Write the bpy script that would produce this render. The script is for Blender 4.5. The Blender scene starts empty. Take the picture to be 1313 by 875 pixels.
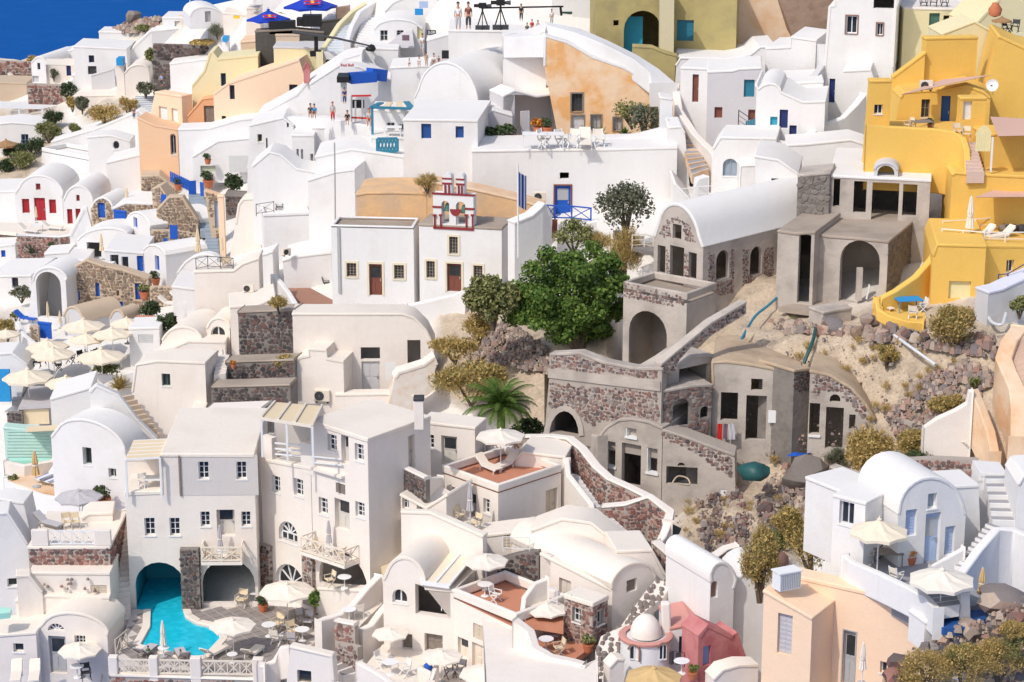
import bpy, bmesh, math, random
import numpy as np
from math import sin, cos, tan, pi, radians, atan2, sqrt, hypot
from mathutils import Vector, Matrix, noise
from mathutils.geometry import tessellate_polygon
random.seed(7); rng = np.random.default_rng(7)
SC = bpy.context.scene
COL = SC.collection
# camera, world, sun, exposure
CAMZ = 130.0                       # metres above the sea
PITCH = radians(16.0); FOV = radians(26.0)
cd = bpy.data.cameras.new('camera'); cam = bpy.data.objects.new('camera', cd); COL.objects.link(cam)
cam.location = (0, 0, CAMZ); cam.rotation_euler = (pi/2 - PITCH, 0, 0)
cd.sensor_fit = 'HORIZONTAL'; cd.angle = FOV; cd.clip_start = 1.0; cd.clip_end = 60000
SC.camera = cam
SUN = Vector((-0.44, -0.50, 0.75)).normalized()       # towards the sun
wd = bpy.data.worlds.new('World'); SC.world = wd; wd.use_nodes = True
nt = wd.node_tree; bg = nt.nodes['Background']
sky = nt.nodes.new('ShaderNodeTexSky'); sky.sky_type = 'NISHITA'; sky.sun_disc = False
sky.sun_elevation = math.asin(SUN.z); sky.sun_rotation = atan2(SUN.x, SUN.y)
sky.air_density = 1.0; sky.dust_density = 2.5; sky.ozone_density = 1.0
nt.links.new(sky.outputs['Color'], bg.inputs['Color']); bg.inputs['Strength'].default_value = 0.15
sl = bpy.data.lights.new('sun', 'SUN'); sl.energy = 2.3; sl.angle = radians(0.55); sl.color = (1.0, 0.945, 0.86)
so = bpy.data.objects.new('sun', sl); COL.objects.link(so); so.location = (-80, -60, 330)
so.rotation_euler = (-SUN).to_track_quat('-Z', 'Y').to_euler()
SC.view_settings.view_transform = 'Standard'; SC.view_settings.look = 'None'
SC.view_settings.gamma = 1.0; SC.view_settings.exposure = 0.05
SC.render.engine = 'CYCLES'
SC.cycles.max_bounces = 6; SC.cycles.diffuse_bounces = 4; SC.cycles.glossy_bounces = 2
SC.cycles.transmission_bounces = 4; SC.cycles.transparent_max_bounces = 6
# where a direction of view meets the place
F = 656.5 / tan(FOV/2)
_T = [0.0, 0.0, 1.0]
def tile(c=None, r=None):
 if c is None: _T[:] = [0, 0, 1.0]
 else: _T[:] = [(0, 330, 660, 983)[c], (0, 220, 440, 655)[r], 330/1312]
def q(x, y): return _T[0] + x*_T[2], _T[1] + y*_T[2]
def ray_real(X, Y):
 cx = (X-656.5)/F; cy = (437.5-Y)/F
 return Vector((cx, cos(PITCH) + cy*sin(PITCH), -sin(PITCH) + cy*cos(PITCH)))
CO = Vector((0, 0, CAMZ))
GX = [0, 330, 660, 990, 1313]; GY = [0, 150, 300, 440, 600, 740, 875]
GD = [[300, 232, 197, 200, 195], [250, 215, 188, 186, 173], [205, 185, 165, 155, 146], [170, 160, 150, 138, 129],
      [148, 138, 141, 133, 123], [136, 126, 126, 120, 113], [128, 118, 112, 110, 104]]
def _seg(G, v):
 for i in range(len(G)-1):
  if v <= G[i+1] or i == len(G)-2:
   return i, max(-1.2, min(2.2, (v-G[i])/(G[i+1]-G[i])))
def D_real(X, Y):
 X = max(-120, min(1433, X))
 i, a = _seg(GX, X); j, b = _seg(GY, Y)
 l = lambda j: GD[j][i]*(1-a) + GD[j][i+1]*a
 return l(j)*(1-b) + l(j+1)*b
def D(x, y): return D_real(*q(x, y))
def at(x, y, Y=None):
 X, Yp = q(x, y)
 d = ray_real(X, Yp)
 return CO + d*((D_real(X, Yp) if Y is None else Y)/d.y)
def onz(x, y, z):
 d = ray_real(*q(x, y))
 return CO + d*((z-CAMZ)/d.z)
def ppm(Y): return F/(Y*1.04)          # photo pixels per metre at that distance
class Fr:                               # an upright plane: origin, direction along it, direction into the thing
 def __init__(s, o, u, w): s.o, s.u, s.w = o, u, w
 def uv(s, x, y):
  d = ray_real(*q(x, y)); t = (s.o-CO).dot(s.w)/d.dot(s.w); p = CO + d*t - s.o
  return p.dot(s.u), p.z
 def pt(s, u, v, w=0.0): return s.o + s.u*u + s.w*w + Vector((0, 0, v))
def px(p):                              # where a point is seen, in the current zoom pixels
 d = p-CO; f = d.y*cos(PITCH)-d.z*sin(PITCH); u = d.y*sin(PITCH)+d.z*cos(PITCH)
 return ((656.5+F*d.x/f)-_T[0])/_T[2], ((437.5-F*u/f)-_T[1])/_T[2]
def frame(P, yaw):
 a = radians(yaw); return Fr(P, Vector((cos(a), -sin(a), 0)), Vector((sin(a), cos(a), 0)))
def arc(x0, y0, x1, y1, yt, n=12):
 out = []
 for i in range(n+1):
  a = pi*i/n; k = i/n
  yb = y0 + (y1-y0)*(1-cos(a))/2
  out.append(((x0+x1)/2 - (x1-x0)/2*cos(a), yb + (yt-(y0+y1)/2)*sin(a)))
 return out
# materials
MAT = {}
def _new(name):
 m = bpy.data.materials.new(name); m.use_nodes = True
 n = m.node_tree.nodes; b = n['Principled BSDF']
 return m, n, m.node_tree.links, b
def _ramp(n, cols, const=False):
 r = n.new('ShaderNodeValToRGB'); e = r.color_ramp.elements
 if const: r.color_ramp.interpolation = 'CONSTANT'
 for i, c in enumerate(cols):
  p = i/max(1, len(cols)-(0 if const else 1))
  el = e[i] if i < 2 else e.new(p)
  el.position = p; el.color = (*c, 1)
 return r
def _noise(n, l, scale, detail=4, stretch=None, rough=0.55):
 t = n.new('ShaderNodeTexNoise'); t.inputs['Scale'].default_value = scale
 t.inputs['Detail'].default_value = detail; t.inputs['Roughness'].default_value = rough
 g = n.new('ShaderNodeNewGeometry')
 if stretch:
  mp = n.new('ShaderNodeMapping'); mp.inputs['Scale'].default_value = stretch
  l.new(g.outputs['Position'], mp.inputs['Vector']); l.new(mp.outputs['Vector'], t.inputs['Vector'])
 else: l.new(g.outputs['Position'], t.inputs['Vector'])
 return t
def _mix(n, l, a, b, f, mode='MIX'):
 m = n.new('ShaderNodeMix'); m.data_type = 'RGBA'; m.blend_type = mode
 for s, v in ((m.inputs['Factor'], f), (m.inputs['A'], a), (m.inputs['B'], b)):
  if hasattr(v, 'is_linked'): l.new(v, s)
  elif isinstance(v, tuple): s.default_value = (*v, 1)
  else: s.default_value = v
 return m.outputs['Result']
def _bump(n, l, b, h, strength=0.3, dist=0.03):
 bp = n.new('ShaderNodeBump'); bp.inputs['Strength'].default_value = strength; bp.inputs['Distance'].default_value = dist
 l.new(h, bp.inputs['Height']); l.new(bp.outputs['Normal'], b.inputs['Normal'])
def plaster(name, c, dirt=None, amt=0.5, bump=0.25, rough=0.9, streak=0.5, scale=0.35):
 m, n, l, b = _new(name)
 dirt = dirt or tuple(x*0.72 for x in c)
 big = _noise(n, l, scale, 5); r1 = _ramp(n, [(0,0,0), (0.05 if amt < .8 else amt*.35,)*3, (amt,)*3])
 if amt >= .8:
  for e_, p_ in zip(r1.color_ramp.elements, (.38, .5, .62)): e_.position = p_
 l.new(big.outputs['Fac'], r1.inputs['Fac'])
 base = _mix(n, l, c, dirt, r1.outputs['Color'])
 st = _noise(n, l, 1.0, 4, (2.6, 2.6, 0.16)); r2 = _ramp(n, [(0,0,0), (0,0,0), (0.12*streak,)*3, (streak,)*3]); l.new(st.outputs['Fac'], r2.inputs['Fac'])
 base = _mix(n, l, base, dirt, r2.outputs['Color'])
 fine = _noise(n, l, 9.0, 3); r3 = _ramp(n, [(0.93,)*3, (1.04,)*3]); l.new(fine.outputs['Fac'], r3.inputs['Fac'])
 base = _mix(n, l, base, r3.outputs['Color'], 1.0, 'MULTIPLY')
 l.new(base, b.inputs['Base Color']); b.inputs['Roughness'].default_value = rough
 b.inputs['Specular IOR Level'].default_value = 0.25
 mid = _noise(n, l, 1.8, 6, None, 0.65); _bump(n, l, b, mid.outputs['Fac'], bump, 0.12)
 MAT[name] = m
def plain(name, c, rough=0.6, var=0.12, metal=0.0, spec=0.4, scale=3.0):
 m, n, l, b = _new(name)
 t = _noise(n, l, scale, 3); r = _ramp(n, [tuple(x*(1-var) for x in c), tuple(min(1, x*(1+var)) for x in c)])
 l.new(t.outputs['Fac'], r.inputs['Fac']); l.new(r.outputs['Color'], b.inputs['Base Color'])
 b.inputs['Roughness'].default_value = rough; b.inputs['Metallic'].default_value = metal
 b.inputs['Specular IOR Level'].default_value = spec; MAT[name] = m
def islands(name, cols, rough=0.9, bump=0.4, bscale=8.0, transl=0.0):
 m, n, l, b = _new(name)
 g = n.new('ShaderNodeNewGeometry'); r = _ramp(n, cols, False); l.new(g.outputs['Random Per Island'], r.inputs['Fac'])
 t = _noise(n, l, bscale, 3); r3 = _ramp(n, [(0.8,)*3, (1.15,)*3]); l.new(t.outputs['Fac'], r3.inputs['Fac'])
 l.new(_mix(n, l, r.outputs['Color'], r3.outputs['Color'], 1.0, 'MULTIPLY'), b.inputs['Base Color'])
 b.inputs['Roughness'].default_value = rough; b.inputs['Specular IOR Level'].default_value = 0.2
 if bump: _bump(n, l, b, t.outputs['Fac'], bump, 0.05)
 if transl:
  tr = n.new('ShaderNodeBsdfTranslucent'); l.new(r.outputs['Color'], tr.inputs['Color'])
  mx = n.new('ShaderNodeMixShader'); mx.inputs['Fac'].default_value = transl
  l.new(b.outputs['BSDF'], mx.inputs[1]); l.new(tr.outputs['BSDF'], mx.inputs[2])
  l.new(mx.outputs['Shader'], n['Material Output'].inputs['Surface'])
 MAT[name] = m
plaster('white', (0.80, 0.79, 0.79), (0.60, 0.55, 0.49), 0.7, streak=0.65)
plaster('cream', (0.83, 0.765, 0.705), (0.62, 0.52, 0.43), 0.65, streak=0.6)
plaster('roofcream', (0.82, 0.745, 0.66), (0.60, 0.51, 0.42), 0.55, streak=0)
plaster('roofwhite', (0.80, 0.78, 0.76), (0.66, 0.62, 0.57), 0.5, streak=0)
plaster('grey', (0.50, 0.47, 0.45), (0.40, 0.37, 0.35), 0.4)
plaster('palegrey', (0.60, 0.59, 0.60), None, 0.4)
plaster('concrete', (0.54, 0.48, 0.425), (0.36, 0.315, 0.28), 0.8, 0.5, streak=0.7, scale=0.5)
plaster('darkconc', (0.25, 0.225, 0.205), (0.17, 0.15, 0.14), 0.8, 0.7, streak=0.5, scale=0.8)
plaster('mortar', (0.44, 0.385, 0.34), (0.30, 0.25, 0.22), 0.7, 0.6)
plaster('peach', (0.80, 0.53, 0.34), (0.70, 0.42, 0.26), 0.5, streak=0.3)
plaster('palepeach', (0.88, 0.645, 0.455), (0.80, 0.57, 0.41), 0.5, streak=0.2)
plaster('deeppeach', (0.78, 0.42, 0.23), (0.70, 0.36, 0.19), 0.4, streak=0.2)
plaster('tan', (0.58, 0.46, 0.34), (0.46, 0.34, 0.24), 0.6)
plaster('rust', (0.84, 0.63, 0.44), (0.78, 0.42, 0.17), 1.0, 0.5, streak=0.9, scale=0.6)
plaster('ochre', (0.74, 0.47, 0.25), (0.60, 0.42, 0.27), 0.9, 0.5, streak=0.4, scale=0.7)
plaster('stainpeach', (0.78, 0.60, 0.44), (0.70, 0.44, 0.25), 0.9, 0.4, streak=0.8, scale=0.5)
plaster('olive', (0.47, 0.39, 0.17), (0.36, 0.30, 0.15), 0.9, 0.4, streak=0.8, scale=0.5)
plaster('yellow', (0.81, 0.515, 0.125), (0.70, 0.41, 0.09), 0.75, 0.3, streak=0.6)
plaster('butter', (0.78, 0.70, 0.44), (0.66, 0.58, 0.38), 0.5)
plaster('khaki', (0.62, 0.55, 0.37), (0.50, 0.43, 0.30), 0.5)
plaster('flaky', (0.80, 0.755, 0.71), (0.70, 0.50, 0.34), 1.0, streak=0.3, scale=0.7); plaster('earthroof', (0.54, 0.42, 0.30), (0.40, 0.30, 0.21), 0.9, 0.8, streak=0)
plaster('pink', (0.56, 0.23, 0.22), (0.42, 0.12, 0.13), 0.9, 0.4, streak=0.9, scale=0.8)
plaster('brownrock', (0.34, 0.24, 0.18), (0.22, 0.15, 0.11), 0.8, 0.9, streak=0.4, scale=0.5)
plaster('redfloor', (0.56, 0.25, 0.155), (0.46, 0.20, 0.13), 0.5)
plaster('greyfloor', (0.33, 0.33, 0.35), None, 0.6, streak=0)
plaster('dustfloor', (0.42, 0.35, 0.29), (0.30, 0.25, 0.20), 0.8, streak=0)
plaster('cocoa', (0.40, 0.22, 0.16), (0.30, 0.17, 0.13), 0.8, streak=0)
plain('blue', (0.012, 0.10, 0.50)); plain('darkblue', (0.02, 0.09, 0.30)); plain('teal', (0.03, 0.20, 0.30)); plain('turq', (0.03, 0.33, 0.50))
plain('navy', (0.02, 0.035, 0.16)); plain('lightblue', (0.42, 0.52, 0.72)); plain('red', (0.40, 0.02, 0.03)); plain('brown', (0.20, 0.065, 0.045))
plain('maroon', (0.27, 0.03, 0.035)); plain('greywood', (0.24, 0.20, 0.17), 0.8, 0.25); plain('palewood', (0.58, 0.50, 0.40), 0.8, 0.15)
plain('wood', (0.36, 0.21, 0.10), 0.7, 0.25); plain('canvas', (0.76, 0.62, 0.42), 0.9, 0.06); plain('canvasw', (0.80, 0.73, 0.64), 0.9, 0.05)
plain('canvasy', (0.80, 0.70, 0.55), 0.9, 0.06); plain('canvastan', (0.62, 0.43, 0.20), 0.9, 0.1); plain('canvasblue', (0.01, 0.05, 0.46), 0.8, 0.1)
plain('sailpink', (0.66, 0.42, 0.33), 0.9, 0.05); plain('whitepaint', (0.80, 0.80, 0.80), 0.5, 0.04); plain('creampaint', (0.76, 0.68, 0.57), 0.6, 0.06)
plain('trim', (0.74, 0.66, 0.50), 0.8, 0.08); plain('black', (0.012, 0.012, 0.013), 0.5); plain('charcoal', (0.05, 0.05, 0.055), 0.7)
plain('terracotta', (0.52, 0.17, 0.08), 0.8, 0.2); plain('steel', (0.45, 0.46, 0.47), 0.35, 0.1, 0.6); plain('greypaint', (0.42, 0.42, 0.42), 0.7)
plain('greensh', (0.07, 0.16, 0.13)); plain('aqua', (0.50, 0.70, 0.62), 0.6); plain('rope', (0.5, 0.4, 0.28), 0.9)
plain('cyanp', (0.02, 0.28, 0.62)); plain('yellowp', (0.85, 0.50, 0.02)); plain('redp', (0.55, 0.02, 0.02)); plain('tarp', (0.018, 0.085, 0.085), 0.5, 0.3)
plain('pipe', (0.62, 0.64, 0.66), 0.4); plain('skin', (0.50, 0.27, 0.18), 0.6); plain('hairdark', (0.02, 0.014, 0.01), 0.7)
plain('skintan', (0.42, 0.17, 0.10), 0.5); plain('cloudyp', (0.50, 0.48, 0.50), 0.9); plain('silver', (0.66, 0.66, 0.66), 0.4); plain('plum', (0.18, 0.11, 0.14), 0.9)
plain('tile', (0.30, 0.265, 0.25), 0.7, 0.2, scale=0.9); plain('tilejoint', (0.62, 0.56, 0.52), 0.9); plain('bark', (0.12, 0.085, 0.06), 0.95, 0.3)
plain('poolshell', (0.10, 0.55, 0.68), 0.6, 0.05); plain('poolpale', (0.50, 0.82, 0.72), 0.6, 0.05); plain('cavepaint', (0.04, 0.32, 0.40), 0.7, 0.1)
plain('bluegrey', (0.30, 0.36, 0.42), 0.8); plain('glazing', (0.42, 0.43, 0.45), 0.15, 0.05, spec=0.6)
def glassmat():
 m, n, l, b = _new('glass'); t = _noise(n, l, 1.3, 2); r = _ramp(n, [(0.012, 0.015, 0.017), (0.05, 0.055, 0.06)]); l.new(t.outputs['Fac'], r.inputs['Fac'])
 l.new(r.outputs['Color'], b.inputs['Base Color']); b.inputs['Roughness'].default_value = 0.12; b.inputs['Specular IOR Level'].default_value = 0.5; MAT['glass'] = m
glassmat()
islands('rubble', [(0.160, 0.121, 0.112), (0.265, 0.148, 0.126), (0.088, 0.079, 0.081), (0.325, 0.210, 0.178), (0.230, 0.194, 0.181), (0.383, 0.322, 0.297), (0.127, 0.112, 0.115), (0.242, 0.115, 0.098)])
islands('redrubble', [(0.246, 0.101, 0.082), (0.352, 0.184, 0.151), (0.159, 0.112, 0.103), (0.439, 0.271, 0.224), (0.207, 0.099, 0.085), (0.109, 0.100, 0.100), (0.309, 0.140, 0.112)])
islands('lava', [(0.055, 0.05, 0.053), (0.10, 0.085, 0.082), (0.15, 0.12, 0.11), (0.07, 0.062, 0.066), (0.18, 0.10, 0.085), (0.12, 0.11, 0.11)])
islands('goldstone', [(0.30, 0.23, 0.17), (0.22, 0.17, 0.13), (0.38, 0.30, 0.23), (0.16, 0.13, 0.11), (0.33, 0.22, 0.15), (0.26, 0.20, 0.16)])
islands('rock', [(0.396, 0.330, 0.275), (0.262, 0.185, 0.157), (0.503, 0.415, 0.338), (0.354, 0.211, 0.167), (0.194, 0.172, 0.172), (0.300, 0.245, 0.223)])
islands('block', [(0.21, 0.185, 0.165), (0.25, 0.22, 0.20), (0.18, 0.155, 0.14), (0.23, 0.20, 0.18)])
islands('leafgreen', [(0.068, 0.139, 0.029), (0.116, 0.219, 0.043), (0.194, 0.293, 0.058), (0.077, 0.162, 0.041), (0.290, 0.367, 0.086), (0.042, 0.088, 0.023)], 0.6, 0, transl=0.35)
islands('leafolive', [(0.164, 0.179, 0.065), (0.251, 0.263, 0.092), (0.329, 0.338, 0.139), (0.116, 0.141, 0.055), (0.386, 0.338, 0.147)], 0.7, 0, transl=0.2)
islands('leafdry', [(0.414, 0.302, 0.110), (0.559, 0.403, 0.147), (0.310, 0.253, 0.090), (0.662, 0.484, 0.198), (0.476, 0.302, 0.110)], 0.8, 0, transl=0.2)
islands('leafdark', [(0.033, 0.065, 0.026), (0.058, 0.098, 0.039), (0.091, 0.130, 0.052), (0.039, 0.058, 0.033), (0.117, 0.111, 0.058)], 0.6, 0, transl=0.15)
islands('leafgrey', [(0.130, 0.143, 0.098), (0.208, 0.215, 0.143), (0.091, 0.104, 0.065), (0.260, 0.247, 0.169)], 0.8, 0, transl=0.15)
islands('leafpalm', [(0.06, 0.14, 0.02), (0.12, 0.20, 0.035), (0.05, 0.10, 0.02), (0.20, 0.25, 0.06)], 0.5, 0, transl=0.2)
islands('flower', [(0.75, 0.45, 0.02), (0.5, 0.05, 0.05), (0.6, 0.5, 0.03)], 0.7, 0)
def water(name, c, bumps=0.12, sc=1.2, rough=0.06, var=0.1):
 m, n, l, b = _new(name); t = _noise(n, l, sc, 4); r = _ramp(n, [tuple(x*(1-var) for x in c), tuple(x for x in c), tuple(min(1, x*(1+var)+var*.12) for x in c)]); l.new(t.outputs['Fac'], r.inputs['Fac'])
 l.new(r.outputs['Color'], b.inputs['Base Color']); b.inputs['Roughness'].default_value = rough; b.inputs['Specular IOR Level'].default_value = 0.35
 _bump(n, l, b, t.outputs['Fac'], bumps, 0.08); MAT[name] = m
water('seawater', (0.0, 0.082, 0.33), 0.2, 0.08, 0.7); MAT['seawater'].node_tree.nodes['Principled BSDF'].inputs['Specular IOR Level'].default_value = 0.08; water('poolwater', (0.015, 0.52, 0.70), 0.35, 2.2, 0.05, 0.3); water('palewater', (0.42, 0.78, 0.66))  # poolwater: wide colour noise paints in ripple light and caustics
# objects, parts, labels
ORG = {}; LABELS = {}
def tag(o, label, cat, group=None):
 assert 4 <= len(label.split()) <= 16, label
 if label in LABELS: print('DUPLICATE LABEL', label)
 LABELS[label] = 1
 o['label'] = label; o['category'] = cat
 if group: o['group'] = group
 return o
def empty(name, loc, label=None, cat=None, group=None):
 o = bpy.data.objects.new(name, None); COL.objects.link(o); o.location = loc; o.empty_display_size = 0.3
 ORG[o.name] = Vector(loc)
 if label: tag(o, label, cat, group)
 return o
class M:                                  # collects faces in world coordinates
 def __init__(s): s.v = []; s.f = []; s.mi = []
 def add(s, vs, fs, mi=0):
  k = len(s.v); s.v += [tuple(x) for x in vs]; s.f += [tuple(i+k for i in f) for f in fs]; s.mi += [mi]*len(fs)
 def hexa(s, p, mi=0):                 # 8 points: bottom ring of four, top ring of four
  s.add(p, [(3,2,1,0), (4,5,6,7), (0,1,5,4), (1,2,6,5), (2,3,7,6), (3,0,4,7)], mi)
 def box(s, c, u, w, du, dw, h, mi=0):   # c = centre of the base; u, w unit directions
  U = u*(du/2); W = w*(dw/2); H = Vector((0, 0, h))
  b = [c-U-W, c+U-W, c+U+W, c-U+W]; s.hexa(b + [x+H for x in b], mi)
 def bar(s, a, b, t, t2=None, mi=0):     # square bar between two points
  d = (b-a).normalized(); x = d.cross(Vector((0,0,1)))
  x = Vector((1,0,0)) if x.length < 1e-4 else x.normalized()
  y = x.cross(d).normalized(); x = x*(t/2); y = y*((t2 or t)/2)
  s.hexa([a-x-y, a+x-y, a+x+y, a-x+y, b-x-y, b+x-y, b+x+y, b-x+y], mi)
 def tube(s, pts, r, n=6, mi=0):
  k = len(pts); R = r if isinstance(r, (list, tuple)) else [r]*k; vs = []
  for i, p in enumerate(pts):
   d = (pts[min(i+1, k-1)]-pts[max(i-1, 0)]).normalized(); x = d.cross(Vector((0.13,0.21,1)))
   x = Vector((1,0,0)) if x.length < 1e-3 else x.normalized(); y = d.cross(x)
   vs += [p + (x*cos(2*pi*j/n) + y*sin(2*pi*j/n))*R[i] for j in range(n)]
  fs = [(i*n+j, i*n+(j+1)%n, (i+1)*n+(j+1)%n, (i+1)*n+j) for i in range(k-1) for j in range(n)]
  s.add(vs, fs + [tuple(range(n))[::-1], tuple(range((k-1)*n, k*n))], mi)
 def lathe(s, c, prof, n=12, mi=0, star=0.0, caps=True):    # prof: (radius, height) pairs
  vs = []; k = len(prof)
  for r, h in prof:
   vs += [c + Vector((cos(2*pi*j/n)*r*(1-star*(j % 2)), sin(2*pi*j/n)*r*(1-star*(j % 2)), h)) for j in range(n)]
  fs = [(i*n+j, i*n+(j+1) % n, (i+1)*n+(j+1) % n, (i+1)*n+j) for i in range(k-1) for j in range(n)]
  if caps: fs += [tuple(range(n))[::-1], tuple(range((k-1)*n, k*n))]
  s.add(vs, fs, mi)
 def prism(s, poly, off, mi=0, caps=True):   # planar polygon swept along off
  n = len(poly); vs = list(poly) + [p+off for p in poly]
  fs = [(i, (i+1) % n, (i+1) % n+n, i+n) for i in range(n)]
  if caps:
   for t in tessellate_polygon([poly]): fs += [tuple(t), tuple(x+n for x in t)[::-1]]
  s.add(vs, fs, mi)
def link(name, me, parent=None, kind=None):
 o = bpy.data.objects.new(name, me); COL.objects.link(o)
 if parent is not None: o.parent = parent
 if kind: o['kind'] = kind
 return o
def mk(name, m, mat, parent=None, label=None, cat=None, group=None, kind=None, smooth=None, bevel=0, base=None):
 mats = mat if isinstance(mat, (list, tuple)) else [mat]
 if parent is not None: org = ORG[parent.name]
 else:
  if base is None:
   A = np.array(m.v); base = Vector(((A[:,0].min()+A[:,0].max())/2, (A[:,1].min()+A[:,1].max())/2, A[:,2].min()))
  org = Vector(base)
 me = bpy.data.meshes.new(name)
 me.from_pydata([(x-org.x, y-org.y, z-org.z) for x, y, z in m.v], [], m.f)
 for t in mats: me.materials.append(MAT[t])
 if len(mats) > 1: me.polygons.foreach_set('material_index', m.mi)
 if smooth is not None:
  me.polygons.foreach_set('use_smooth', [True]*len(me.polygons)); me.set_sharp_from_angle(angle=radians(smooth))
 o = link(name, me, parent, kind); ORG[o.name] = org
 if parent is None: o.location = org
 if bevel:
  b = o.modifiers.new('bevel', 'BEVEL'); b.width = bevel; b.segments = 2; b.limit_method = 'ANGLE'; b.angle_limit = radians(40)
 if label and cat: tag(o, label, cat, group)
 elif label: o['label'] = label
 return o
def mkl(name, m, mat, parent, **k):       # a part whose mesh is already in its thing's own coordinates
 s = ORG[parent.name]; ORG[parent.name] = Vector((0, 0, 0)); o = mk(name, m, mat, parent, **k); ORG[parent.name] = s; return o
def copy_tree(o, parent=None):
 c = o.copy(); COL.objects.link(c)
 if parent is not None: c.parent = parent
 for ch in list(o.children): copy_tree(ch, c)
 return c
# stones on a wall face
def inpoly(u, v, P):
 c = False; n = len(P); j = n-1
 for i in range(n):
  if (P[i][1] > v) != (P[j][1] > v) and u < (P[j][0]-P[i][0])*(v-P[i][1])/(P[j][1]-P[i][1]+1e-12)+P[i][0]: c = not c
  j = i
 return c
def stone_bits(m, pt, poly, holes, size, skip=None, h=0.5):
 us = [p[0] for p in poly]; vs = [p[1] for p in poly]
 v = min(vs) + size*0.3; row = 0
 while v < max(vs):
  u = min(us) + size*(0.5 if row % 2 else 0.1); row += 1
  while u < max(us):
   s = size*random.uniform(0.65, 1.15)
   cu = u + random.uniform(-.15, .15)*size; cv = v + random.uniform(-.2, .2)*size
   u += s*1.02
   if not inpoly(cu, cv, poly) or any(inpoly(cu, cv, H) for H in holes): continue
   if skip and skip(cu, cv): continue
   if not all(inpoly(cu+a*s*.35, cv+b*s*.3, poly) for a, b in ((-1,0), (1,0), (0,-1), (0,1))): continue
   if any(inpoly(cu+a*s*.45, cv+b*s*.4, H) for H in holes for a, b in ((-1,0), (1,0), (0,-1), (0,1))): continue
   n = random.choice((5, 6, 6)); a0 = random.random()*6.28; ro = []; ri = []
   hh = -s*h*random.uniform(0.12, 0.42); fl = random.uniform(0.70, 1.0)
   for k in range(n):
    a = a0 + 2*pi*(k+random.uniform(-.22, .22))/n; r = s*0.66*random.uniform(0.82, 1.12)
    ro.append(pt(cu+cos(a)*r, cv+sin(a)*r*fl, 0.02)); ri.append(pt(cu+cos(a)*r*.72, cv+sin(a)*r*fl*.72, hh*random.uniform(.7, 1.1)))
   m.add(ro+ri, [(k, (k+1) % n, (k+1) % n+n, k+n) for k in range(n)] + [tuple(range(n, 2*n))])
  v += size*random.uniform(0.72, 0.86)
STONE = {'rubble': ('mortar', 'rubble'), 'redrubble': ('mortar', 'redrubble'), 'lava': ('darkconc', 'lava'), 'goldstone': ('tan', 'goldstone'), 'block': ('darkconc', 'block'), 'whitestone': ('cream', 'rock')}
def core_of(mat): return STONE[mat][0] if mat in STONE else mat
# openings
def op_poly(fr, op):
 x0, y0, x1, y1 = op[1:5]; xm, ym = (x0+x1)/2, (y0+y1)/2
 u0, u1 = fr.uv(x0, ym)[0], fr.uv(x1, ym)[0]; v0, v1 = fr.uv(xm, y1)[1], fr.uv(xm, y0)[1]
 if u0 > u1: u0, u1 = u1, u0
 k = op[5] if len(op) > 5 else {}
 if k.get('a'):
  r = (u1-u0)/2; vs = max(v0+0.02, v1-r); um = (u0+u1)/2; n = 10
  P = [(u0, v0), (u1, v0)] + [(um+r*cos(pi*i/n), vs+(v1-vs)*sin(pi*i/n)) for i in range(n+1)]
 elif k.get('o'):
  um, vm = (u0+u1)/2, (v0+v1)/2; P = [(um+(u1-u0)/2*cos(2*pi*(i+.5)/8), vm+(v1-v0)/2*sin(2*pi*(i+.5)/8)) for i in range(8)]
 else: P = [(u0, v0), (u1, v0), (u1, v1), (u0, v1)]
 return P, (u0, v0, u1, v1), k
def strip(m, fr, u0, v0, u1, v1, w0, w1, mi=0):
 m.hexa([fr.pt(u0, v0, w0), fr.pt(u1, v0, w0), fr.pt(u1, v0, w1), fr.pt(u0, v0, w1), fr.pt(u0, v1, w0), fr.pt(u1, v1, w0), fr.pt(u1, v1, w1), fr.pt(u0, v1, w1)], mi)
def panel(m, fr, P, w, mi=0, th=0.04):
 m.prism([fr.pt(u, v, w) for u, v in P], fr.w*th, mi)
def shrink(P, k): 
 cu = (min(p[0] for p in P)+max(p[0] for p in P))/2; cv = (min(p[1] for p in P)+max(p[1] for p in P))/2
 return [(cu+(u-cu)*k, cv+(v-cv)*k) for u, v in P]
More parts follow.
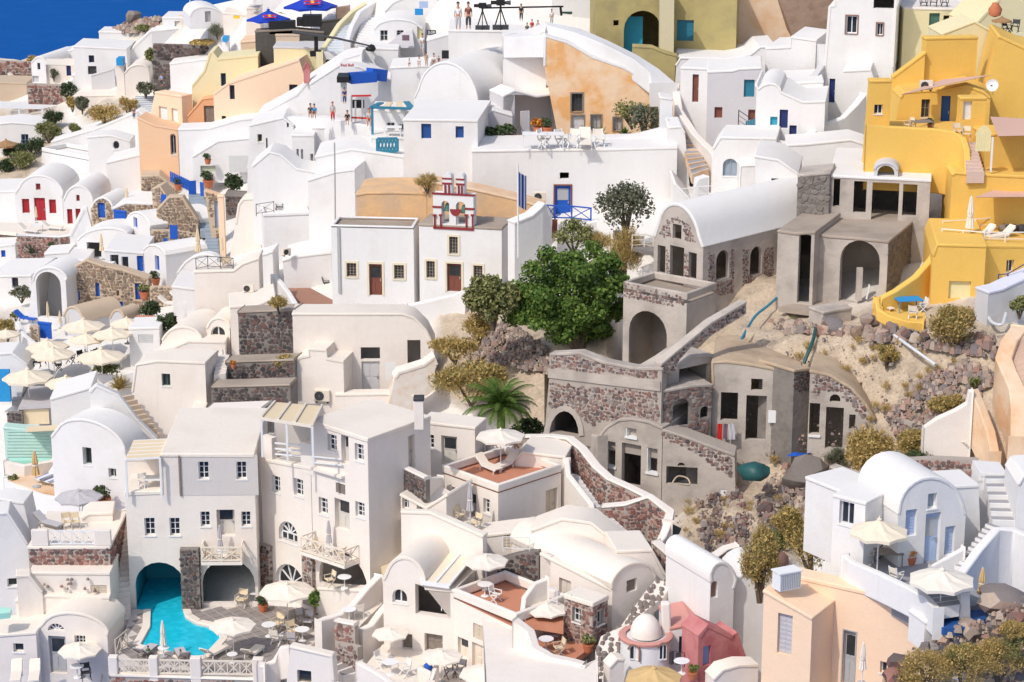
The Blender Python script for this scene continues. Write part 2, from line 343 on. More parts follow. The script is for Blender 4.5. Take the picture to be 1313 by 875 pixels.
def fill_opening(fr, op, P, R, k, root, rev):
 u0, v0, u1, v1 = R; t = op[0]; W = u1-u0; H = v1-v0
 if k.get('f'):                                      # trim round the opening
  m = M(); f = k.get('fw', 0.16)
  if k.get('a'):
   for i in range(1, len(P)-1):
    a, b = P[i], P[i+1]; c = ((u0+u1)/2, v1-W/2)
    o = lambda p: (c[0]+(p[0]-c[0])*(1+2*f/W), p[1] if p[1] < c[1] else c[1]+(p[1]-c[1])*(1+2*f/W))
    A, B = o(a), o(b); m.prism([fr.pt(*a, -.05), fr.pt(*b, -.05), fr.pt(*B, -.05), fr.pt(*A, -.05)], fr.w*.09)
  else:
   strip(m, fr, u0-f, v0-(0 if t == 'd' else f*.7), u0, v1+f, -.05, .04); strip(m, fr, u1, v0-(0 if t == 'd' else f*.7), u1+f, v1+f, -.05, .04)
   strip(m, fr, u0, v1, u1, v1+f, -.05, .04)
   if t != 'd': strip(m, fr, u0, v0-f*.7, u1, v0, -.07, .04)
  mk('door_surround' if t == 'd' else 'window_surround', m, k['f'], root)
 elif t == 'w' and k.get('sill', 1) and H > 0.5:
  m = M(); strip(m, fr, u0-.06, v0-.07, u1+.06, v0-.004, -.05, .02); mk('window_sill', m, k.get('sm', 'whitepaint'), root)
 w = rev-0.05
 if t == 'h': return
 if t == 'w':
  m = M(); c = k.get('c', 'whitepaint'); b = max(.05, min(.09, W*.09)); nc, nr = k.get('n', (2, 3))
  if k.get('a') or k.get('o'):
   for i in range(len(P)):
    a, d = Vector(P[i]), Vector(P[(i+1) % len(P)]); cc = Vector(((u0+u1)/2, (v0+v1)/2))
    a2, d2 = cc+(a-cc)*.86, cc+(d-cc)*.86
    m.prism([fr.pt(*a, w), fr.pt(*d, w), fr.pt(*d2, w), fr.pt(*a2, w)], fr.w*.05)
   vs = v1-W/2 if k.get('a') else (v0+v1)/2
   if k.get('fan'):
    if vs-v0 > .3: strip(m, fr, u0, vs-b/2, u1, vs+b/2, w, w+.05)
    for i in range(1, 5):
     a = pi*i/5; m.bar(fr.pt((u0+u1)/2, max(vs, v0), w+.02), fr.pt((u0+u1)/2+cos(a)*W/2, max(vs, v0)+sin(a)*min(W/2, v1-v0), w+.02), b*.8)
   elif not k.get('o'): strip(m, fr, (u0+u1)/2-b/2, v0, (u0+u1)/2+b/2, v1, w, w+.05)
   if k.get('fan') and vs-v0 > .5:
    for j in (1, 2): strip(m, fr, u0+W*j/3-b/2, v0, u0+W*j/3+b/2, vs, w, w+.05)
    strip(m, fr, u0, v0, u1, v0+b, w, w+.05)
  else:
   for x in (u0, u1-b): strip(m, fr, x, v0, x+b, v1, w, w+.05)
   for y in (v0, v1-b): strip(m, fr, u0+b, y, u1-b, y+b, w, w+.05)
   for i in range(1, nc): x = u0+W*i/nc; strip(m, fr, x-b*.45, v0+b, x+b*.45, v1-b, w+.003, w+.047)
   for j in range(1, nr): y = v0+H*j/nr; strip(m, fr, u0+b, y-b*.3, u1-b, y+b*.3, w+.007, w+.043)
  o = mk('window', m, c, root)
  g = M(); panel(g, fr, P, w+.055, th=.02); mk('pane', g, k.get('g', 'glass'), o)
 elif t in ('d', 's'):
  m = M(); c = k.get('c', 'brown'); panel(m, fr, P, w)
  if t == 'd' and not k.get('a'):                 # two raised panels per leaf
   for i in (0, 1):
    for y0, y1 in ((.08, .42), (.5, .92)): strip(m, fr, u0+W*(.1+.46*i), v0+H*y0, u0+W*(.44+.46*i), v0+H*y1, w-.025, w-.001)
  elif t == 's' and not k.get('a') and not k.get('plain'):     # louvres
   n = max(3, min(9, int(H/.16)))
   for j in range(n): strip(m, fr, u0+W*.08, v0+H*(j+.15)/n, u0+W*.47, v0+H*(j+.7)/n, w-.025, w-.001); strip(m, fr, u0+W*.53, v0+H*(j+.15)/n, u0+W*.92, v0+H*(j+.7)/n, w-.025, w-.001)
  o = mk('door' if t == 'd' else 'shutter', m, c, root)
  if t == 'd':
   if k.get('gl'):
    g = M(); strip(g, fr, u0+W*.14, v0+H*.55, u1-W*.14, v0+H*.9, w-.035, w-.028); mk('pane', g, k.get('g', 'glass'), o)
   g = M(); strip(g, fr, u1-W*.18, v0+H*.44, u1-W*.1, v0+H*.52, w-.08, w-.03); mk('handle', g, 'steel', o)
def wall_face(m, fr, poly, ops, root, rev=0.28, mi=0, inside=None):
 polys = []
 for op in ops:
  P, R, k = op_poly(fr, op); r = k.get('r', rev); polys.append(P)
  n = len(P); vs = [fr.pt(u, v) for u, v in P] + [fr.pt(u, v, r) for u, v in P]
  m.add(vs, [(i, (i+1) % n, (i+1) % n+n, i+n) for i in range(n)], mi)
  fill_opening(fr, op, P, R, k, root, r)
 loops = [[Vector((u, v, 0)) for u, v in poly]] + [[Vector((u, v, 0)) for u, v in P] for P in polys]
 flat = [x for L in loops for x in L]
 m.add([fr.pt(x.x, x.y) for x in flat], [tuple(t) for t in tessellate_polygon(loops)], mi)
 return polys
# houses: an outline on an upright plane, carried back into the hill
class Thing: pass
def H(name, label, cat, pts, ops=(), sops=(), lops=(), yaw=None, dep=6.0, far=None, Y=None, mat='white', rmat=None, par=0.0,
      sink=2.5, group=None, roof=True, rt=0.16, root=None, st=0.0, smat=None, side_mat=None, bevel=0.06, flat=None, Yd=0, plane=None, thru=False, setback=0.0):
 """pts: bottom-left, top-left, ..., top-right, bottom-right as seen; far: a point on the far roof edge"""
 an = max(range(len(pts)), key=lambda i: pts[i][1])
 P = at(*pts[an], (Y if Y is not None else D(*pts[an])+Yd))
 fr0 = frame(P, 0.0)
 i0, i1 = flat if flat else (1, len(pts)-2)
 if plane is not None: fr = Fr(plane.o+plane.w*setback, plane.u, plane.w); yaw = -math.degrees(atan2(fr.u.y, fr.u.x))
 elif yaw is None:
  A, B = pts[i0], pts[i1]
  ref, oth = (i0, i1) if abs(pts[an][0]-A[0]) <= abs(pts[an][0]-B[0]) else (i1, i0)
  fr = fr0
  for _ in range(4):
   z = fr.pt(*fr.uv(*pts[ref])).z; a = fr.pt(*fr.uv(*pts[ref])); b = onz(*pts[oth], z)
   d = (b-a) if ref == i0 else (a-b)
   yw = -math.degrees(atan2(d.y, d.x)); yw = max(-65, min(65, yw)); fr = frame(P, yw)
  yaw = yw
 else: fr = frame(P, yaw)
 uv = [fr.uv(*p) for p in pts]
 for i, j in ((0, 1), (-1, -2)):
  if abs(pts[i][0]-pts[j][0]) < 16: uv[j] = (uv[i][0], uv[j][1])       # edges seen upright are upright
 top = uv[1:-1]
 if far is not None:
  z = fr.pt(*top[-1]).z if far[0] > sum(p[0] for p in pts)/len(pts) else fr.pt(*top[0]).z
  dep = max(1.0, (onz(*far, z)-fr.o).dot(fr.w))
 par_v = par
 if par: top = [(u, v-par) for u, v in top]
 vb = min(uv[0][1], uv[-1][1]) - sink
 poly = [(uv[0][0], vb)] + top + [(uv[-1][0], vb)]
 t = Thing(); t.fr = fr; t.uv = uv; t.dep = dep; t.yaw = yaw
 own = root is None
 if own: root = empty(name, fr.pt((uv[0][0]+uv[-1][0])/2, min(uv[0][1], uv[-1][1]), dep/2), label, cat, group)
 t.root = root; cm = core_of(mat); m = M(); ms = [cm]
 holes = wall_face(m, fr, poly, ops, root, rev=dep if thru else 0.28)
 sm = 0
 if side_mat: ms.append(core_of(side_mat)); sm = 1
 sR = Fr(fr.pt(uv[-1][0], 0), fr.w, -fr.u); sL = Fr(fr.pt(uv[0][0], 0), fr.w, fr.u); t.sR, t.sL = sR, sL
 if side_mat == 'none': pass
 vt = top[-1][1]; vl = top[0][1]; hR = []
 def side(uu, tp, v1, ops, fs, mi):
  if abs(tp-uu) > .05: m.add([fr.pt(uu, vb), fr.pt(tp, v1), fr.pt(tp, v1, dep), fr.pt(uu, vb, dep)], [(0,1,2,3)], mi); return []
  return wall_face(m, fs, [(0, vb), (0, v1), (dep, v1), (dep, vb)], ops, root, mi=mi)
 hR = side(uv[-1][0], top[-1][0], vt, sops, sR, sm); side(uv[0][0], top[0][0], vl, lops, sL, sm)
 if thru:
  loops = [[Vector((u, v, 0)) for u, v in L] for L in [poly]+holes]; m.add([fr.pt(x.x, x.y, dep) for L in loops for x in L], [tuple(x) for x in tessellate_polygon(loops)])
 else: back = [fr.pt(u, v, dep) for u, v in poly]; m.add(back, [tuple(x) for x in tessellate_polygon([back])])
 bot = [fr.pt(uv[0][0], vb), fr.pt(uv[-1][0], vb), fr.pt(uv[-1][0], vb, dep), fr.pt(uv[0][0], vb, dep)]; m.add(bot, [(0,1,2,3)])
 if not roof: m.prism([fr.pt(*p) for p in top] + [fr.pt(u, v-.02) for u, v in top[::-1]], fr.w*dep)
 w = mk('wall', m, ms, root)
 t.wall = w
 if st:
  s = M(); sm_ = side_mat or mat
  if mat in STONE: stone_bits(s, fr.pt, [(u, max(v, vb+sink-.4)) for u, v in poly], holes, st)
  if sm_ in STONE: stone_bits(s, sR.pt, [(0, vb+sink-.4), (0, vt), (dep, vt), (dep, vb+sink-.4)], hR, st)
  mk('stone', s, smat or STONE[mat if mat in STONE else sm_][1], root, kind='stuff')
 if roof:
  r = M(); o = -0.03 if par else 0.05; n = len(top); up = []; dn = []
  for i, (u, v) in enumerate(top):
   a = top[max(i-1, 0)]; b = top[min(i+1, n-1)]; du, dv = b[0]-a[0], b[1]-a[1]; L = hypot(du, dv) or 1
   nu, nv = -dv/L, du/L; e = -o if i == 0 else (o if i == n-1 else 0)
   up.append((u+nu*o+e*abs(nv), v+nv*o)); dn.append((u-nu*rt+e*abs(nv), v-nv*rt))
  vs = []
  for ww in (-o, dep+o): vs += [fr.pt(*p, ww) for p in up] + [fr.pt(*p, ww) for p in dn]
  fs = []
  for i in range(n-1): fs += [(i, i+1, 2*n+i+1, 2*n+i), (n+i+1, n+i, 3*n+i, 3*n+i+1), (i+1, i, n+i, n+i+1), (2*n+i, 2*n+i+1, 3*n+i+1, 3*n+i)]
  fs += [(0, 2*n, 3*n, n), (n-1, 2*n-1, 4*n-1, 3*n-1)]
  r.add(vs, fs); mk('roof', r, rmat or ('roofwhite' if mat == 'white' else 'roofcream' if mat == 'cream' else cm), root, smooth=35, bevel=bevel)
  t.ztop = fr.pt(*top[0]).z + o
 if par:
  r = M(); a, b = top[0], top[-1]; v0 = a[1]+.05; v1 = a[1]+par; th = .24; u0, u1 = a[0]-.02, b[0]+.02; w0, w1 = -.02, dep+.02
  ring = lambda e, v: [fr.pt(u0+e, v, w0+e), fr.pt(u1-e, v, w0+e), fr.pt(u1-e, v, w1-e), fr.pt(u0+e, v, w1-e)]
  vs = ring(0, v0) + ring(0, v1) + ring(th, v1) + ring(th, v0)
  r.add(vs, [(k*4+i, k*4+(i+1) % 4, (k*4+4+(i+1) % 4) % 16, (k*4+4+i) % 16) for k in range(4) for i in range(4)])
  mk('parapet', r, cm, root, bevel=.07, smooth=40)
 return t
def HW(label, *a, **k): return H('white_house', label, 'house', *a, **k)
# walls along a line in space
def W(label, pts, h=1.0, th=0.35, mat='white', cap=None, st=0.0, Y=None, dp=0, name='garden_wall', cat='wall', z=None, root=None, flat=False, group=None, bevel=0.08):
 """pts: top edge (x, y[, Y]) as seen"""
 tp = []
 for p in pts:
  if len(p) > 2: tp.append(at(p[0], p[1], p[2]))
  elif z is not None: tp.append(onz(p[0], p[1], z))
  else: tp.append(at(p[0], p[1], Y if Y is not None else D(p[0], p[1]+dp)))
 n = len(tp); L = []; R = []
 for i in range(n):
  d = (tp[min(i+1, n-1)]-tp[max(i-1, 0)]); d.z = 0; d.normalize(); x = Vector((-d.y, d.x, 0)); L.append(tp[i]); R.append(tp[i]+x*th)
 zb = min(p.z for p in tp)-h if flat else None
 lo = lambda p: Vector((p.x, p.y, zb if flat else p.z-h))
 m = M(); vs = []
 for a, b in zip(L, R): vs += [lo(a), a, b, lo(b)]
 fs = [(4*i+k, 4*i+4+k, 4*i+4+(k+1) % 4, 4*i+(k+1) % 4) for i in range(n-1) for k in range(4)] + [(3,2,1,0), (4*n-4, 4*n-3, 4*n-2, 4*n-1)]
 m.add(vs, fs); cm = core_of(mat)
 single = not (st or cap)
 if root is None and not single:
  c = sum(tp, Vector())/n; root = empty(name, (c.x, c.y, c.z-h), label, cat, group)
 if single: return mk(name, m, cm, root, label if root is None else None, cat if root is None else None, group, smooth=40, bevel=bevel)
 mk('wall', m, cm, root, smooth=40)
 if st:
  s = M(); acc = 0
  for i in range(n-1):
   a, b = L[i], L[i+1]; e = Vector((b.x-a.x, b.y-a.y, 0)); ln = e.length
   if ln < .05: continue
   e = e/ln; wv = Vector((-e.y, e.x, 0)); ha = h if not flat else a.z-zb; hb = h if not flat else b.z-zb
   pt = lambda u, v, w, a=a, e=e, wv=wv: Vector((a.x, a.y, 0))+e*u+wv*w+Vector((0, 0, v))
   stone_bits(s, pt, [(0, a.z-ha), (0, a.z), (ln, b.z), (ln, b.z-hb)], [], st)
  mk('stone', s, STONE[mat][1], root, kind='stuff')
 if cap:
  m = M(); vs = []; o = .06; ch = .16
  for i, (a, b) in enumerate(zip(L, R)):
   x = (b-a).normalized()*o; up = Vector((0, 0, ch)); dn = Vector((0, 0, .005)); vs += [a-x+dn, a-x+up, b+x+up, b+x+dn]
  m.add(vs, fs); mk('coping', m, cap, root, smooth=40, bevel=.06)
 return root
# level floors
def S(label, pts, mat='roofcream', Y=None, z=None, th=0.35, name='terrace_floor', lift=0.0):
 """a level paved floor; pts seen outline"""
 if z is None:
  an = max(range(len(pts)), key=lambda i: pts[i][1]); z = at(*pts[an], Y).z
 z += lift
 P = [onz(x, y, z) for x, y in pts]; m = M(); m.prism(P, Vector((0, 0, -th)))
 o = mk(name, m, mat, kind='structure')
 if label: o['label'] = label
 return z
# stairs
def ST(label, bl, br, tl, tr, n, Yb=None, Yt=None, mat='white', tread=None, skirt=0.6, name='staircase', cat='stairs', group=None, zt=None, zb=None):
 a = onz(*bl, zb) if zb is not None else at(*bl, Yb); b = onz(*br, a.z)
 c = onz(*tl, zt) if zt is not None else at(*tl, Yt); d = onz(*tr, c.z)
 root = empty(name, (a+b)/2, label, cat, group)
 for i in range(n):
  f, g = i/n, (i+1)/n; A, B, C, E = a.lerp(c, f), b.lerp(d, f), a.lerp(c, g), b.lerp(d, g); z0, z1 = A.z-skirt, C.z
  q4 = [A, B, E, C]; m = M(); lo = [Vector((p.x, p.y, z0)) for p in q4]; hi = [Vector((p.x, p.y, z1)) for p in q4]
  if tread:
   k = .22; e1, e2 = hi[0].lerp(hi[3], k), hi[1].lerp(hi[2], k)
   m.add(lo+hi+[e1, e2], [(0,1,5,4), (1,2,6,5), (2,3,7,6), (3,0,4,7), (4,5,9,8)]); m.add([e1, e2, hi[2], hi[3]], [(0,1,2,3)], 1)
   mk('step', m, [mat, tread], root)
  else: m.hexa(lo+hi); mk('step', m, mat, root)
 return root
# railings
def RL(label, pts, hgt=0.95, Y=None, z=None, mat='whitepaint', style='x', bay=1.3, t=0.06, name='railing', cat='railing', root=None, nb=3, dp=0):
 """pts: foot of the railing as seen"""
 P = [onz(x, y, z) if z is not None else at(x, y, Y if Y is not None else D(x, y+dp)) for x, y in pts]
 if root is None: root = empty(name, P[0], label, cat)
 up = Vector((0, 0, hgt)); lowz = Vector((0, 0, .12))
 for j, (a, b) in enumerate(zip(P[:-1], P[1:])):
  L = (b-a).length; k = max(1, round(L/bay)); q0 = [a.lerp(b, i/k) for i in range(k+1)]
  for i in range(k+1):
   if i == 0 and j: continue
   m = M(); m.bar(q0[i]-Vector((0, 0, .1)), q0[i]+up+Vector((0, 0, .04)), t*1.2); mk('post', m, mat, root)
  m = M(); m.bar(a+up, b+up, t); mk('top_rail', m, mat, root)
  if style == 'bars':
   for i in range(1, nb): m = M(); m.bar(a+up*(i/nb), b+up*(i/nb), t*.6); mk('rail', m, mat, root)
  else:
   m = M(); m.bar(a+lowz, b+lowz, t*.9); mk('bottom_rail', m, mat, root)
   for i in range(k):
    m = M(); c, d = q0[i], q0[i+1]
    if style == 'x': m.bar(c+lowz, d+up, t*.6); m.bar(c+up, d+lowz, t*.6)
    elif style == 'pal':
     for s in range(1, 7): p = c.lerp(d, s/7); m.bar(p+lowz, p+up, t*.45)
    mk('brace', m, mat, root)
 return root
# sea and hillside
def setting():
 tile()
 m = M(); s = 30000; m.add([(-s, -2000, 0), (s, -2000, 0), (s, 45000, 0), (-s, 45000, 0)], [(0,1,2,3)]); mk('sea', m, 'seawater', kind='structure', base=(0, 0, 0))
 EARTH = [[(560,395),(640,360),(720,420),(790,400),(800,520),(700,560),(560,500)], [(900,420),(1000,390),(1130,380),(1250,380),(1313,430),(1313,600),(1215,600),(1180,640),(1060,640),(1010,740),(880,790),(860,690),(900,600),(940,520)],
             [(120,60),(215,10),(260,0),(215,45),(150,48)], [(-150,140),(78,140),(80,175),(40,240),(-150,260)], [(1060,900),(1160,840),(1313,760),(1450,760),(1450,1000),(1060,1000)], [(110,130),(175,120),(170,158),(110,165)], [(-150,400),(25,400),(15,450),(-150,450)], [(-150,70),(60,70),(30,110),(-150,120)], [(850,380),(1000,400),(940,520),(800,500)], [(870,330),(1010,310),(1010,420),(850,430)]]
 PITS = [[(788,300),(878,330),(878,480),(788,480)], [(905,490),(1100,490),(1095,585),(905,572)], [(700,470),(880,480),(900,620),(700,620)]]
 sil = [(-160, 84), (0, 74), (50, 72), (120, 55), (140, 40), (165, 25), (205, 19), (215, 21), (260, 9), (330, -6), (420, -40), (1500, -90)]
 def ys(x):
  for a, b in zip(sil[:-1], sil[1:]):
   if x <= b[0]: return a[1] + (b[1]-a[1])*max(0, x-a[0])/(b[0]-a[0])
  return -90
 xs = np.arange(-150, 1466, 8.0); nr = 124; vs = []; mask = []
 for j in range(nr+3):
  for X in xs:
   y0 = ys(X); jj = min(j, nr-1); t = jj/(nr-1); Yp = 1000 + (y0-1000)*t
   e = sum(any(inpoly(X+a, Yp+b_, P) for P in EARTH) for a in (-9, 0, 9) for b_ in (-9, 0, 9))/9
   d = D_real(X, Yp) + 0.2 + 2.6*(1-e) + 4.5*any(inpoly(X, Yp, P) for P in PITS)
   r = ray_real(X, Yp); p = CO + r*(d/r.y)
   n3 = noise.fractal(p*0.22, 0.9, 2.1, 5); n4 = noise.fractal(p*0.9, 0.9, 2.1, 4)
   p = p + Vector((0, 0, (n3*0.75+n4*0.4-0.3)*e))
   if j >= nr:
    k = j-nr+1; p = p + Vector((0, (6, 25, 90)[k-1], -(5, 30, p.z+12)[k-1] if k < 3 else -(p.z+12)))
   vs.append(p); mask.append(e)
 nx = len(xs); fs = [(j*nx+i, j*nx+i+1, (j+1)*nx+i+1, (j+1)*nx+i) for j in range(nr+2) for i in range(nx-1)]
 m = M(); m.add(vs, fs)
 mt, n, l, b = _new('ground'); at_ = n.new('ShaderNodeAttribute'); at_.attribute_name = 'earth'
 a1 = _noise(n, l, 0.5, 6); r1 = _ramp(n, [(0.22, 0.17, 0.13), (0.46, 0.36, 0.265), (0.58, 0.47, 0.35), (0.30, 0.235, 0.18), (0.50, 0.39, 0.29)]); l.new(a1.outputs['Fac'], r1.inputs['Fac'])
 a2 = _noise(n, l, 5, 5); r2 = _ramp(n, [(0.5,)*3, (1.3,)*3]); l.new(a2.outputs['Fac'], r2.inputs['Fac'])
 ea = _mix(n, l, r1.outputs['Color'], r2.outputs['Color'], 1.0, 'MULTIPLY')
 a3 = _noise(n, l, 0.8, 4); r3 = _ramp(n, [(0.70, 0.66, 0.61), (0.80, 0.78, 0.75)]); l.new(a3.outputs['Fac'], r3.inputs['Fac'])
 l.new(_mix(n, l, r3.outputs['Color'], ea, at_.outputs['Fac']), b.inputs['Base Color']); b.inputs['Roughness'].default_value = 0.95
 _bump(n, l, b, a2.outputs['Fac'], 0.6, 0.1); MAT['ground'] = mt
 o = mk('hillside', m, 'ground', kind='structure', base=(0, 150, 60), smooth=50)
 at2 = o.data.attributes.new('earth', 'FLOAT', 'POINT'); at2.data.foreach_set('value', mask)
setting()
# rocks
def rockmesh(m, c, r, fl=0.75, seed=None):
 bm = bmesh.new(); bmesh.ops.create_icosphere(bm, subdivisions=2, radius=1.0); s = Vector((random.random()*50, random.random()*50, 0)); sx, sy = random.uniform(.75, 1.25), random.uniform(.75, 1.25)
 for v in bm.verts:
  d = 1 + noise.noise(v.co*1.1+s)*.5 + noise.noise(v.co*2.7+s)*.22
  v.co = Vector((v.co.x*d*sx, v.co.y*d*sy, v.co.z*d*fl))*r
 bm.verts.index_update(); m.add([v.co+c for v in bm.verts], [tuple(v.index for v in f.verts) for f in bm.faces]); bm.free()
def pebble(m, c, r):
 n = 5; a0 = random.random()*6; lo = []; hi = []
 for k in range(n):
  a = a0+2*pi*k/n+random.uniform(-.3, .3); q_ = r*random.uniform(.8, 1.15)
  lo.append(c+Vector((cos(a)*q_, sin(a)*q_, -r*.5))); hi.append(c+Vector((cos(a)*q_*.65, sin(a)*q_*.65, r*random.uniform(.35, .75))))
 m.add(lo+hi, [(k, (k+1) % n, (k+1) % n+n, k+n) for k in range(n)]+[tuple(range(n, 2*n))])
def boulder(label, x, y, rpx, Y=None, mat='rock', fl=.8, lift=0.25):
 p = at(x, y, Y); r = rpx*_T[2]/ppm(p.y); m = M(); rockmesh(m, p+Vector((0, 0, r*lift)), r, fl); return mk('boulder', m, mat, None, label, 'boulder', smooth=28, group='boulders on the slope')
def scree(name, poly, n, r0, r1, mat, label=None, lift=0, Y=None):
 m = M(); x0, x1 = min(p[0] for p in poly), max(p[0] for p in poly); y0, y1 = min(p[1] for p in poly), max(p[1] for p in poly); k = 0
 while k < n:
  x, y = random.uniform(x0, x1), random.uniform(y0, y1)
  if not inpoly(x, y, poly): continue
  k += 1; r = r0*(r1/r0)**(random.random()**2.6); pebble(m, at(x, y, Y)+Vector((0, 0, lift+random.uniform(-.05, .12))), r)
 return mk(name, m, mat, kind='stuff')
# plants
def leaves(cl, n, size, flat=0.5, up=0.0, aspect=1.6):
 """cl: clumps (x, y, z, rx, ry, rz) -> quads spread mostly through the outer part of each"""
 C = np.array(cl, float); w = C[:,3]*C[:,4]+C[:,3]*C[:,5]; idx = rng.choice(len(C), n, p=w/w.sum()); C = C[idx]
 d = rng.normal(size=(n, 3)); d /= np.linalg.norm(d, axis=1)[:,None]; rad = rng.random(n)**0.38
 bump = 1+.22*np.sin(d[:,0]*7+C[:,0])*np.sin(d[:,1]*6+C[:,1])*np.sin(d[:,2]*7)
 P = C[:,:3]+d*C[:,3:6]*(rad*bump)[:,None]
 nrm = d*0.7+rng.normal(size=(n, 3))*0.65; nrm[:,2] += up; nrm /= np.linalg.norm(nrm, axis=1)[:,None]
 a = np.cross(nrm, rng.normal(size=(n, 3))); a /= np.linalg.norm(a, axis=1)[:,None]; b = np.cross(nrm, a)
 s = size*rng.uniform(.6, 1.3, n)[:,None]; a = a*s*aspect/2; b = b*s/2
 return np.stack([P-a, P-b*.9+a*.1, P+a, P+b*.9+a*.1], 1).reshape(-1, 3)
def blades(cl, n, length, width, spread=0.8):
 """thin upright blades for dry grass and brush"""
 C = np.array(cl, float); w = C[:,3]*C[:,4]+C[:,3]*C[:,5]; idx = rng.choice(len(C), n, p=w/w.sum()); C = C[idx]
 d = rng.normal(size=(n, 3)); d /= np.linalg.norm(d, axis=1)[:,None]; rad = rng.random(n)**0.4
 P = C[:,:3]+d*C[:,3:6]*rad[:,None]; g = d*spread+rng.normal(size=(n, 3))*.4; g[:,2] = np.abs(g[:,2])*.7+.35; g /= np.linalg.norm(g, axis=1)[:,None]
 L = length*rng.uniform(.5, 1.2, n)[:,None]; s = np.cross(g, rng.normal(size=(n, 3))); s /= np.linalg.norm(s, axis=1)[:,None]; s *= width
 return np.stack([P-g*L*.5-s, P-g*L*.5+s, P+g*L*.5+s*.2, P+g*L*.5-s*.2], 1).reshape(-1, 3)
def quadmesh(name, V, mat, parent=None, **k):
 org = ORG[parent.name] if parent is not None else Vector((0, 0, 0)); n = len(V)//4
 me = bpy.data.meshes.new(name); me.vertices.add(4*n); me.vertices.foreach_set('co', (V-np.array(org)).astype(np.float32).ravel())
 me.loops.add(4*n); me.loops.foreach_set('vertex_index', np.arange(4*n, dtype=np.int32)); me.polygons.add(n)
 me.polygons.foreach_set('loop_start', np.arange(0, 4*n, 4, dtype=np.int32)); me.update(calc_edges=True); me.validate(); me.materials.append(MAT[mat])
 o = link(name, me, parent, k.get('kind')); ORG[o.name] = Vector(org); return o
def clumps(c, rx, ry, rz, n, k=0.5):
 out = [(c.x, c.y, c.z+rz*.9, rx*.72, ry*.72, rz*.72)]
 for i in range(n):
  a = random.random()*6.28; e = random.uniform(-.25, 1.0); ce = cos(e*1.3)
  s = random.uniform(.26, .46)
  out.append((c.x+cos(a)*rx*ce*.68, c.y+sin(a)*ry*ce*.68, c.z+rz*(.9+.66*sin(e*1.3)), rx*s, ry*s, rz*s))
 return out
def bush(name, label, cat, x, y, wpx, hpx, mat='leafolive', n=2500, size=0.16, kind='leaf', Y=None, group=None, cn=9, stem=True, z=None, mat2=None, dpt=0.8):
 """x, y: foot centre; wpx, hpx: seen size in current zoom pixels"""
 p = at(x, y, Y) if z is None else onz(x, y, z); k = _T[2]/ppm(p.y); rx = wpx*k/2; rz = hpx*k/2
 r = empty(name, p, label, cat, group); cl = clumps(p, rx, rx*dpt, rz, cn)
 if stem:
  m = M()
  for i in range(5):
   c = random.choice(cl[1:] or cl); e = Vector(c[:3]); mid = p.lerp(e, .5)+Vector((random.uniform(-.1, .1)*rx, 0, rz*.1))
   m.tube([p-Vector((0, 0, .3)), mid, e], [.07*rz+.015, .045*rz+.01, .01], 5)
  mk('trunk' if name.endswith('tree') else 'stem', m, 'bark', r)
 V = leaves(cl, n, size) if kind == 'leaf' else blades(cl, n, size*3.2, size*.13) if kind == 'blade' else np.concatenate([leaves(cl, n//2, size), blades(cl, n//2, size*3, size*.14)])
 quadmesh('crown' if name.endswith('tree') else 'foliage', V, mat, r)
 if mat2: quadmesh('dry_foliage', blades(cl, n//3, size*3, size*.14), mat2, r)
 return r
def agave(label, x, y, wpx, Y=None, mat='leafdark', z=None, n=26, name='agave_plant', cat='agave', L=None):
 p = at(x, y, Y) if z is None else onz(x, y, z); R = wpx*_T[2]/ppm(p.y)/2; root = empty(name, p, label, cat)
 for i in range(n):
  a = i*2.4; e = .25+1.15*(i/n); m = M(); pts = []; d = Vector((cos(a)*cos(e), sin(a)*cos(e), sin(e))); s = Vector((-sin(a), cos(a), 0)); L_ = R*random.uniform(.85, 1.15)
  for j in range(5):
   t = j/4; w = R*.11*(1-t)**.7*(1 if j else .7); c = p+d*L_*t+Vector((0, 0, -.25*L_*t*t*cos(e)+.05)); pts += [c-s*w, c+Vector((0, 0, -w*.5)), c+s*w]
  m.add(pts, [(3*j+k, 3*j+k+1, 3*j+k+4, 3*j+k+3) for j in range(4) for k in (0, 1)]); mk('leaf', m, mat, root)
 return root
def palm(label, x, y, wpx, hpx, Y=None):
 p = at(x, y, Y); k = _T[2]/ppm(p.y); R = wpx*k/2; Ht = hpx*k*.42; root = empty('palm_tree', p, label, 'palm tree')
 m = M(); m.tube([p-Vector((0, 0, .5)), p+Vector((.05, 0, Ht*.5)), p+Vector((0, 0, Ht))], [.32, .27, .3], 8); mk('trunk', m, 'bark', root)
 c = p+Vector((0, 0, Ht))
 for i in range(38):
  a = i*2.4; e = 1.35-1.5*(i/38)**.9; d = Vector((cos(a), sin(a), 0)); m = M(); L = R*random.uniform(.85, 1.15); sp = []; prev = None
  for j in range(11):
   t = j/10; ee = e-1.35*t*t; q_ = c if j == 0 else prev+(d*cos(ee)+Vector((0, 0, sin(ee))))*(L/10); sp.append(q_); prev = q_
  m.tube(sp, [.04*(1-t/11)+.008 for t in range(11)], 4); s = Vector((-sin(a), cos(a), 0))
  for j in range(1, 11):
   for kk in range(4):
    q0 = sp[j-1].lerp(sp[j], kk/4); ax = (sp[j]-sp[j-1]).normalized(); ll = L*.30*sin(pi*(j+kk/4)/12.5+.25)
    for sd in (-1, 1):
     tip = q0+(s*sd*.8+ax*.75+Vector((0, 0, -.25))).normalized()*ll; w = ax*.035
     m.add([q0-w, q0+w, tip], [(0,1,2)])
  mk('frond', m, 'leafpalm', root)
 return root
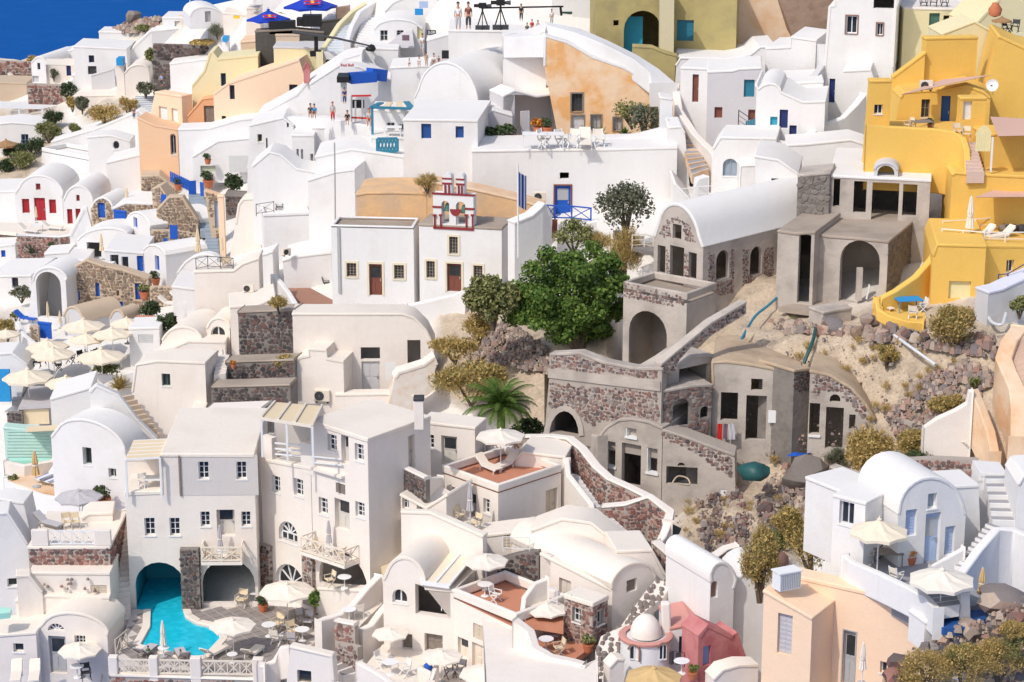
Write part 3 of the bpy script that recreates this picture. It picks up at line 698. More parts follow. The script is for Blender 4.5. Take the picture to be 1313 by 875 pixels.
# furniture, each kind built once and copied
PROTO = {}
def place(key, label, x=None, y=None, rot=0, Y=None, z=None, s=1.0, group=None, at3=None, cat=None, flip=False):
 if at3 is None: at3 = onz(x, y, z) if z is not None else at(x, y, Y)
 if key not in PROTO: PROTO[key] = r = BUILD[key](); r['category'] = r['category']
 else: r = copy_tree(PROTO[key])
 r.location = at3; r.rotation_euler = (0, 0, radians(rot)); r.scale = (s, s, s)
 tag(r, label, cat or r['category'], group or r.get('group')); return r
V3 = Vector; EX, EY, EZ = Vector((1,0,0)), Vector((0,1,0)), Vector((0,0,1))
def proto(name, cat, group=None):
 r = empty(name, (0, 0, 0)); r['category'] = cat
 if group: r['group'] = group
 return r
def b_parasol(mat, polemat='whitepaint', n=8, rise=.52, val=.13, grp='open parasols', base=True, logo=False):
 def f():
  r = proto('parasol', 'parasol', grp); H_ = 2.45; R = 1.5; m = M()
  for k in range(n):
   a, b = 2*pi*k/n, 2*pi*(k+1)/n; A = V3((cos(a)*R, sin(a)*R, H_-rise)); B = V3((cos(b)*R, sin(b)*R, H_-rise)); T = V3((0, 0, H_)); md = (A+B)/2*.985; md.z = H_-rise+.03
   a1 = V3((cos(a)*R*.5, sin(a)*R*.5, H_-rise*.56)); b1 = V3((cos(b)*R*.5, sin(b)*R*.5, H_-rise*.56)); m1 = (a1+b1)/2; m1.z -= .035
   d = V3((0, 0, -val))
   m.add([T, a1, m1, b1, A, md, B, A+d, md+d*.85, B+d], [(0,1,2), (0,2,3), (1,4,5,2), (2,5,6,3), (4,7,8,5), (5,8,9,6)])
  mkl('canopy', m, mat, r); m = M(); m.tube([V3((0,0,0)), V3((0,0,H_+.1))], .03, 6); mkl('pole', m, polemat, r)
  for k in range(n): m = M(); a = 2*pi*k/n; m.bar(V3((cos(a)*R*.97, sin(a)*R*.97, H_-rise-.02)), V3((0, 0, H_-.06)), .025); mkl('rib', m, polemat, r)
  m = M(); m.lathe(V3((0,0,0)), [(.0, H_), (.14, H_-.01), (.11, H_+.05), (.03, H_+.07), (.03, H_+.16), (0, H_+.17)], 8, caps=False); mkl('finial', m, mat, r)
  if base: m = M(); m.lathe(V3((0,0,0)), [(.3, 0), (.3, .07), (.08, .12), (.05, .3)], 10); mkl('base', m, 'greypaint', r)
  if logo:
   for k in range(0, n, 2):       # sun disc and two red bulls on each panel
    a = 2*pi*(k+.5)/n; d = V3((cos(a), sin(a), 0)); s = V3((-sin(a), cos(a), 0)); nn = (V3((0,0,1))*R+d*rise).normalized(); ax = (V3((0, 0, rise))-d*R).normalized()
    o = d*R*.62+V3((0, 0, H_-rise*.60+.06)); m = M(); m.add([o+nn*.06+s*(cos(t)*.16)+ax*(sin(t)*.16) for t in [2*pi*i/12 for i in range(12)]], [tuple(range(12))]); mkl('emblem_sun', m, 'yellowp', r)
    for sd in (-1, 1):
     m = M(); q_ = [(.04,0), (.2,.12), (.42,.1), (.5,-.02), (.44,-.14), (.36,-.03), (.22,-.02), (.14,-.14)]
     m.add([o+nn*.075+s*(x*sd)+ax*yy for x, yy in q_], [tuple(range(8))]); mkl('emblem_bull', m, 'redp', r)
    m = M(); m.add([o+nn*.07+s*x+ax*yy for x, yy in ((-.42,-.32), (.42,-.32), (.42,-.2), (-.42,-.2))], [(0,1,2,3)]); mkl('emblem_word', m, 'redp', r)
  return r
 return f
def b_closed(mat, polemat='whitepaint', Hh=2.5, rr=.2):
 def f():
  r = proto('closed_parasol', 'parasol', 'folded parasols'); m = M(); m.tube([V3((0,0,0)), V3((0,0,Hh+.1))], .032, 6); mkl('pole', m, polemat, r)
  m = M(); m.lathe(V3((0,0,0)), [(.02, Hh+.06), (.07, Hh), (rr*.62, Hh-.35), (rr*.85, Hh-.75), (rr*.72, Hh-.95), (rr*1.0, Hh-1.35), (rr*1.18, Hh-1.62), (rr*.9, Hh-1.6)], 16, star=.34); mkl('folded_canopy', m, mat, r)
  m = M(); m.lathe(V3((0,0,0)), [(rr*.8, Hh-1.0), (rr*.82, Hh-.93), (rr*.8, Hh-.9)], 10, caps=False); mkl('tie_strap', m, 'canvasw', r)
  m = M(); m.lathe(V3((0,0,0)), [(.28, 0), (.28, .07), (.06, .12)], 10); mkl('base', m, 'greypaint', r); return r
 return f
def b_chair(mat, cloth, grp='terrace chairs'):
 def f():
  r = proto('chair', 'chair', grp)
  for x in (-1, 1):
   for a, b in ((-1, 1), (1, -1)):
    m = M(); m.bar(V3((x*.25, a*.24, 0)), V3((x*.25, b*.22, .46)), .045); mkl('leg', m, mat, r)
   m = M(); m.bar(V3((x*.26, -.26, .66)), V3((x*.26, .24, .66)), .05, .035); m.bar(V3((x*.26, -.22, .46)), V3((x*.26, -.22, .66)), .04); mkl('armrest', m, mat, r)
   m = M(); m.bar(V3((x*.25, .22, .44)), V3((x*.25, .32, .95)), .045); mkl('back_post', m, mat, r)
  m = M(); m.hexa([V3((-.24,-.25,.44)), V3((.24,-.25,.44)), V3((.24,.22,.42)), V3((-.24,.22,.42)), V3((-.24,-.25,.475)), V3((.24,-.25,.475)), V3((.24,.22,.455)), V3((-.24,.22,.455))]); mkl('seat', m, cloth, r)
  m = M(); m.hexa([V3((-.25,.255,.6)), V3((.25,.255,.6)), V3((.25,.285,.6)), V3((-.25,.285,.6)), V3((-.25,.315,.92)), V3((.25,.315,.92)), V3((.25,.345,.92)), V3((-.25,.345,.92))]); mkl('backrest', m, cloth, r); return r
 return f
def b_table(mat, r_=.42, square=False):
 def f():
  r = proto('table', 'table', 'terrace tables'); m = M()
  if square: m.hexa([V3((x*r_*1.4, y*r_, z)) for z in (.70, .74) for x, y in ((-1,-1), (1,-1), (1,1), (-1,1))])
  else: m.lathe(V3((0,0,0)), [(r_*.97, .70), (r_, .71), (r_, .73), (r_*.97, .74)], 18)
  mkl('table_top', m, mat, r)
  if square:
   for x in (-1, 1):
    for y in (-1, 1): m = M(); m.bar(V3((x*r_*1.25, y*r_*.85, 0)), V3((x*r_*1.25, y*r_*.85, .7)), .05); mkl('leg', m, mat, r)
  else:
   m = M(); m.tube([V3((0,0,.02)), V3((0,0,.7))], .035, 7); mkl('stem', m, mat, r); m = M(); m.lathe(V3((0,0,0)), [(.24, 0), (.22, .03), (.04, .06)], 10); mkl('foot', m, mat, r)
  return r
 return f
def b_lounger(frame_, cloth, stripe=None):
 def f():
  r = proto('sun_lounger', 'sun lounger', 'sun loungers')
  for x in (-.3, .3): m = M(); m.bar(V3((x, -.95, .27)), V3((x, .35, .3)), .05, .06); m.bar(V3((x, .35, .3)), V3((x, .95, .78)), .05); mkl('side_rail', m, frame_, r)
  for x in (-.3, .3):
   for y in (-.8, .45): m = M(); m.bar(V3((x, y, 0)), V3((x, y, .28)), .05); mkl('leg', m, frame_, r)
  P = [(-.97, .31), (.35, .34), (.97, .84)]; m = M()
  for (y0, z0), (y1, z1) in zip(P[:-1], P[1:]): m.hexa([V3((-.29, y0, z0)), V3((.29, y0, z0)), V3((.29, y1, z1)), V3((-.29, y1, z1)), V3((-.29, y0, z0+.06)), V3((.29, y0, z0+.06)), V3((.29, y1, z1+.06)), V3((-.29, y1, z1+.06))])
  mkl('mattress', m, cloth, r)
  if stripe:
   for x in (-.24, .19): m = M(); m.hexa([V3((x, -.97, .375)), V3((x+.06, -.97, .375)), V3((x+.06, .35, .405)), V3((x, .35, .405)), V3((x, -.97, .385)), V3((x+.06, -.97, .385)), V3((x+.06, .35, .415)), V3((x, .35, .415))]); mkl('stripe', m, stripe, r)
  return r
 return f
def b_pot(plant, mat='terracotta', s=.3):
 def f():
  r = proto('plant_pot', 'plant pot', 'potted plants'); m = M(); m.lathe(V3((0,0,0)), [(s*.68, 0), (s*.9, s*.7), (s, s*1.35), (s*1.1, s*1.4), (s*1.1, s*1.6), (s*.92, s*1.6), (s*.88, s*1.45)], 14); mkl('pot', m, mat, r, smooth=40)
  cl = clumps(V3((0, 0, s*1.4)), s*1.5, s*1.5, s*1.1, 5); o = quadmesh('foliage', leaves(cl, 260, .11), plant, r); return r
 return f
def b_ac():
 r = proto('air_conditioner', 'air conditioner', 'outdoor air conditioner units'); m = M(); m.box(V3((0, 0, .1)), EX, EY, .9, .36, .66); mkl('casing', m, 'creampaint', r, bevel=.03)
 m = M(); m.lathe(V3((0, 0, 0)), [(.27, 0), (.27, .03), (.2, .035), (.2, .02), (0.02, .01)], 18, caps=False); m.v = [(x-.14, -.18-z, y+.43) for x, y, z in m.v]; mkl('fan_grille', m, 'charcoal', r)
 for x in (-.32, .32): m = M(); m.box(V3((x, 0, 0)), EX, EY, .08, .4, .1); mkl('foot', m, 'charcoal', r)
 return r
def b_acbox():
 r = proto('air_conditioner', 'air conditioner'); m = M(); m.box(V3((0,0,.06)), EX, EY, 1.0, .6, .74); mkl('casing', m, 'whitepaint', r, bevel=.02); m = M(); m.box(V3((0,0,.8)), EX, EY, 1.08, .68, .05); mkl('lid', m, 'whitepaint', r)
 for i in range(11): m = M(); m.box(V3((-.42+i*.084, -.305, .12)), EX, EY, .045, .02, .62); mkl('slat', m, 'greypaint', r)
 return r
def b_tripod(big):
 def f():
  r = proto('film_camera', 'camera', 'film cameras on the terrace')
  for k in range(3): a = 2.1*k+.5; m = M(); m.bar(V3((cos(a)*.45, sin(a)*.45, 0)), V3((0, 0, 1.25)), .06); mkl('tripod_leg', m, 'black', r)
  m = M(); m.tube([V3((0,0,1.1)), V3((0,0,1.4))], .06, 7); mkl('tripod_head', m, 'black', r); m = M(); m.box(V3((0,0,1.4)), EX, EY, .5, .28, .34); m.box(V3((-.4,0,1.46)), EX, EY, .34, .18, .2); mkl('camera_body', m, 'black', r)
  m = M(); m.tube([V3((.25,0,1.55)), V3((.25+.35*big,0,1.55))], [.09, .14], 9); mkl('lens', m, 'charcoal', r); m = M(); m.box(V3((0,-.05,0)), EX, EY, .95, .5, .24); mkl('equipment_case', m, 'charcoal', r); return r
 return f
def b_dish():
 r = proto('satellite_dish', 'satellite dish'); m = M(); m.lathe(V3((0,0,0)), [(0.01, 0), (.2, .03), (.36, .1), (.45, .17), (.45, .19), (.36, .12), (.2, .05), (.01, .02)], 20, caps=False)
 m.v = [tuple(Matrix.Rotation(radians(75), 3, 'X') @ V3(v) + V3((0, 0, .7))) for v in m.v]; mkl('reflector', m, 'whitepaint', r, smooth=40)
 m = M(); m.tube([V3((0,.02,.68)), V3((0,-.5,.75))], .02, 5); m.box(V3((0,-.5,.7)), EX, EY, .08, .1, .1); mkl('receiver_arm', m, 'charcoal', r); m = M(); m.tube([V3((0,.2,0)), V3((0,.05,.7))], .03, 6); mkl('mast', m, 'greypaint', r); return r
# people: one skinned body, clothing as its children
def skin(chains, name, mat, root, lev=1):
 vs = []; es = []; rs = []; idx = {}
 for ch in chains:
  prev = None
  for x, y, z, r in ch:
   k = (round(x, 3), round(y, 3), round(z, 3))
   if k not in idx: idx[k] = len(vs); vs.append((x, y, z)); rs.append(r)
   if prev is not None and prev != idx[k] and (prev, idx[k]) not in es: es.append((prev, idx[k]))
   prev = idx[k]
 me = bpy.data.meshes.new(name); me.from_pydata(vs, es, []); o = bpy.data.objects.new(name, me); COL.objects.link(o)
 s = o.modifiers.new('skin', 'SKIN'); s.use_smooth_shade = True
 for i, r in enumerate(rs): me.skin_vertices[0].data[i].radius = (r, r)
 me.skin_vertices[0].data[0].use_root = True
 b = o.modifiers.new('sub', 'SUBSURF'); b.levels = b.render_levels = lev
 dg = bpy.context.evaluated_depsgraph_get(); m2 = bpy.data.meshes.new_from_object(o.evaluated_get(dg)); bpy.data.objects.remove(o); m2.name = name
 m2.materials.clear(); m2.materials.append(MAT[mat]); c = link(name, m2, root); ORG[c.name] = V3((0,0,0)); c.material_slots[0].link = 'OBJECT'; c.material_slots[0].material = MAT[mat]; return c
def b_person(pose):
 def f():
  r = proto('person', 'person', 'people on the terraces'); sit = pose in ('sit', 'lie'); hz = .5 if sit else .95
  lean = {'stand': 0, 'walk': .05, 'sit': .12, 'look': .12, 'lie': -.3}[pose]
  P = lambda x, y, z, rr: (x, y, z, rr); Y0 = lambda z: -lean*(z-hz)*1.2
  sh = hz+.5; hd = hz+.74
  spine = [P(0, 0, hz, .12), P(0, Y0(hz+.22), hz+.22, .115), P(0, Y0(sh-.06), sh-.06, .13), P(0, Y0(sh+.1), sh+.1, .055), P(0, Y0(hd)-.02, hd-.03, .085), P(0, Y0(hd+.1)-.02, hd+.08, .092), P(0, Y0(hd)-.01, hd+.16, .06)]
  ch = [spine]; arms = []; legs = []
  for s in (-1, 1):
   a = [spine[2], P(s*.17, Y0(sh), sh-.02, .06)]
   if pose == 'look': a += [P(s*.26, Y0(sh)-.12, sh-.25, .047), P(s*.1, Y0(sh)-.34, sh-.12, .036), P(s*.06, Y0(sh)-.42, sh-.06, .03)]
   elif sit: a += [P(s*.24, Y0(sh)-.08, sh-.27, .047), P(s*.16, -.32, hz+.1, .036), P(s*.14, -.42, hz+.07, .03)]
   elif pose == 'walk': a += [P(s*.22, Y0(sh)+s*.12, sh-.28, .047), P(s*.22, s*.2-.1, sh-.5, .036), P(s*.22, s*.2-.16, sh-.58, .03)]
   else: a += [P(s*.23, .02, sh-.28, .047), P(s*.24, -.04, sh-.53, .036), P(s*.235, -.07, sh-.62, .03)]
   arms.append(a); ch.append(a)
   if sit: l = [spine[0], P(s*.1, -.08, hz, .095), P(s*.12, -.46, hz+.02, .07), P(s*.12, -.46, .28, .058), P(s*.12, -.44, .08, .045), P(s*.12, -.6, .04, .04)]
   else:
    w = s*.2 if pose == 'walk' else s*.03; l = [spine[0], P(s*.1, 0, hz-.08, .095), P(s*.11, -w*.8-.03, .5, .065), P(s*.11, -w*.6+.02, .25, .055), P(s*.11, -w+.04, .08, .042), P(s*.12, -w-.12, .04, .038)]
   legs.append(l); ch.append(l)
  skin(ch, 'body', 'skin', r); g = lambda c, d, k: [(x, y, z, q_+d) for x, y, z, q_ in c[:k]]
  skin([g(spine, .022, 3)]+[g(a, .02, 3) for a in arms], 'shirt', 'whitepaint', r)
  skin([[(0, 0, hz+.06, .135)]+g(l, .022, 4 if pose in ('walk', 'stand') else 3) for l in legs], 'trousers', 'charcoal', r)
  hp = spine[5]; m = M(); bm = bmesh.new(); bmesh.ops.create_icosphere(bm, subdivisions=2, radius=.118)
  for v in bm.verts: v.co = V3((v.co.x*.95, v.co.y*1.05+.015, v.co.z*.95+.03)); 
  bm.verts.index_update(); keep = [f_ for f_ in bm.faces if not (f_.calc_center_median().y < -.03 and f_.calc_center_median().z < .06) and f_.calc_center_median().z > -.06]
  m.add([v.co+V3(hp[:3]) for v in bm.verts], [tuple(v.index for v in f_.verts) for f_ in keep]); bm.free(); o = mkl('hair', m, 'hairdark', r, smooth=60); o.material_slots[0].link = 'OBJECT'; o.material_slots[0].material = MAT['hairdark']
  return r
 return f
def person(pose, label, x, y, hpx, shirt='whitepaint', trs='charcoal', hair='hairdark', rot=0, Y=None, z=None, skinm='skin', grp=None):
 p = onz(x, y, z) if z is not None else at(x, y, Y); full = 1.35 if pose in ('sit', 'lie') else 1.86
 r = place('p_'+pose, label, at3=p, rot=rot, s=hpx*_T[2]/ppm(p.y)/full, group=grp)
 for c in r.children:
  k = c.name.split('.')[0]; c.material_slots[0].material = MAT[{'body': skinm, 'shirt': shirt, 'trousers': trs, 'hair': hair}[k]]
 return r
BUILD = {'cream': b_parasol('canvasy'), 'white': b_parasol('canvasw', n=8, rise=.42), 'greyp': b_parasol('cloudyp', n=8, rise=.42), 'tanp': b_parasol('canvastan'), 'bluep': b_parasol('canvasblue', n=6, rise=.62, grp='blue branded parasols', logo=True), 'thatch': b_parasol('wood', 'wood', 12, .6, .25, 'thatched parasols'),
 'closedw': b_closed('canvasw'), 'closedt': b_closed('canvas'), 'closedtan': b_closed('canvastan', rr=.25), 'closedp': b_closed('cloudyp'),
 'chair': b_chair('whitepaint', 'canvasw'), 'chairw': b_chair('palewood', 'canvas'), 'chairg': b_chair('greywood', 'cloudyp'), 'chaird': b_chair('charcoal', 'charcoal'), 'table': b_table('whitepaint'), 'tablesq': b_table('whitepaint', .45, True), 'tableblue': b_table('cyanp', .55, True), 'tablewood': b_table('greywood', .5, True),
 'lounger': b_lounger('palewood', 'whitepaint', 'blue'), 'loungerw': b_lounger('whitepaint', 'canvasw'), 'loungerblue': b_lounger('blue', 'blue'), 'loungerg': b_lounger('greywood', 'cloudyp'),
 'pot': b_pot('leafdark'), 'potolive': b_pot('leafolive'), 'potbig': b_pot('leafgreen', s=.42), 'potflower': b_pot('flower'), 'ac': b_ac, 'acbox': b_acbox, 'tripod': b_tripod(1.0), 'dish': b_dish}
for _p in ('stand', 'walk', 'sit', 'look', 'lie'): BUILD['p_'+_p] = b_person(_p)
def U(key, label, x, y, w, z=None, Y=None, rot=11, Hf=2.45, group=None, hz=1.0):
 """open parasol by its apex and seen width; stands on z (or on the ground seen below)"""
 Yg = Y if Y is not None else D(x, y+w*.75); s = w*_T[2]/ppm(Yg)/3.0
 if z is None: z = at(x, y, Yg).z-Hf*s
 s = max(s, .5); p = onz(x, y, z+Hf*s*hz); r = place(key, label, at3=Vector((p.x, p.y, z)), rot=rot, s=s, group=group); r.scale.z = s*hz; return r
def UC(key, label, x, y, h, z=None, Y=None):
 """folded parasol by its foot and seen height"""
 p = onz(x, y, z) if z is not None else at(x, y, Y); return place(key, label, at3=p, s=h*_T[2]/ppm(p.y)/2.6)
def text(txt, name, mat, fr, u, v, size, parent=None, w=-.03, label=None, cat=None):
 cu = bpy.data.curves.new('txt', 'FONT'); cu.body = txt; cu.size = size; cu.align_x = 'CENTER'; cu.align_y = 'CENTER'; cu.extrude = .01
 o = bpy.data.objects.new('txt', cu); COL.objects.link(o); dg = bpy.context.evaluated_depsgraph_get(); me = bpy.data.meshes.new_from_object(o.evaluated_get(dg)); bpy.data.objects.remove(o)
 m = M(); m.add([fr.pt(u+p.co.x, v+p.co.y, w-p.co.z) for p in me.vertices], [tuple(p.vertices) for p in me.polygons]); return mk(name, m, mat, parent, label, cat)
def board(name, label, cat, x0, y0, x1, y1, mat, Y=None, yaw=0, th=.08, root=None, frame_mat=None):
 P = at((x0+x1)/2, max(y0, y1), Y); fr = frame(P, yaw); a = fr.uv(x0, (y0+y1)/2)[0]; b = fr.uv(x1, (y0+y1)/2)[0]; v0 = fr.uv((x0+x1)/2, y1)[1]; v1 = fr.uv((x0+x1)/2, y0)[1]
 m = M(); strip(m, fr, a, v0, b, v1, 0, th); o = mk(name, m, mat, root, None if root else label, None if root else cat); return fr, (a, v0, b, v1), o
def sail(label, pts, mat='sailpink', name='shade_sail', cat='shade sail', sag=.25, n=6, root=None, th=.02):
 """four (x, y, Y) corners, slightly sagging cloth"""
 A, B, C, E = [at(*p) for p in pts]; m = M(); vs = []
 for j in range(n+1):
  for i in range(n+1): vs.append(A.lerp(B, i/n).lerp(E.lerp(C, i/n), j/n)-Vector((0, 0, sag*4*(i/n)*(1-i/n)*4*(j/n)*(1-j/n)/2)))
 k = (n+1)**2; m.add(vs+[v-Vector((0, 0, th)) for v in vs], [(j*(n+1)+i, j*(n+1)+i+1, (j+1)*(n+1)+i+1, (j+1)*(n+1)+i) for j in range(n) for i in range(n)]+[(k+j*(n+1)+i, k+(j+1)*(n+1)+i, k+(j+1)*(n+1)+i+1, k+j*(n+1)+i+1) for j in range(n) for i in range(n)]); return mk(name, m, mat, root, label, cat, smooth=60)
def pipe(name, label, cat, pts, r, mat, n=7):
 P = [at(*p) for p in pts]; Q = []
 for i in range(len(P)-1):
  for k in range(4):
   t = k/4; p0, p1, p2, p3 = P[max(i-1, 0)], P[i], P[i+1], P[min(i+2, len(P)-1)]
   Q.append(.5*((2*p1)+(p2-p0)*t+(2*p0-5*p1+4*p2-p3)*t*t+(3*p1-p0-3*p2+p3)*t**3))
 m = M(); m.tube(Q+[P[-1]], r, n); return mk(name, m, mat, None, label, cat, smooth=50)
def trim_strips(root, fr, rects, mat, name='painted_band', w0=-.05, w1=.03):
 for x0, y0, x1, y1 in rects:
  u0, v0 = fr.uv(x0, (y0+y1)/2)[0], fr.uv((x0+x1)/2, y1)[1]; u1, v1 = fr.uv(x1, (y0+y1)/2)[0], fr.uv((x0+x1)/2, y0)[1]
  m = M(); strip(m, fr, u0, v0, u1, v1, w0, w1); mk(name, m, mat, root)
TR = {'f': 'trim', 'c': 'greywood', 'n': (3, 5), 'r': .2}
def center():
 tile(1, 1)
 a = H('church', 'white church hall with flat roof and brown door left of the belfry', 'church', [(383,625),(380,272),(800,282),(800,645)],
      [('w',455,467,505,537,TR), ('d',570,472,636,633,{'c':'brown','f':'trim','gl':1}), ('w',697,477,748,548,TR)], far=(800,235), par=.2, rmat='dustfloor')
 m = M(); strip(m, a.fr, *a.fr.uv(414,618), *[x for x in a.fr.uv(420,285)], -.12, 0); mk('drainpipe', m, 'greypaint', a.root)
 c = H('church', 'white church nave with flat roof that carries the red trimmed belfry', 'church', [(828,640),(815,268),(1240,290),(1246,606)],
      [('w',978,333,1022,420,TR), ('w',862,457,905,543,TR), ('d',966,470,1040,614,{'c':'brown','f':'trim','gl':1}), ('w',1102,480,1148,545,TR)], far=(1440,246), rmat='dustfloor', Yd=-1.0)
 b = H('bell_tower', 'white belfry with red bands, arches and green bells on the church', 'bell tower', [(897,290),(893,112),(1106,124),(1102,296)],
      [('h',938,150,978,268,{'a':1}), ('h',1012,154,1060,274,{'a':1})], plane=c.fr, dep=.95, thru=True, sink=0, roof=False, setback=-.02)
 trim_strips(b.root, b.fr, [(890,112,1110,122), (893,176,940,186), (1058,186,1108,196), (897,284,1104,297)], 'maroon')
 for x in (905, 936, 1066, 1098):
  m = M(); u, v = b.fr.uv(x, 284); u2, v2 = b.fr.uv(x, 222); m.bar(b.fr.pt(u, v, -.06), b.fr.pt(u, v2, -.06), .12); m.bar(b.fr.pt(u, v2-.05, -.06), b.fr.pt(u, v2+.06, -.06), .26); mk('column', m, 'maroon', b.root)
 for x0, x1, y0, y1 in ((945, 988, 12, 116), (1015, 1052, 16, 120)):
  t = M(); u0, v0 = b.fr.uv(x0, y1); u1, v1 = b.fr.uv(x1, y0); um = (u0+u1)/2; P = [(u0, v0), (u0, v1-.3)] + [(um-(u1-u0)/2*cos(pi*i/8), v1-.3+.3*sin(pi*i/8)) for i in range(9)] + [(u1, v0)]
  t.prism([b.fr.pt(u, v, .05) for u, v in P], b.fr.w*.8); mk('upper_arch', t, 'white', b.root)
  for f in (.28, .72):
   m = M(); u = u0+(u1-u0)*f; m.bar(b.fr.pt(u, v0, 0), b.fr.pt(u, v0+(v1-v0)*.45, 0), .12); mk('column', m, 'maroon', b.root)
  m = M(); strip(m, b.fr, u0-.05, v0+(v1-v0)*.47, u1+.05, v0+(v1-v0)*.56, 0, .1); strip(m, b.fr, u0-.05, v0+(v1-v0)*.72, u1+.05, v0+(v1-v0)*.79, 0, .1); mk('painted_band', m, 'maroon', b.root)
 for x, y in ((962, 190), (1047, 200)):
  m = M(); u, v = b.fr.uv(x, y); m.lathe(b.fr.pt(u, v-.25, .45), [(.3, 0), (.27, .05), (.2, .3), (.16, .5), (.04, .6)], 14); mk('bell', m, 'greensh', b.root, smooth=40)
 m = M(); u, v = b.fr.uv(1010, 200); m.prism([b.fr.pt(u+.42*cos(t), v+.1-.5*sin(t), -.06) for t in [pi*i/10 for i in range(11)]], b.fr.w*.1); mk('red_arch', m, 'maroon', b.root)
 m = M(); u, v = b.fr.uv(1012, 274); m.lathe(b.fr.pt(u, v, .3), [(.16, 0), (.13, .2), (.13, .75), (.2, .85)], 12); mk('column', m, 'white', b.root)
 H('retaining_wall', 'ochre plastered wall with dusty top behind the church hall roof', 'wall', [(506,226),(502,118),(560,108),(700,106),(862,112),(864,240)], far=(830,38), flat=(2,4), mat='ochre', rmat='ochre', Y=165.5)
 H('retaining_wall', 'ochre plastered wall behind the belfry, sloping down to the right', 'wall', [(866,240),(864,58),(905,56),(1100,90),(1320,140),(1450,180),(1450,250)], yaw=8, dep=2, mat='ochre', rmat='stainpeach', Y=164)
 bush('dry_bush', 'yellow green tuft of brush on the ochre wall left of the belfry', 'bush', 865, 95, 130, 95, 'leafdry', 700, .15, 'blade', Y=165)
 HW('tall plain white block left of the ochre church wall', [(268,432),(266,45),(395,2),(492,-12),(500,225)], yaw=10, dep=7, Yd=1, flat=(1,3))
 HW('white block with a small roof terrace and two chairs left of the church', [(38,440),(38,214),(262,205),(268,330)], dep=7, Yd=0, par=.35)
 z = at(150, 214, D(38,440)).z-.3
 place('chaird', 'dark chair nearer the railing on the white terrace left of the church', 110, 205, 20, Y=D(38,440)+3); place('chaird', 'dark chair turned sideways on the white terrace left of the church', 152, 205, 80, Y=D(38,440)+3.4)
 RL('grey wire railing on the white terrace left of the church', [(-5,222),(85,208)], .9, Y=D(38,440)+.3, mat='charcoal', style='x', bay=1.0, t=.04)
 HW('low white house with small arched door beside the church terrace chairs', [(105,210),(110,60),(200,40),(262,30),(264,205)], [('s',138,100,180,156,{'a':1,'c':'palewood','plain':1}), ('w',225,62,240,110)], Y=D(38,440)+6, dep=6, yaw=12)
 HW('low white block with sloped top at the corner of the church forecourt', [(148,585),(128,455),(190,435),(378,412),(381,585)], dep=5, yaw=0, Yd=1)
 H('garden_wall', 'small white wall block shading the lane left of the forecourt', 'wall', [(-5,560),(-8,432),(45,418),(78,404),(82,550)], dep=2.5, yaw=5)
 place('ac', 'grey meter box on posts beside the white wall left of church', 148, 430, 40, Y=D(148,600)+1, s=.8)
 zf = S('brown earth forecourt before the church doors', [(150,588),(352,575),(420,640),(790,650),(765,716),(235,690)], 'cocoa', Y=D(400,640)-1.2, name='forecourt')
 W('white parapet running down the left edge of the church forecourt', [(72,528,D(72,640)), (110,565,D(72,640)-3), (150,620,D(72,640)-6), (192,690,D(72,640)-9), (205,712,D(72,640)-10)], 1.6, .4, 'white')
 place('chaird', 'small black bench chair at the forecourt corner by the drainpipe', 352, 592, 90, z=zf)
 place('pot', 'small flower pot by the drainpipe on the church wall', 425, 628, 0, z=zf, s=.5)
 W('curved white wall below the church nave door', [(760,690,D(800,720)-.5), (900,655,D(800,720)-.6), (1000,630,D(800,720)-1), (1060,600,D(800,720)-1.4)], 3.0, .8, 'white')
 tile(1, 2)
 HW('white retaining house under the church forecourt with a boarded doorway', [(190,255),(192,-150),(740,-150),(800,-130),(860,-70),(895,0),(915,90),(905,235)],
      [('h',527,22,625,84), ('d',532,94,625,250,{'c':'palegrey2','r':.2}), ('h',765,-15,832,124), ('s',652,96,706,188,{'c':'whitepaint','plain':1,'r':.05})], flat=(1,2), dep=2.4, mat='cream', Yd=0)
 H('white_buttress', 'thick white stepped buttress beside the air conditioner', 'buttress', [(150,300),(200,90),(212,72),(262,62),(260,28),(350,34),(356,78),(440,92),(442,262)], yaw=12, dep=3.2, mat='cream', flat=(6,7))
 place('ac', 'pale air conditioner at the foot of the stepped buttress', 332, 303, -8, s=1.25)
 H('retaining_wall', 'low cream wall along the back of the villa roof', 'wall', [(400,290),(402,262),(660,258),(820,268),(822,300)], dep=1.0, mat='cream', yaw=10)
 H('rough_wall', 'flaking cream wall with bare patches at the end of the retaining house', 'wall', [(640,255),(700,180),(720,150),(850,110),(905,70),(918,110),(770,262)], yaw=-10, dep=1.2, mat='flaky', Yd=-1, rmat='cream')
MAT['palegrey2'] = MAT['palegrey']
center()
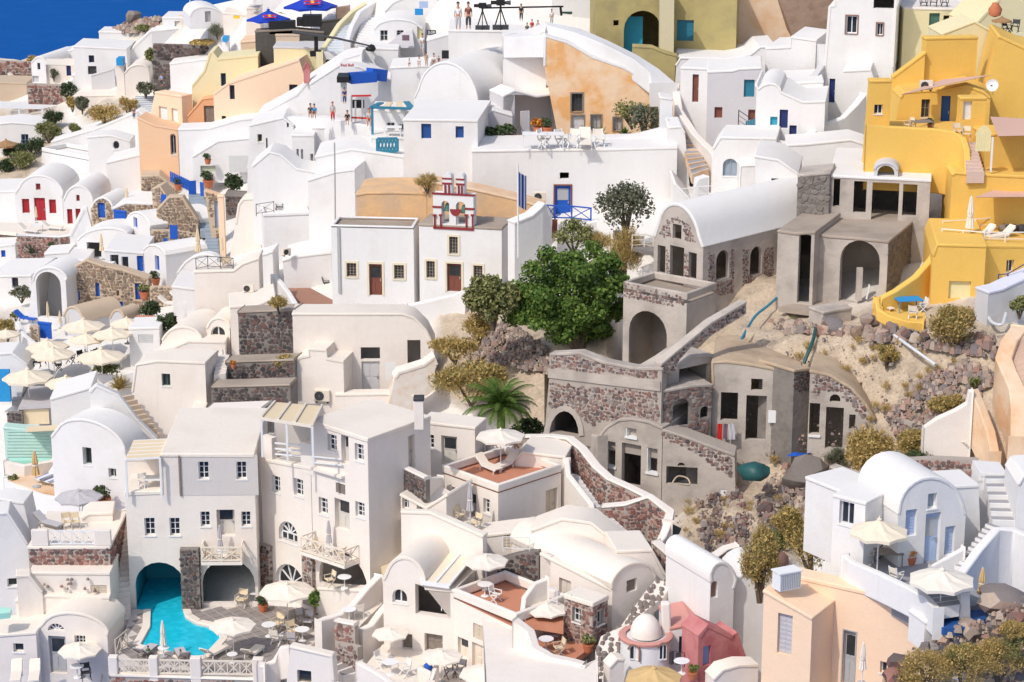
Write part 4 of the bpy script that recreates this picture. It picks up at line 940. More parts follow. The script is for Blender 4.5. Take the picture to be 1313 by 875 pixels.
def middle_green():
 tile(2, 1)
 p = at(330, 870, 147.0)
 r = empty('fig_tree', p, 'broad dark green fig tree with dense crown below the blue balcony', 'tree'); k = _T[2]/ppm(p.y); c = lambda x, y, dy=0: at(x, y, p.y+dy); cl = []
 for x, y, rr in ((120,600,130), (250,520,140), (390,560,130), (60,680,100), (200,690,140), (340,690,140), (250,800,110), (370,790,100)): q_ = c(x, y, random.uniform(-1, 2)); cl.append((q_.x, q_.y, q_.z, rr*k, rr*k*.9, rr*k*.8))
 for i in range(70):
  t = random.random()*6.28; u_ = random.random()**.35; x, y = 280+300*u_*cos(t), 640+250*u_*sin(t)-30*cos(t); q_ = c(x, y, -3*(1-u_*u_)+random.uniform(-.6, 1)); rr = random.uniform(28, 66); cl.append((q_.x, q_.y, q_.z, rr*k, rr*k, rr*k*random.uniform(.6, .9)))
 m = M()
 for x, y, rr in ((250,700,0), (400,680,0), (120,700,0), (300,560,0)): e = c(x, y); m.tube([p-Vector((0, 0, 1)), p.lerp(e, .5)+Vector((0, 0, .2)), e], [.3, .2, .07], 7)
 mk('trunk', m, 'bark', r); quadmesh('crown', leaves(cl, 26000, .21, up=.35, aspect=1.3), 'leafgreen', r)
 bush('green_tree', 'smaller green tree with loose grey green crown right of the church door', 'tree', -110, 790, 290, 300, 'leafolive', 4200, .22, Y=146, mat2=None, cn=12)
 bush('slender_tree', 'thin airy tree with pale leaves against the white wall', 'tree', 560, 330, 320, 300, 'leafgrey', 2600, .17, Y=158, cn=16)
 bush('slender_tree', 'small grey green tree beside the blue balcony door', 'tree', 300, 400, 200, 170, 'leafolive', 1200, .17, Y=155, cn=9)
 bush('dry_bush', 'brown gold brush sprawling down beside the slender tree', 'bush', 560, 530, 230, 280, 'leafdry', 2600, .16, 'blade', Y=153, cn=12)
 bush('dry_bush', 'dry twiggy brush under the slender tree', 'bush', 440, 400, 170, 110, 'leafdry', 900, .16, 'blade', Y=155)
 tile(1, 2)
 bush('dry_bush', 'olive brown brush growing beside the rubble left of the fig tree', 'bush', 1010, 90, 300, 130, 'leafdry', 1900, .16, 'mix', Y=146)
 bush('dry_bush', 'large olive brown brush behind the palm tree', 'bush', 1090, 300, 400, 240, 'leafdry', 4200, .16, 'mix', Y=144, mat2='leafolive', cn=14)
 tile(2, 1); bush('dry_bush', 'ochre brush hanging over the rubble at the fig tree foot', 'bush', -180, 860, 200, 150, 'leafdry', 1500, .16, 'mix', Y=147)
 bush('dry_bush', 'pale dry brush by the concrete arch at the fig tree edge', 'bush', 440, 870, 130, 140, 'leafdry', 800, .15, 'mix', Y=148)
 tile(1, 2); palm('green palm tree with arching fronds beside the white parasol', 1240, 440, 420, 290, Y=139)
 tile()
 scree('rubble_scree', [(600,425),(650,410),(700,445),(705,480),(640,465),(600,470)], 900, .08, .3, 'rock')
 tile(2, 2); bush('dark_shrub', 'dark green shrub growing under the palm by the ruin arch', 'shrub', 70, 490, 200, 120, 'leafdark', 900, .17, Y=141)
middle_green()
def ruin():
 tile(2, 1)
 v = H('unfinished_house', 'roofless looking stone house with a white barrel vault and three tall openings', 'building', [(705,610),(705,330)] + arc(728,300,945,372,165,12)[1:-1] + [(955,385),(955,650)],
      [('h',728,378,768,518), ('h',790,382,862,600), ('h',885,414,927,548), ('h',805,270,850,346)], [('h',1027,402,1092,548,{'a':1}), ('h',1200,383,1260,527,{'a':1})],
      plane=frame(at(955,650,145), 46), far=None, dep=13.5, mat='concrete', rmat='roofwhite', side_mat='concrete', rt=.2)
 fr = v.fr; s = M(); pol = lambda pts: [fr.uv(*p) for p in pts]
 stone_bits(s, fr.pt, pol([(735,335),(735,300),(780,240),(830,225),(890,265),(925,365)]), [pol([(800,350),(800,265),(856,265),(856,350)])], .22)
 for q_ in ([(768,600),(770,392),(790,392),(790,600)], [(862,600),(862,410),(886,418),(886,600)], [(725,600),(725,525),(790,528),(790,600)]): stone_bits(s, fr.pt, pol(q_), [], .2)
 sr = v.sR; ps = lambda pts: [sr.uv(*p) for p in pts]
 for q_, hole in (([(985,640),(985,415),(1120,395),(1120,625)], [(1022,550),(1022,400),(1095,400),(1095,550)]), ([(1160,620),(1160,400),(1320,380),(1320,600)], [(1195,530),(1195,380),(1265,380),(1265,530)])): stone_bits(s, sr.pt, ps(q_), [ps(hole)], .18)
 mk('stone', s, 'rubble', v.root, kind='stuff')
 b = H('unfinished_house', 'concrete terrace block with one wide dark arch below the vaulted stone house', 'building', [(550,890),(552,560),(870,632),(872,900)], [('h',582,712,775,1010,{'a':1})], [], plane=frame(at(872,900,140.6), 38), dep=3.6, mat='concrete', roof=True, rmat='dustfloor', sink=3, par=.55)
 s = M(); stone_bits(s, b.fr.pt, [b.fr.uv(*p) for p in ((552,640),(552,562),(815,622),(815,705))], [], .26); stone_bits(s, b.fr.pt, [b.fr.uv(*p) for p in ((818,690),(818,624),(870,634),(870,690))], [], .26); mk('stone', s, 'rubble', b.root, kind='stuff')
 RL('pale timber handrail on the footbridge left of the vaulted stone house', [(598,402),(660,398),(705,410)], 1.1, Y=152, mat='creampaint', style='bars', t=.07, bay=1.2)
 m = M(); a_ = at(596,405,152); b_ = at(708,432,150); m.hexa([a_, b_, b_+Vector((.3,1.6,0)), a_+Vector((.3,1.6,0)), *[p+Vector((0,0,.25)) for p in (a_, b_, b_+Vector((.3,1.6,0)), a_+Vector((.3,1.6,0)))]]); mk('footbridge', m, 'darkconc', None, 'small concrete footbridge leading to the vaulted stone house', 'bridge')
 tile(2, 2)
 lf = frame(at(745,800,132), 30); lo = Fr(lf.o+lf.w*.35, lf.u, lf.w)
 f2 = frame(lo.pt(*lo.uv(745,235)), -36)
 m = M(); P = [f2.uv(*p) for p in ((745,150),(745,118),(800,70),(1000,-95),(1180,-200),(1180,-150),(1005,-40),(900,20),(832,95),(830,150))]; m.prism([f2.pt(*p) for p in P], f2.w*.6)
 root = empty('stair_wall', f2.pt(*P[0]), 'rubble stair wall climbing right over a dark triangular opening', 'wall'); mk('wall', m, 'mortar', root); s = M(); stone_bits(s, f2.pt, P, [], .25); mk('stone', s, 'rubble', root, kind='stuff')
 m = M(); top = [f2.uv(*p) for p in ((745,118),(800,70),(1000,-95),(1180,-200))]
 for p, q_ in zip(top[:-1], top[1:]): m.hexa([f2.pt(*p, -.05), f2.pt(*q_, -.05), f2.pt(*q_, .65), f2.pt(*p, .65)]+[f2.pt(x[0], x[1]+.14, w) for x, w in ((p, -.05), (q_, -.05), (q_, .65), (p, .65))])
 mk('coping', m, 'concrete', root)
 H('unfinished_house', 'recessed concrete bay with a dark doorway under the rubble stair wall', 'building', [(750,250),(752,165),(840,112),(905,66),(1005,62),(1005,235)], [('h',838,118,990,200)], plane=f2, dep=2.4, mat='concrete', sink=.5, setback=.65, flat=(3,4))
 l = H('unfinished_house', 'low concrete house front with a dark doorway between two white lined windows', 'building', [(430,735),(432,470),(470,425),(530,390),(600,385),(680,400),(740,430),(745,800)], [('h',463,502,513,632,{'r':.45}), ('h',545,515,643,728,{'r':.4}), ('h',676,537,727,665,{'r':.45}), ('h',570,435,620,482)], plane=lf, dep=5.5, mat='concrete', sink=3.5, flat=(1,6))
 w = H('unfinished_house', 'rubble stone block with curved parapet and a low dark arch beside the palm', 'building', [(150,470),(180,120),(180,55),(330,48),(450,95),(600,125),(745,128),(745,425)], [('h',178,342,330,470,{'a':1})], plane=lo, dep=.7, mat='rubble', rmat='concrete', sink=.2, flat=(1,6), thru=True)
 k_ = H('unfinished_house', 'concrete vault block behind the low dark arch beside the palm', 'building', [(152,470), px(lo.pt(lo.uv(180,300)[0], lo.uv(740,330)[1])), px(lo.pt(lo.uv(740,300)[0], lo.uv(740,330)[1])), (745,425)], [('h',178,342,330,470,{'a':1})], plane=lo, setback=.72, dep=6, mat='concrete', rmat='dustfloor', sink=.2)
 s = M(); stone_bits(s, lo.pt, [lo.uv(*p) for p in ((172,330),(180,62),(330,55),(450,100),(600,132),(742,135),(742,420),(440,405),(380,430),(340,380),(300,340))], [[lo.uv(*p) for p in ((150,135),(150,195),(745,245),(745,190))]], .27); mk('stone', s, 'rubble', w.root, kind='stuff')
 trim_strips(w.root, lo, [], 'concrete')
 m = M(); a1, a2, b1, b2 = lo.uv(172,128), lo.uv(172,175), lo.uv(745,195), lo.uv(745,245); m.prism([lo.pt(*a1, -.09), lo.pt(*b1, -.09), lo.pt(*b2, -.09), lo.pt(*a2, -.09)], lo.w*.12); mk('concrete_band', m, 'concrete', w.root)
 m = M(); P = [(x, y) for x, y in arc(150,480,355,470,318,10)]; pin = arc(178,480,330,472,345,10); m.prism([lo.pt(*lo.uv(*p), -.1) for p in P+pin[::-1]], lo.w*.14); mk('arch_ring', m, 'concrete', w.root)
 r2 = frame(lo.pt(*lo.uv(745,425), .3), -22)
 H('unfinished_house', 'dark rubble return wall with a small arch and a niche right of the stone block', 'building', [(747,430),(747,245),(920,215),(995,215),(1000,450)], [('h',805,285,893,425,{'a':1}), ('h',946,323,990,382,{'a':1})], plane=r2, dep=4.5, mat='lava', st=.28, smat='rubble', rmat='concrete', sink=3)
 for x0, y0, x1, y1 in ((463,502,513,632), (676,537,727,665), (570,435,620,482)):
  u0, v1 = lf.uv(x0, y0); u1, v0 = lf.uv(x1, y1); m = M(); strip(m, lf, u0-.08, v0-.14, u1+.08, v0-.004, -.1, .4); mk('window_sill', m, 'whitepaint', l.root); m = M(); strip(m, lf, u0+.004, v0, u0+.05, v1-.01, -.02, .44); mk('window_lining', m, 'whitepaint', l.root)
 W('concrete wall between the palm arch and the low house front', [(338,440,137), (400,470,134.5), (430,480,133)], 6, .5, 'concrete')
 rf = frame(lf.pt(*lf.uv(745,800)), 10)
 rr = H('unfinished_house', 'long concrete and rubble retaining house with a wide slot opening', 'building', [(748,830),(746,440),(850,470),(1000,525),(1120,570),(1148,900)], [('h',772,632,932,722), ('h',830,610,868,628,{'a':1}), ('s',1045,745,1078,815,{'c':'whitepaint','plain':1,'r':.1}), ('h',985,795,1010,905), ('s',1014,810,1050,905,{'c':'whitepaint','plain':1})], plane=rf, dep=1.6, mat='concrete', sink=4, flat=(1,4), rmat='mortar')
 s = M(); P = [rf.uv(*p) for p in ((750,500),(748,445),(850,475),(1000,530),(1118,575),(1120,700),(1020,640),(930,570),(830,520))]; stone_bits(s, rf.pt, P, [], .26); stone_bits(s, rf.pt, [rf.uv(*p) for p in ((1128,880),(1120,700),(1140,700),(1145,880))], [], .26); mk('stone', s, 'rubble', rr.root, kind='stuff')
 tile(2, 2); pipe('hose', 'loop of pale hose lying in the slot opening', 'hose', [(800,720,129), (830,680,129.5), (880,690,129.5), (890,725,129), (830,715,128.8)], .05, 'rope')
 tile(2, 2)
 df = frame(at(1290,540,134), 8)
 d = H('unfinished_house', 'grey concrete house front with two dark doorways and laundry on its sill', 'building', [(1000,510),(998,215),(1005,100),(1080,92),(1190,105),(1300,125),(1440,160),(1440,560)], [('h',1050,252,1137,396,{'r':.4}), ('h',1178,268,1282,496,{'r':.4}), ('h',1205,183,1263,242), ], [], plane=df, dep=6, mat='concrete', sink=3, flat=(2,6), rmat='earthroof')
 u, v = df.uv(1302, 378); fr, R, o = board('notice_board', 'white', 'sign', 1292, 346, 1364, 408, 'whitepaint', Y=133.7, yaw=8, root=d.root)
 for i, (x, w_, h_, c_) in enumerate(((1045,26,95,'redp'), (1075,22,80,'plum'), (1105,40,85,'cloudyp'))):
  p = at(x, 410, 133.8); m = M(); k = _T[2]/ppm(p.y); W_, H2 = w_*k/2, h_*k
  m.add([p+Vector((a*W_, -.05-.08*abs(sin(3*a+b*2)), -b*H2)) for b in (0, .5, 1) for a in (-1, -.5, 0, .5, 1)], [(r*5+c, r*5+c+1, r*5+c+6, r*5+c+5) for r in (0, 1) for c in range(4)])
  mk('hanging_cloth', m, c_, None, ['red patterned cloth hanging from the left window sill', 'dark plum cloth hanging between the red and pale ones', 'pale checked cloth hanging from the window sill by the doorway'][i], 'laundry', group='laundry on the ruin sill')
 tile(3, 2)
 dk = H('unfinished_house', 'projecting dark rubble pier dividing the two grey concrete fronts', 'building', [(125,585),(135,140),(222,130),(205,560)], plane=frame(at(125,585,132.6), -40), dep=3, mat='darkconc', sink=2, rmat='earthroof'); s = M(); f_ = dk.fr; stone_bits(s, f_.pt, [f_.uv(*p) for p in ((135,250),(138,145),(220,135),(218,250))], [], .25); mk('stone', s, 'lava', dk.root, kind='stuff')
 e = frame(at(400,590,131.6), 12)
 e2 = H('unfinished_house', 'concrete front under a curved rubble gable with a tall doorway', 'building', [(205,560),(222,140),(320,160),(430,225),(500,300),(540,390),(545,590)], [('h',217,307,270,465,{'r':.4}), ('h',300,328,390,540,{'r':.4}), ('h',322,262,376,302,{'a':1}), ('h',420,365,452,440)], plane=e, dep=4, mat='concrete', sink=3, flat=(1,3), rmat='earthroof')
 s = M(); stone_bits(s, e.pt, [e.uv(*p) for p in ((222,300),(224,150),(320,168),(430,232),(495,305),(530,385),(470,385),(420,310),(390,285),(300,240),(230,300))], [[e.uv(*p) for p in ((316,305),(316,258),(382,258),(382,305))]], .26); mk('stone', s, 'rubble', e2.root, kind='stuff')
 m = M(); u0, v0 = e.uv(217, 468); u1, _ = e.uv(270, 468); strip(m, e, u0-.05, v0-.12, u1+.05, v0-.004, -.1, .38); mk('window_sill', m, 'whitepaint', e2.root)
 W('rubble wall running down from the curved gable to the right', [(500,300,133), (560,330,132), (640,370,130.6), (740,410,129)], 1.6, .6, 'rubble', st=.3)
 W('dark tumbled rubble wall along the upper path edge', [(640,290,132.6), (720,240,133.2), (840,180,134)], 1.0, .5, 'rubble', st=.3)
 tile(3, 1)
 u = frame(at(825,310,148), 11)
 up = H('unfinished_house', 'upper concrete shell with three dark openings under a white roof', 'building', [(310,300),(318,20),(500,30),(700,38),(830,45),(822,320)], [('h',443,50,508,210), ('h',535,58,672,288), ('h',693,66,765,226), ('h',340,38,373,180,{'r':.5})], plane=u, dep=10, mat='concrete', sink=3, rmat='roofwhite', side_mat='darkconc')
 H('roof_dormer', 'small arched roof vent with dark mouth on the white roof', 'roof vent', [(545,36),(545,-8)] + arc(548,-10,668,-10,-46,8)[1:-1] + [(668,-8),(668,40)], [('h',565,-30,652,28,{'a':1})], plane=u, dep=3, mat='palegrey', setback=.3, sink=.1)
 H('unfinished_house', 'dark grey block wall pier left of the upper concrete shell', 'building', [(150,275),(155,20),(318,5),(312,285)], plane=frame(at(312,285,149), 14), dep=3, mat='block', st=.42, sink=2, rmat='concrete')
 m = M(); 
 g = frame(at(610,665,142.5), 24)
 w = H('unfinished_house', 'concrete shell with a wide dark arch and dusty flat roof', 'building', [(235,665),(240,318),(320,330),(440,338),(612,355),(608,640)], [('h',373,352,575,672,{'a':1,'r':.5})], [('h',683,470,738,540,{'a':1})], plane=g, dep=9, mat='concrete', sink=2, rmat='dustfloor', side_mat='block', st=.4)
 H('unfinished_house', 'narrow concrete tower with one full height dark doorway', 'building', [(45,665),(42,300),(150,315),(236,306),(232,665)], [('h',160,322,222,672,{'r':.4})], plane=g, dep=6, setback=-1.2, mat='concrete', sink=2, rmat='dustfloor')
 m = M(); p = at(468, 655, 143); m.bar(p, p+Vector((0, 0, 2.2)), .38); mk('concrete_post', m, 'concrete', None, 'square concrete post standing inside the wide dark arch', 'post')
 m = M(); p = at(508, 650, 143); m.bar(p, p+Vector((.15, 0, 1.0)), .22, .08); mk('leaning_board', m, 'whitepaint', None, 'short white board leaning inside the wide dark arch', 'board')
 S('dusty concrete apron before the wide dark arch', [(60,690),(180,665),(560,645),(560,680),(430,690),(290,720)], 'dustfloor', Y=141.5, name='apron')
 H('retaining_wall', 'low concrete step edging the apron before the wide arch', 'wall', [(288,752),(290,718),(430,695),(432,728)], dep=1.5, mat='concrete', Yd=-1, sink=.6)
 tile(2, 1)
 W('long concrete footing with rubble under the vaulted stone house', [(985,660,146), (1160,630,149), (1320,605,152)], 2.2, .5, 'concrete')
 W('rubble and concrete stump wall left of the vaulted house steps', [(905,640,144), (980,640,143)], 1.6, .5, 'redrubble', st=.25)
ruin()
def slope():
 tile(3, 1)
 bush('dry_bush', 'round grey olive bush in front of the yellow house', 'bush', 965, 905, 290, 260, 'leafdry', 3800, .13, 'mix', mat2='leafolive', cn=14)
 bush('dry_bush', 'tuft of dry grass on the bank below the narrow concrete tower', 'bush', 135, 850, 90, 120, 'leafolive', 700, .14, 'blade', Y=141)
 bush('dark_shrub', 'small dark green bush beside the blue railing', 'shrub', 1290, 730, 110, 110, 'leafolive', 800, .14)
 pipe('drainage_hose', 'teal green hose trailing down the bank right of the vaulted house', 'hose', [(70,625,D(70,625)-.5), (35,660,D(35,660)-.5), (0,690,D(0,690)-.5), (-60,740,D(-60,740)-.5), (-110,820,D(-110,820)-.5), (-130,860,D(-130,860)-.5)], .09, 'teal')
 pipe('drainage_hose', 'pale thin pipe lying along the bank below the teal hose', 'pipe', [(10,740,D(10,740)-.5), (-40,800,D(-40,800)-.5), (-95,870,D(-95,870)-.5)], .05, 'rope')
 pipe('drainage_hose', 'dark green cloth hose hanging down the earth bank', 'hose', [(250,800,D(250,800)-.5), (240,850,D(240,850)-.5), (225,890,D(225,890)-.5), (190,980,D(190,980)-.5)], .12, 'tarp')
 pipe('drain_pipe', 'long grey drain pipe leaning down the rocky bank', 'pipe', [(650,835,D(650,835)-.5), (740,900,D(740,900)-.5), (860,985,D(860,985)-.5)], .1, 'pipe')
 pipe('drain_pipe', 'short grey elbow pipe under the white ramp', 'pipe', [(1120,720,D(1120,720)-.5), (1150,770,D(1150,770)-.5), (1200,780,D(1200,780)-.5), (1220,725,D(1220,725)-.5)], .11, 'pipe')
 for i, (x, y, r, mt, lb) in enumerate(((520,770,45,'rock','pale jagged boulder on the bank edge below the yellow terrace'), (640,800,50,'rock','grey brown boulder beside the top of the grey drain pipe'), (590,830,30,'rock','small rounded boulder below the pale jagged one'), (340,800,55,'rock','light stone outcrop left on the bank under the concrete apron'), (460,835,45,'brownrock','brown boulder in the middle of the bank under the apron'), (720,840,34,'lava','dark boulder in the shade right of the drain pipe'), (810,855,34,'lava','dark boulder left of the round grey olive bush'), (1180,690,70,'rock','big pale boulder propping the white ramp by the blue railing'))): boulder(lb, x, y, r, mat=mt)
 tile()
 scree('bank_rubble', [(985,410),(1080,420),(1180,424),(1290,432),(1290,460),(1200,450),(1100,430),(1000,425)], 700, .05, .5, 'rock')
 scree('bank_rubble', [(1170,490),(1240,460),(1280,480),(1235,530),(1180,560),(1150,560),(1140,530)], 1300, .05, .34, 'rock')
 scree('bank_rubble', [(1000,600),(1075,590),(1060,640),(990,720),(940,720),(930,690),(960,650)], 800, .05, .4, 'rock')
 scree('bank_rubble', [(890,590),(935,600),(960,660),(950,720),(900,700)], 500, .06, .3, 'rubble')
 scree('slope_stones', [(940,430),(1250,430),(1230,560),(1060,600),(1000,740),(860,720),(850,680),(920,600)], 1800, .02, .16, 'rock')
 tile(3, 2)
 bush('dry_bush', 'yellow green bush on the bare earth above the ruin', 'bush', 610, 110, 120, 120, 'leafdry', 900, .13, 'mix', mat2='leafolive')
 bush('dry_bush', 'low green brown scrub on the red rubble slope', 'bush', 920, 360, 210, 110, 'leafdry', 1500, .13, 'mix', mat2='leafolive')
 bush('dry_bush', 'small scrub tuft beside the curving lane wall', 'bush', 1060, 230, 90, 60, 'leafolive', 500, .12, 'mix')
 bush('dry_bush', 'large golden bush hiding the foot of the curved gable', 'bush', 520, 700, 290, 310, 'leafdry', 4500, .14, 'mix', cn=14)
 bush('dry_bush', 'golden brown bush right of the largest golden bush', 'bush', 740, 600, 240, 180, 'leafdry', 3000, .14, 'mix', mat2='leafolive')
 bush('dark_shrub', 'dark green shrub with white blossom specks above the white houses', 'shrub', 800, 690, 260, 170, 'leafdark', 2600, .13, mat2='leafolive')
 bush('dry_bush', 'grey twiggy bush at the foot of the doorway with the tall opening', 'bush', 350, 640, 150, 130, 'leafgrey', 1200, .13, 'blade')
 boulder('large grey boulder below the concrete fronts left of the golden bushes', 195, 700, 95, mat='block', fl=1.0)
 boulder('dark round boulder under the green tarpaulin on the earth bank', -5, 850, 38, mat='lava')
 boulder('dark brown boulder beside the whitewashed wall corner', 915, 535, 32, mat='brownrock', fl=1.1)
 W('short rubble wall left of the large golden bush', [(325,640,126.5), (380,660,126), (470,690,125.2)], 2.2, .6, 'rubble', st=.26, cap='concrete')
 W('low dark red rubble wall above the white barrel vaulted house', [(690,600,122.6), (850,590,122.4), (1080,600,121.8)], 1.6, .6, 'redrubble', st=.28)
 W('weathered white wall curving up to a peak on the right slope', [(800,435,125.6), (870,385,125.6), (960,345,125.6), (1020,310,125.6), (1035,245,125.6), (1055,245,125.6)], 4.2, .5, 'cream', flat=True)
 W('weathered white wall running from the peak down to the lane', [(1040,240,125.9), (1080,330,125.3), (1120,450,124.4), (1140,560,123.4)], 3.2, .6, 'stainpeach')
 W('curving beige lane wall on the far right edge', [(1250,-90,130.8), (1195,-20,128.6), (1165,70,127.3), (1200,150,126.3), (1235,230,125.4), (1245,330,124.3), (1240,480,122.6)], 3.6, 1.0, 'stainpeach')
 m = M(); P = [[(1215,60,132.6),(1330,-60,136)], [(1215,110,131.4),(1400,40,133.4)], [(1255,240,128.9),(1400,200,130)], [(1262,340,127),(1400,320,127.5)], [(1255,480,124.8),(1400,470,125)], [(1240,600,122.8),(1400,620,122.6)]]
 Q = [[at(*a[:2], D(*a[:2])-1.2), at(*b[:2], D(*b[:2])-1.2)] for a, b in P]
 rows = []
 for a, b in zip(Q[:-1], Q[1:]):
  for k in range(5): rows.append((a[0].lerp(b[0], k/5), a[1].lerp(b[1], k/5)))
 lane = bpy.data.objects.new('lane', None); COL.objects.link(lane); lane.location = rows[0][0]; ORG[lane.name] = rows[0][0].copy(); lane['kind'] = 'structure'
 for a, b in zip(rows[:-1], rows[1:]):
  d = (b[0]-a[0])*.07; q4 = [a[0]+d, a[1]+d, b[1], b[0]]; m = M(); m.hexa([p-Vector((0,0,.4)) for p in q4]+q4); mk('lane_slab', m, 'palepeach2', lane)
 place('loungerw', 'blue and white board propped against the weathered wall peak', 1035, 545, 130, s=.8)
 tile(2, 2); m = M(); rockmesh(m, at(1222, 655, 129), .95, .6); mk('tarpaulin', m, 'tarp', None, 'dark green tarpaulin bundle on the earth bank by the ruin', 'tarpaulin', smooth=60)
 tile(3, 2); m = M(); 
 p = at(165, 578, D(165,578)-.6); m.add([p+Vector((a, b, .12*((i*7) % 3))) for i, (a, b) in enumerate(((-.8,0),(0,-.25),(.8,.1),(.5,.6),(-.3,.5)))], [(0,1,2,3,4)]); mk('blue_cloth', m, 'blue', None, 'crumpled blue plastic sheet on the rubble before the pier', 'plastic sheet')
plaster('palepeach2', (0.52, 0.37, 0.29), (0.42, 0.30, 0.24), 0.6, streak=0)
def weeds():
 tile(); P = []
 for i in range(260):
  x, y = random.uniform(850, 1270), random.uniform(425, 730)
  if any(inpoly(x, y, Q) for Q in ([(1010,445),(1190,430),(1250,480),(1140,560),(1060,500)], [(870,600),(1000,590),(1060,640),(980,730),(880,700)])): q_ = at(x, y); r_ = random.uniform(.12, .42); P.append((q_.x, q_.y, q_.z+r_*.4, r_, r_, r_*.6))
 quadmesh('dry_weeds', blades(P, 7000, .34, .012), 'leafdry', None, kind='stuff')
slope(); weeds()
def yellow():
 tile(3, 0)
 y1 = H('yellow_house', 'tall plain yellow block behind the satellite dish', 'house', [(800,460),(805,195),(1062,190),(1060,470)], far=(1180,185), mat='yellow', Yd=0, Y=161)
 H('yellow_house', 'yellow block rising to the right edge behind the dish', 'house', [(1062,500),(1180,190),(1190,185),(1330,250),(1420,250),(1420,520)], yaw=6, dep=6, mat='yellow', Y=159.6, flat=(3,4))
 H('yellow_wall', 'yellow sloping wall joining the tall block to the white stairs', 'wall', [(640,420),(640,395),(790,265),(800,440)], yaw=0, dep=.6, mat='yellow', Y=160)
 H('yellow_house', 'yellow cube house with one small white window', 'house', [(505,660),(530,412),(632,412),(625,655)], [('w',548,534,592,583,{'c':'whitepaint','n':(2,1)})], far=(752,402), mat='yellow', Y=153)
 H('yellow_house', 'recessed yellow wall with a shuttered opening behind the dining terrace', 'house', [(625,660),(680,500),(700,470),(830,460),(880,465),(878,665)], [('w',788,507,832,600,{'c':'greywood','n':(2,2)})], yaw=0, dep=4, mat='yellow', Y=157, flat=(2,3))
 H('yellow_house', 'yellow arch fronted wall below the satellite dish', 'house', [(870,665),(872,470),(930,455),(1020,435),(1110,470),(1130,500),(1130,680)], [('d',888,490,935,655,{'c':'darkblue'})], yaw=8, dep=4, mat='yellow', Y=156.5, flat=(1,5))
 H('yellow_house', 'yellow lower cube with a white shuttered window beside the picket gate', 'house', [(965,760),(990,500),(1110,500),(1105,770)], [('s',1002,518,1045,612,{'c':'whitepaint'})], far=(1250,490), mat='yellow', Y=152)
 W('yellow rounded terrace wall in front of the dining table', [(505,640,150.5), (700,650,150.3), (880,660,150), (960,675,149.6), (990,700,149.2), (1005,760,148.4), (1010,890,147)], 4.5, .45, 'yellow')
 zt = at(750, 690, 151).z+.0
 S('floor of the yellow dining terrace', [(510,690),(1000,700),(960,620),(600,610)], 'yellow', z=zt)
 place('tablewood', 'brown table on the yellow dining terrace', 790, 672, 10, z=zt); place('chairw', 'wooden chair at the left end of the brown terrace table', 725, 668, -60, z=zt); place('pot', 'dark round pot plant at the end of the brown terrace table', 835, 660, 0, z=zt, s=.8)
 place('chairw', 'left of two slatted wooden chairs by the yellow steps', 975, 700, 10, Y=149.8); place('chairw', 'right of two slatted wooden chairs by the yellow steps', 1018, 715, -15, Y=149.4)
 sail('long narrow beige shade sail above the dining terrace', [(680,485,152), (860,445,155), (1150,382,157), (900,405,158)], 'sailpink', sag=.1)
 sail('beige shade sail at the right edge above the lounge terrace', [(1140,595,149), (1400,610,151), (1400,690,147), (1180,695,146)], 'sailpink', sag=.2)
 place('dish', 'white satellite dish on the yellow roof', 1150, 485, -25, Y=152, s=.95)
 place('ac', 'white air conditioner on the yellow wall under the narrow sail', 812, 465, 0, Y=155.5)
 tile(3, 0)
 r = empty('picket_gate', at(1100, 775, 147), 'pale picket gate with rounded top at the yellow steps', 'gate'); f = frame(at(1100, 775, 147), 10)
 for i in range(8):
  x = 1068+i*9.5; hh = 640+abs(i-3.5)**2*2.2; u, v0 = f.uv(x, 772); _, v1 = f.uv(x, hh); m = M(); strip(m, f, u-.055, v0, u+.055, v1, 0, .04); mk('picket', m, 'butterp', r)
 for y in (690, 755): m = M(); u0, v = f.uv(1064, y); u1, _ = f.uv(1140, y); strip(m, f, u0, v-.05, u1, v+.05, .045, .09); mk('cross_rail', m, 'butterp', r)
 m = M(); u, v0 = f.uv(1142, 875); _, v1 = f.uv(1142, 700); m.bar(f.pt(u, v0, 0), f.pt(u, v1, 0), .12); mk('gate_post', m, 'whitepaint', r)
 ST('pale pink steps curving down inside the yellow wall', (1020,890), (1110,890), (1000,725), (1062,725), 9, 146.6, 149.6, 'palepeach3', 'palepeach3')
 H('yellow_house', 'yellow wall and shaded recess behind the striped cushions', 'house', [(1110,800),(1115,690),(1190,680),(1420,700),(1420,820)], yaw=-5, dep=3, mat='yellow', Y=149.5)
 tile(3, 1)
 H('yellow_house', 'yellow middle block under the lounge terrace rail', 'house', [(930,300),(920,20),(960,5),(1100,15),(1420,30),(1420,300)], yaw=3, dep=4, mat='yellow', Y=147, flat=(2,4))
 zl = at(1100, 378, 141).z
 yb = H('yellow_house', 'large yellow lower block below the sun loungers with a small white door', 'house', [(832,690),(840,430),(870,372),(1108,378),(1104,640)], [('s',928,560,1040,650,{'c':'butterp','plain':1})], dep=7.5, mat='yellow', Y=140, flat=(2,3))
 H('yellow_house', 'yellow wall with a white window right of the lower block', 'house', [(1104,620),(1108,378),(1330,380),(1420,380),(1420,620)], [('w',1222,452,1262,515,{'n':(2,1)})], yaw=-18, dep=7, mat='yellow', Y=141)
 z = yb.ztop
 RL('white pipe railing along the lounger terrace edge', [(890,360),(1106,378),(1320,378)], .9, z=z+.05, mat='whitepaint', style='bars', nb=2, bay=1.6, t=.06)
 RL('white pipe railing at the back of the lounger terrace', [(895,320),(1060,310),(1180,300)], .9, z=z, mat='whitepaint', style='bars', nb=2, bay=1.6, t=.05)
 UC('closedw', 'folded white parasol on the yellow lounger terrace', 1030, 372, 250, z=z); 
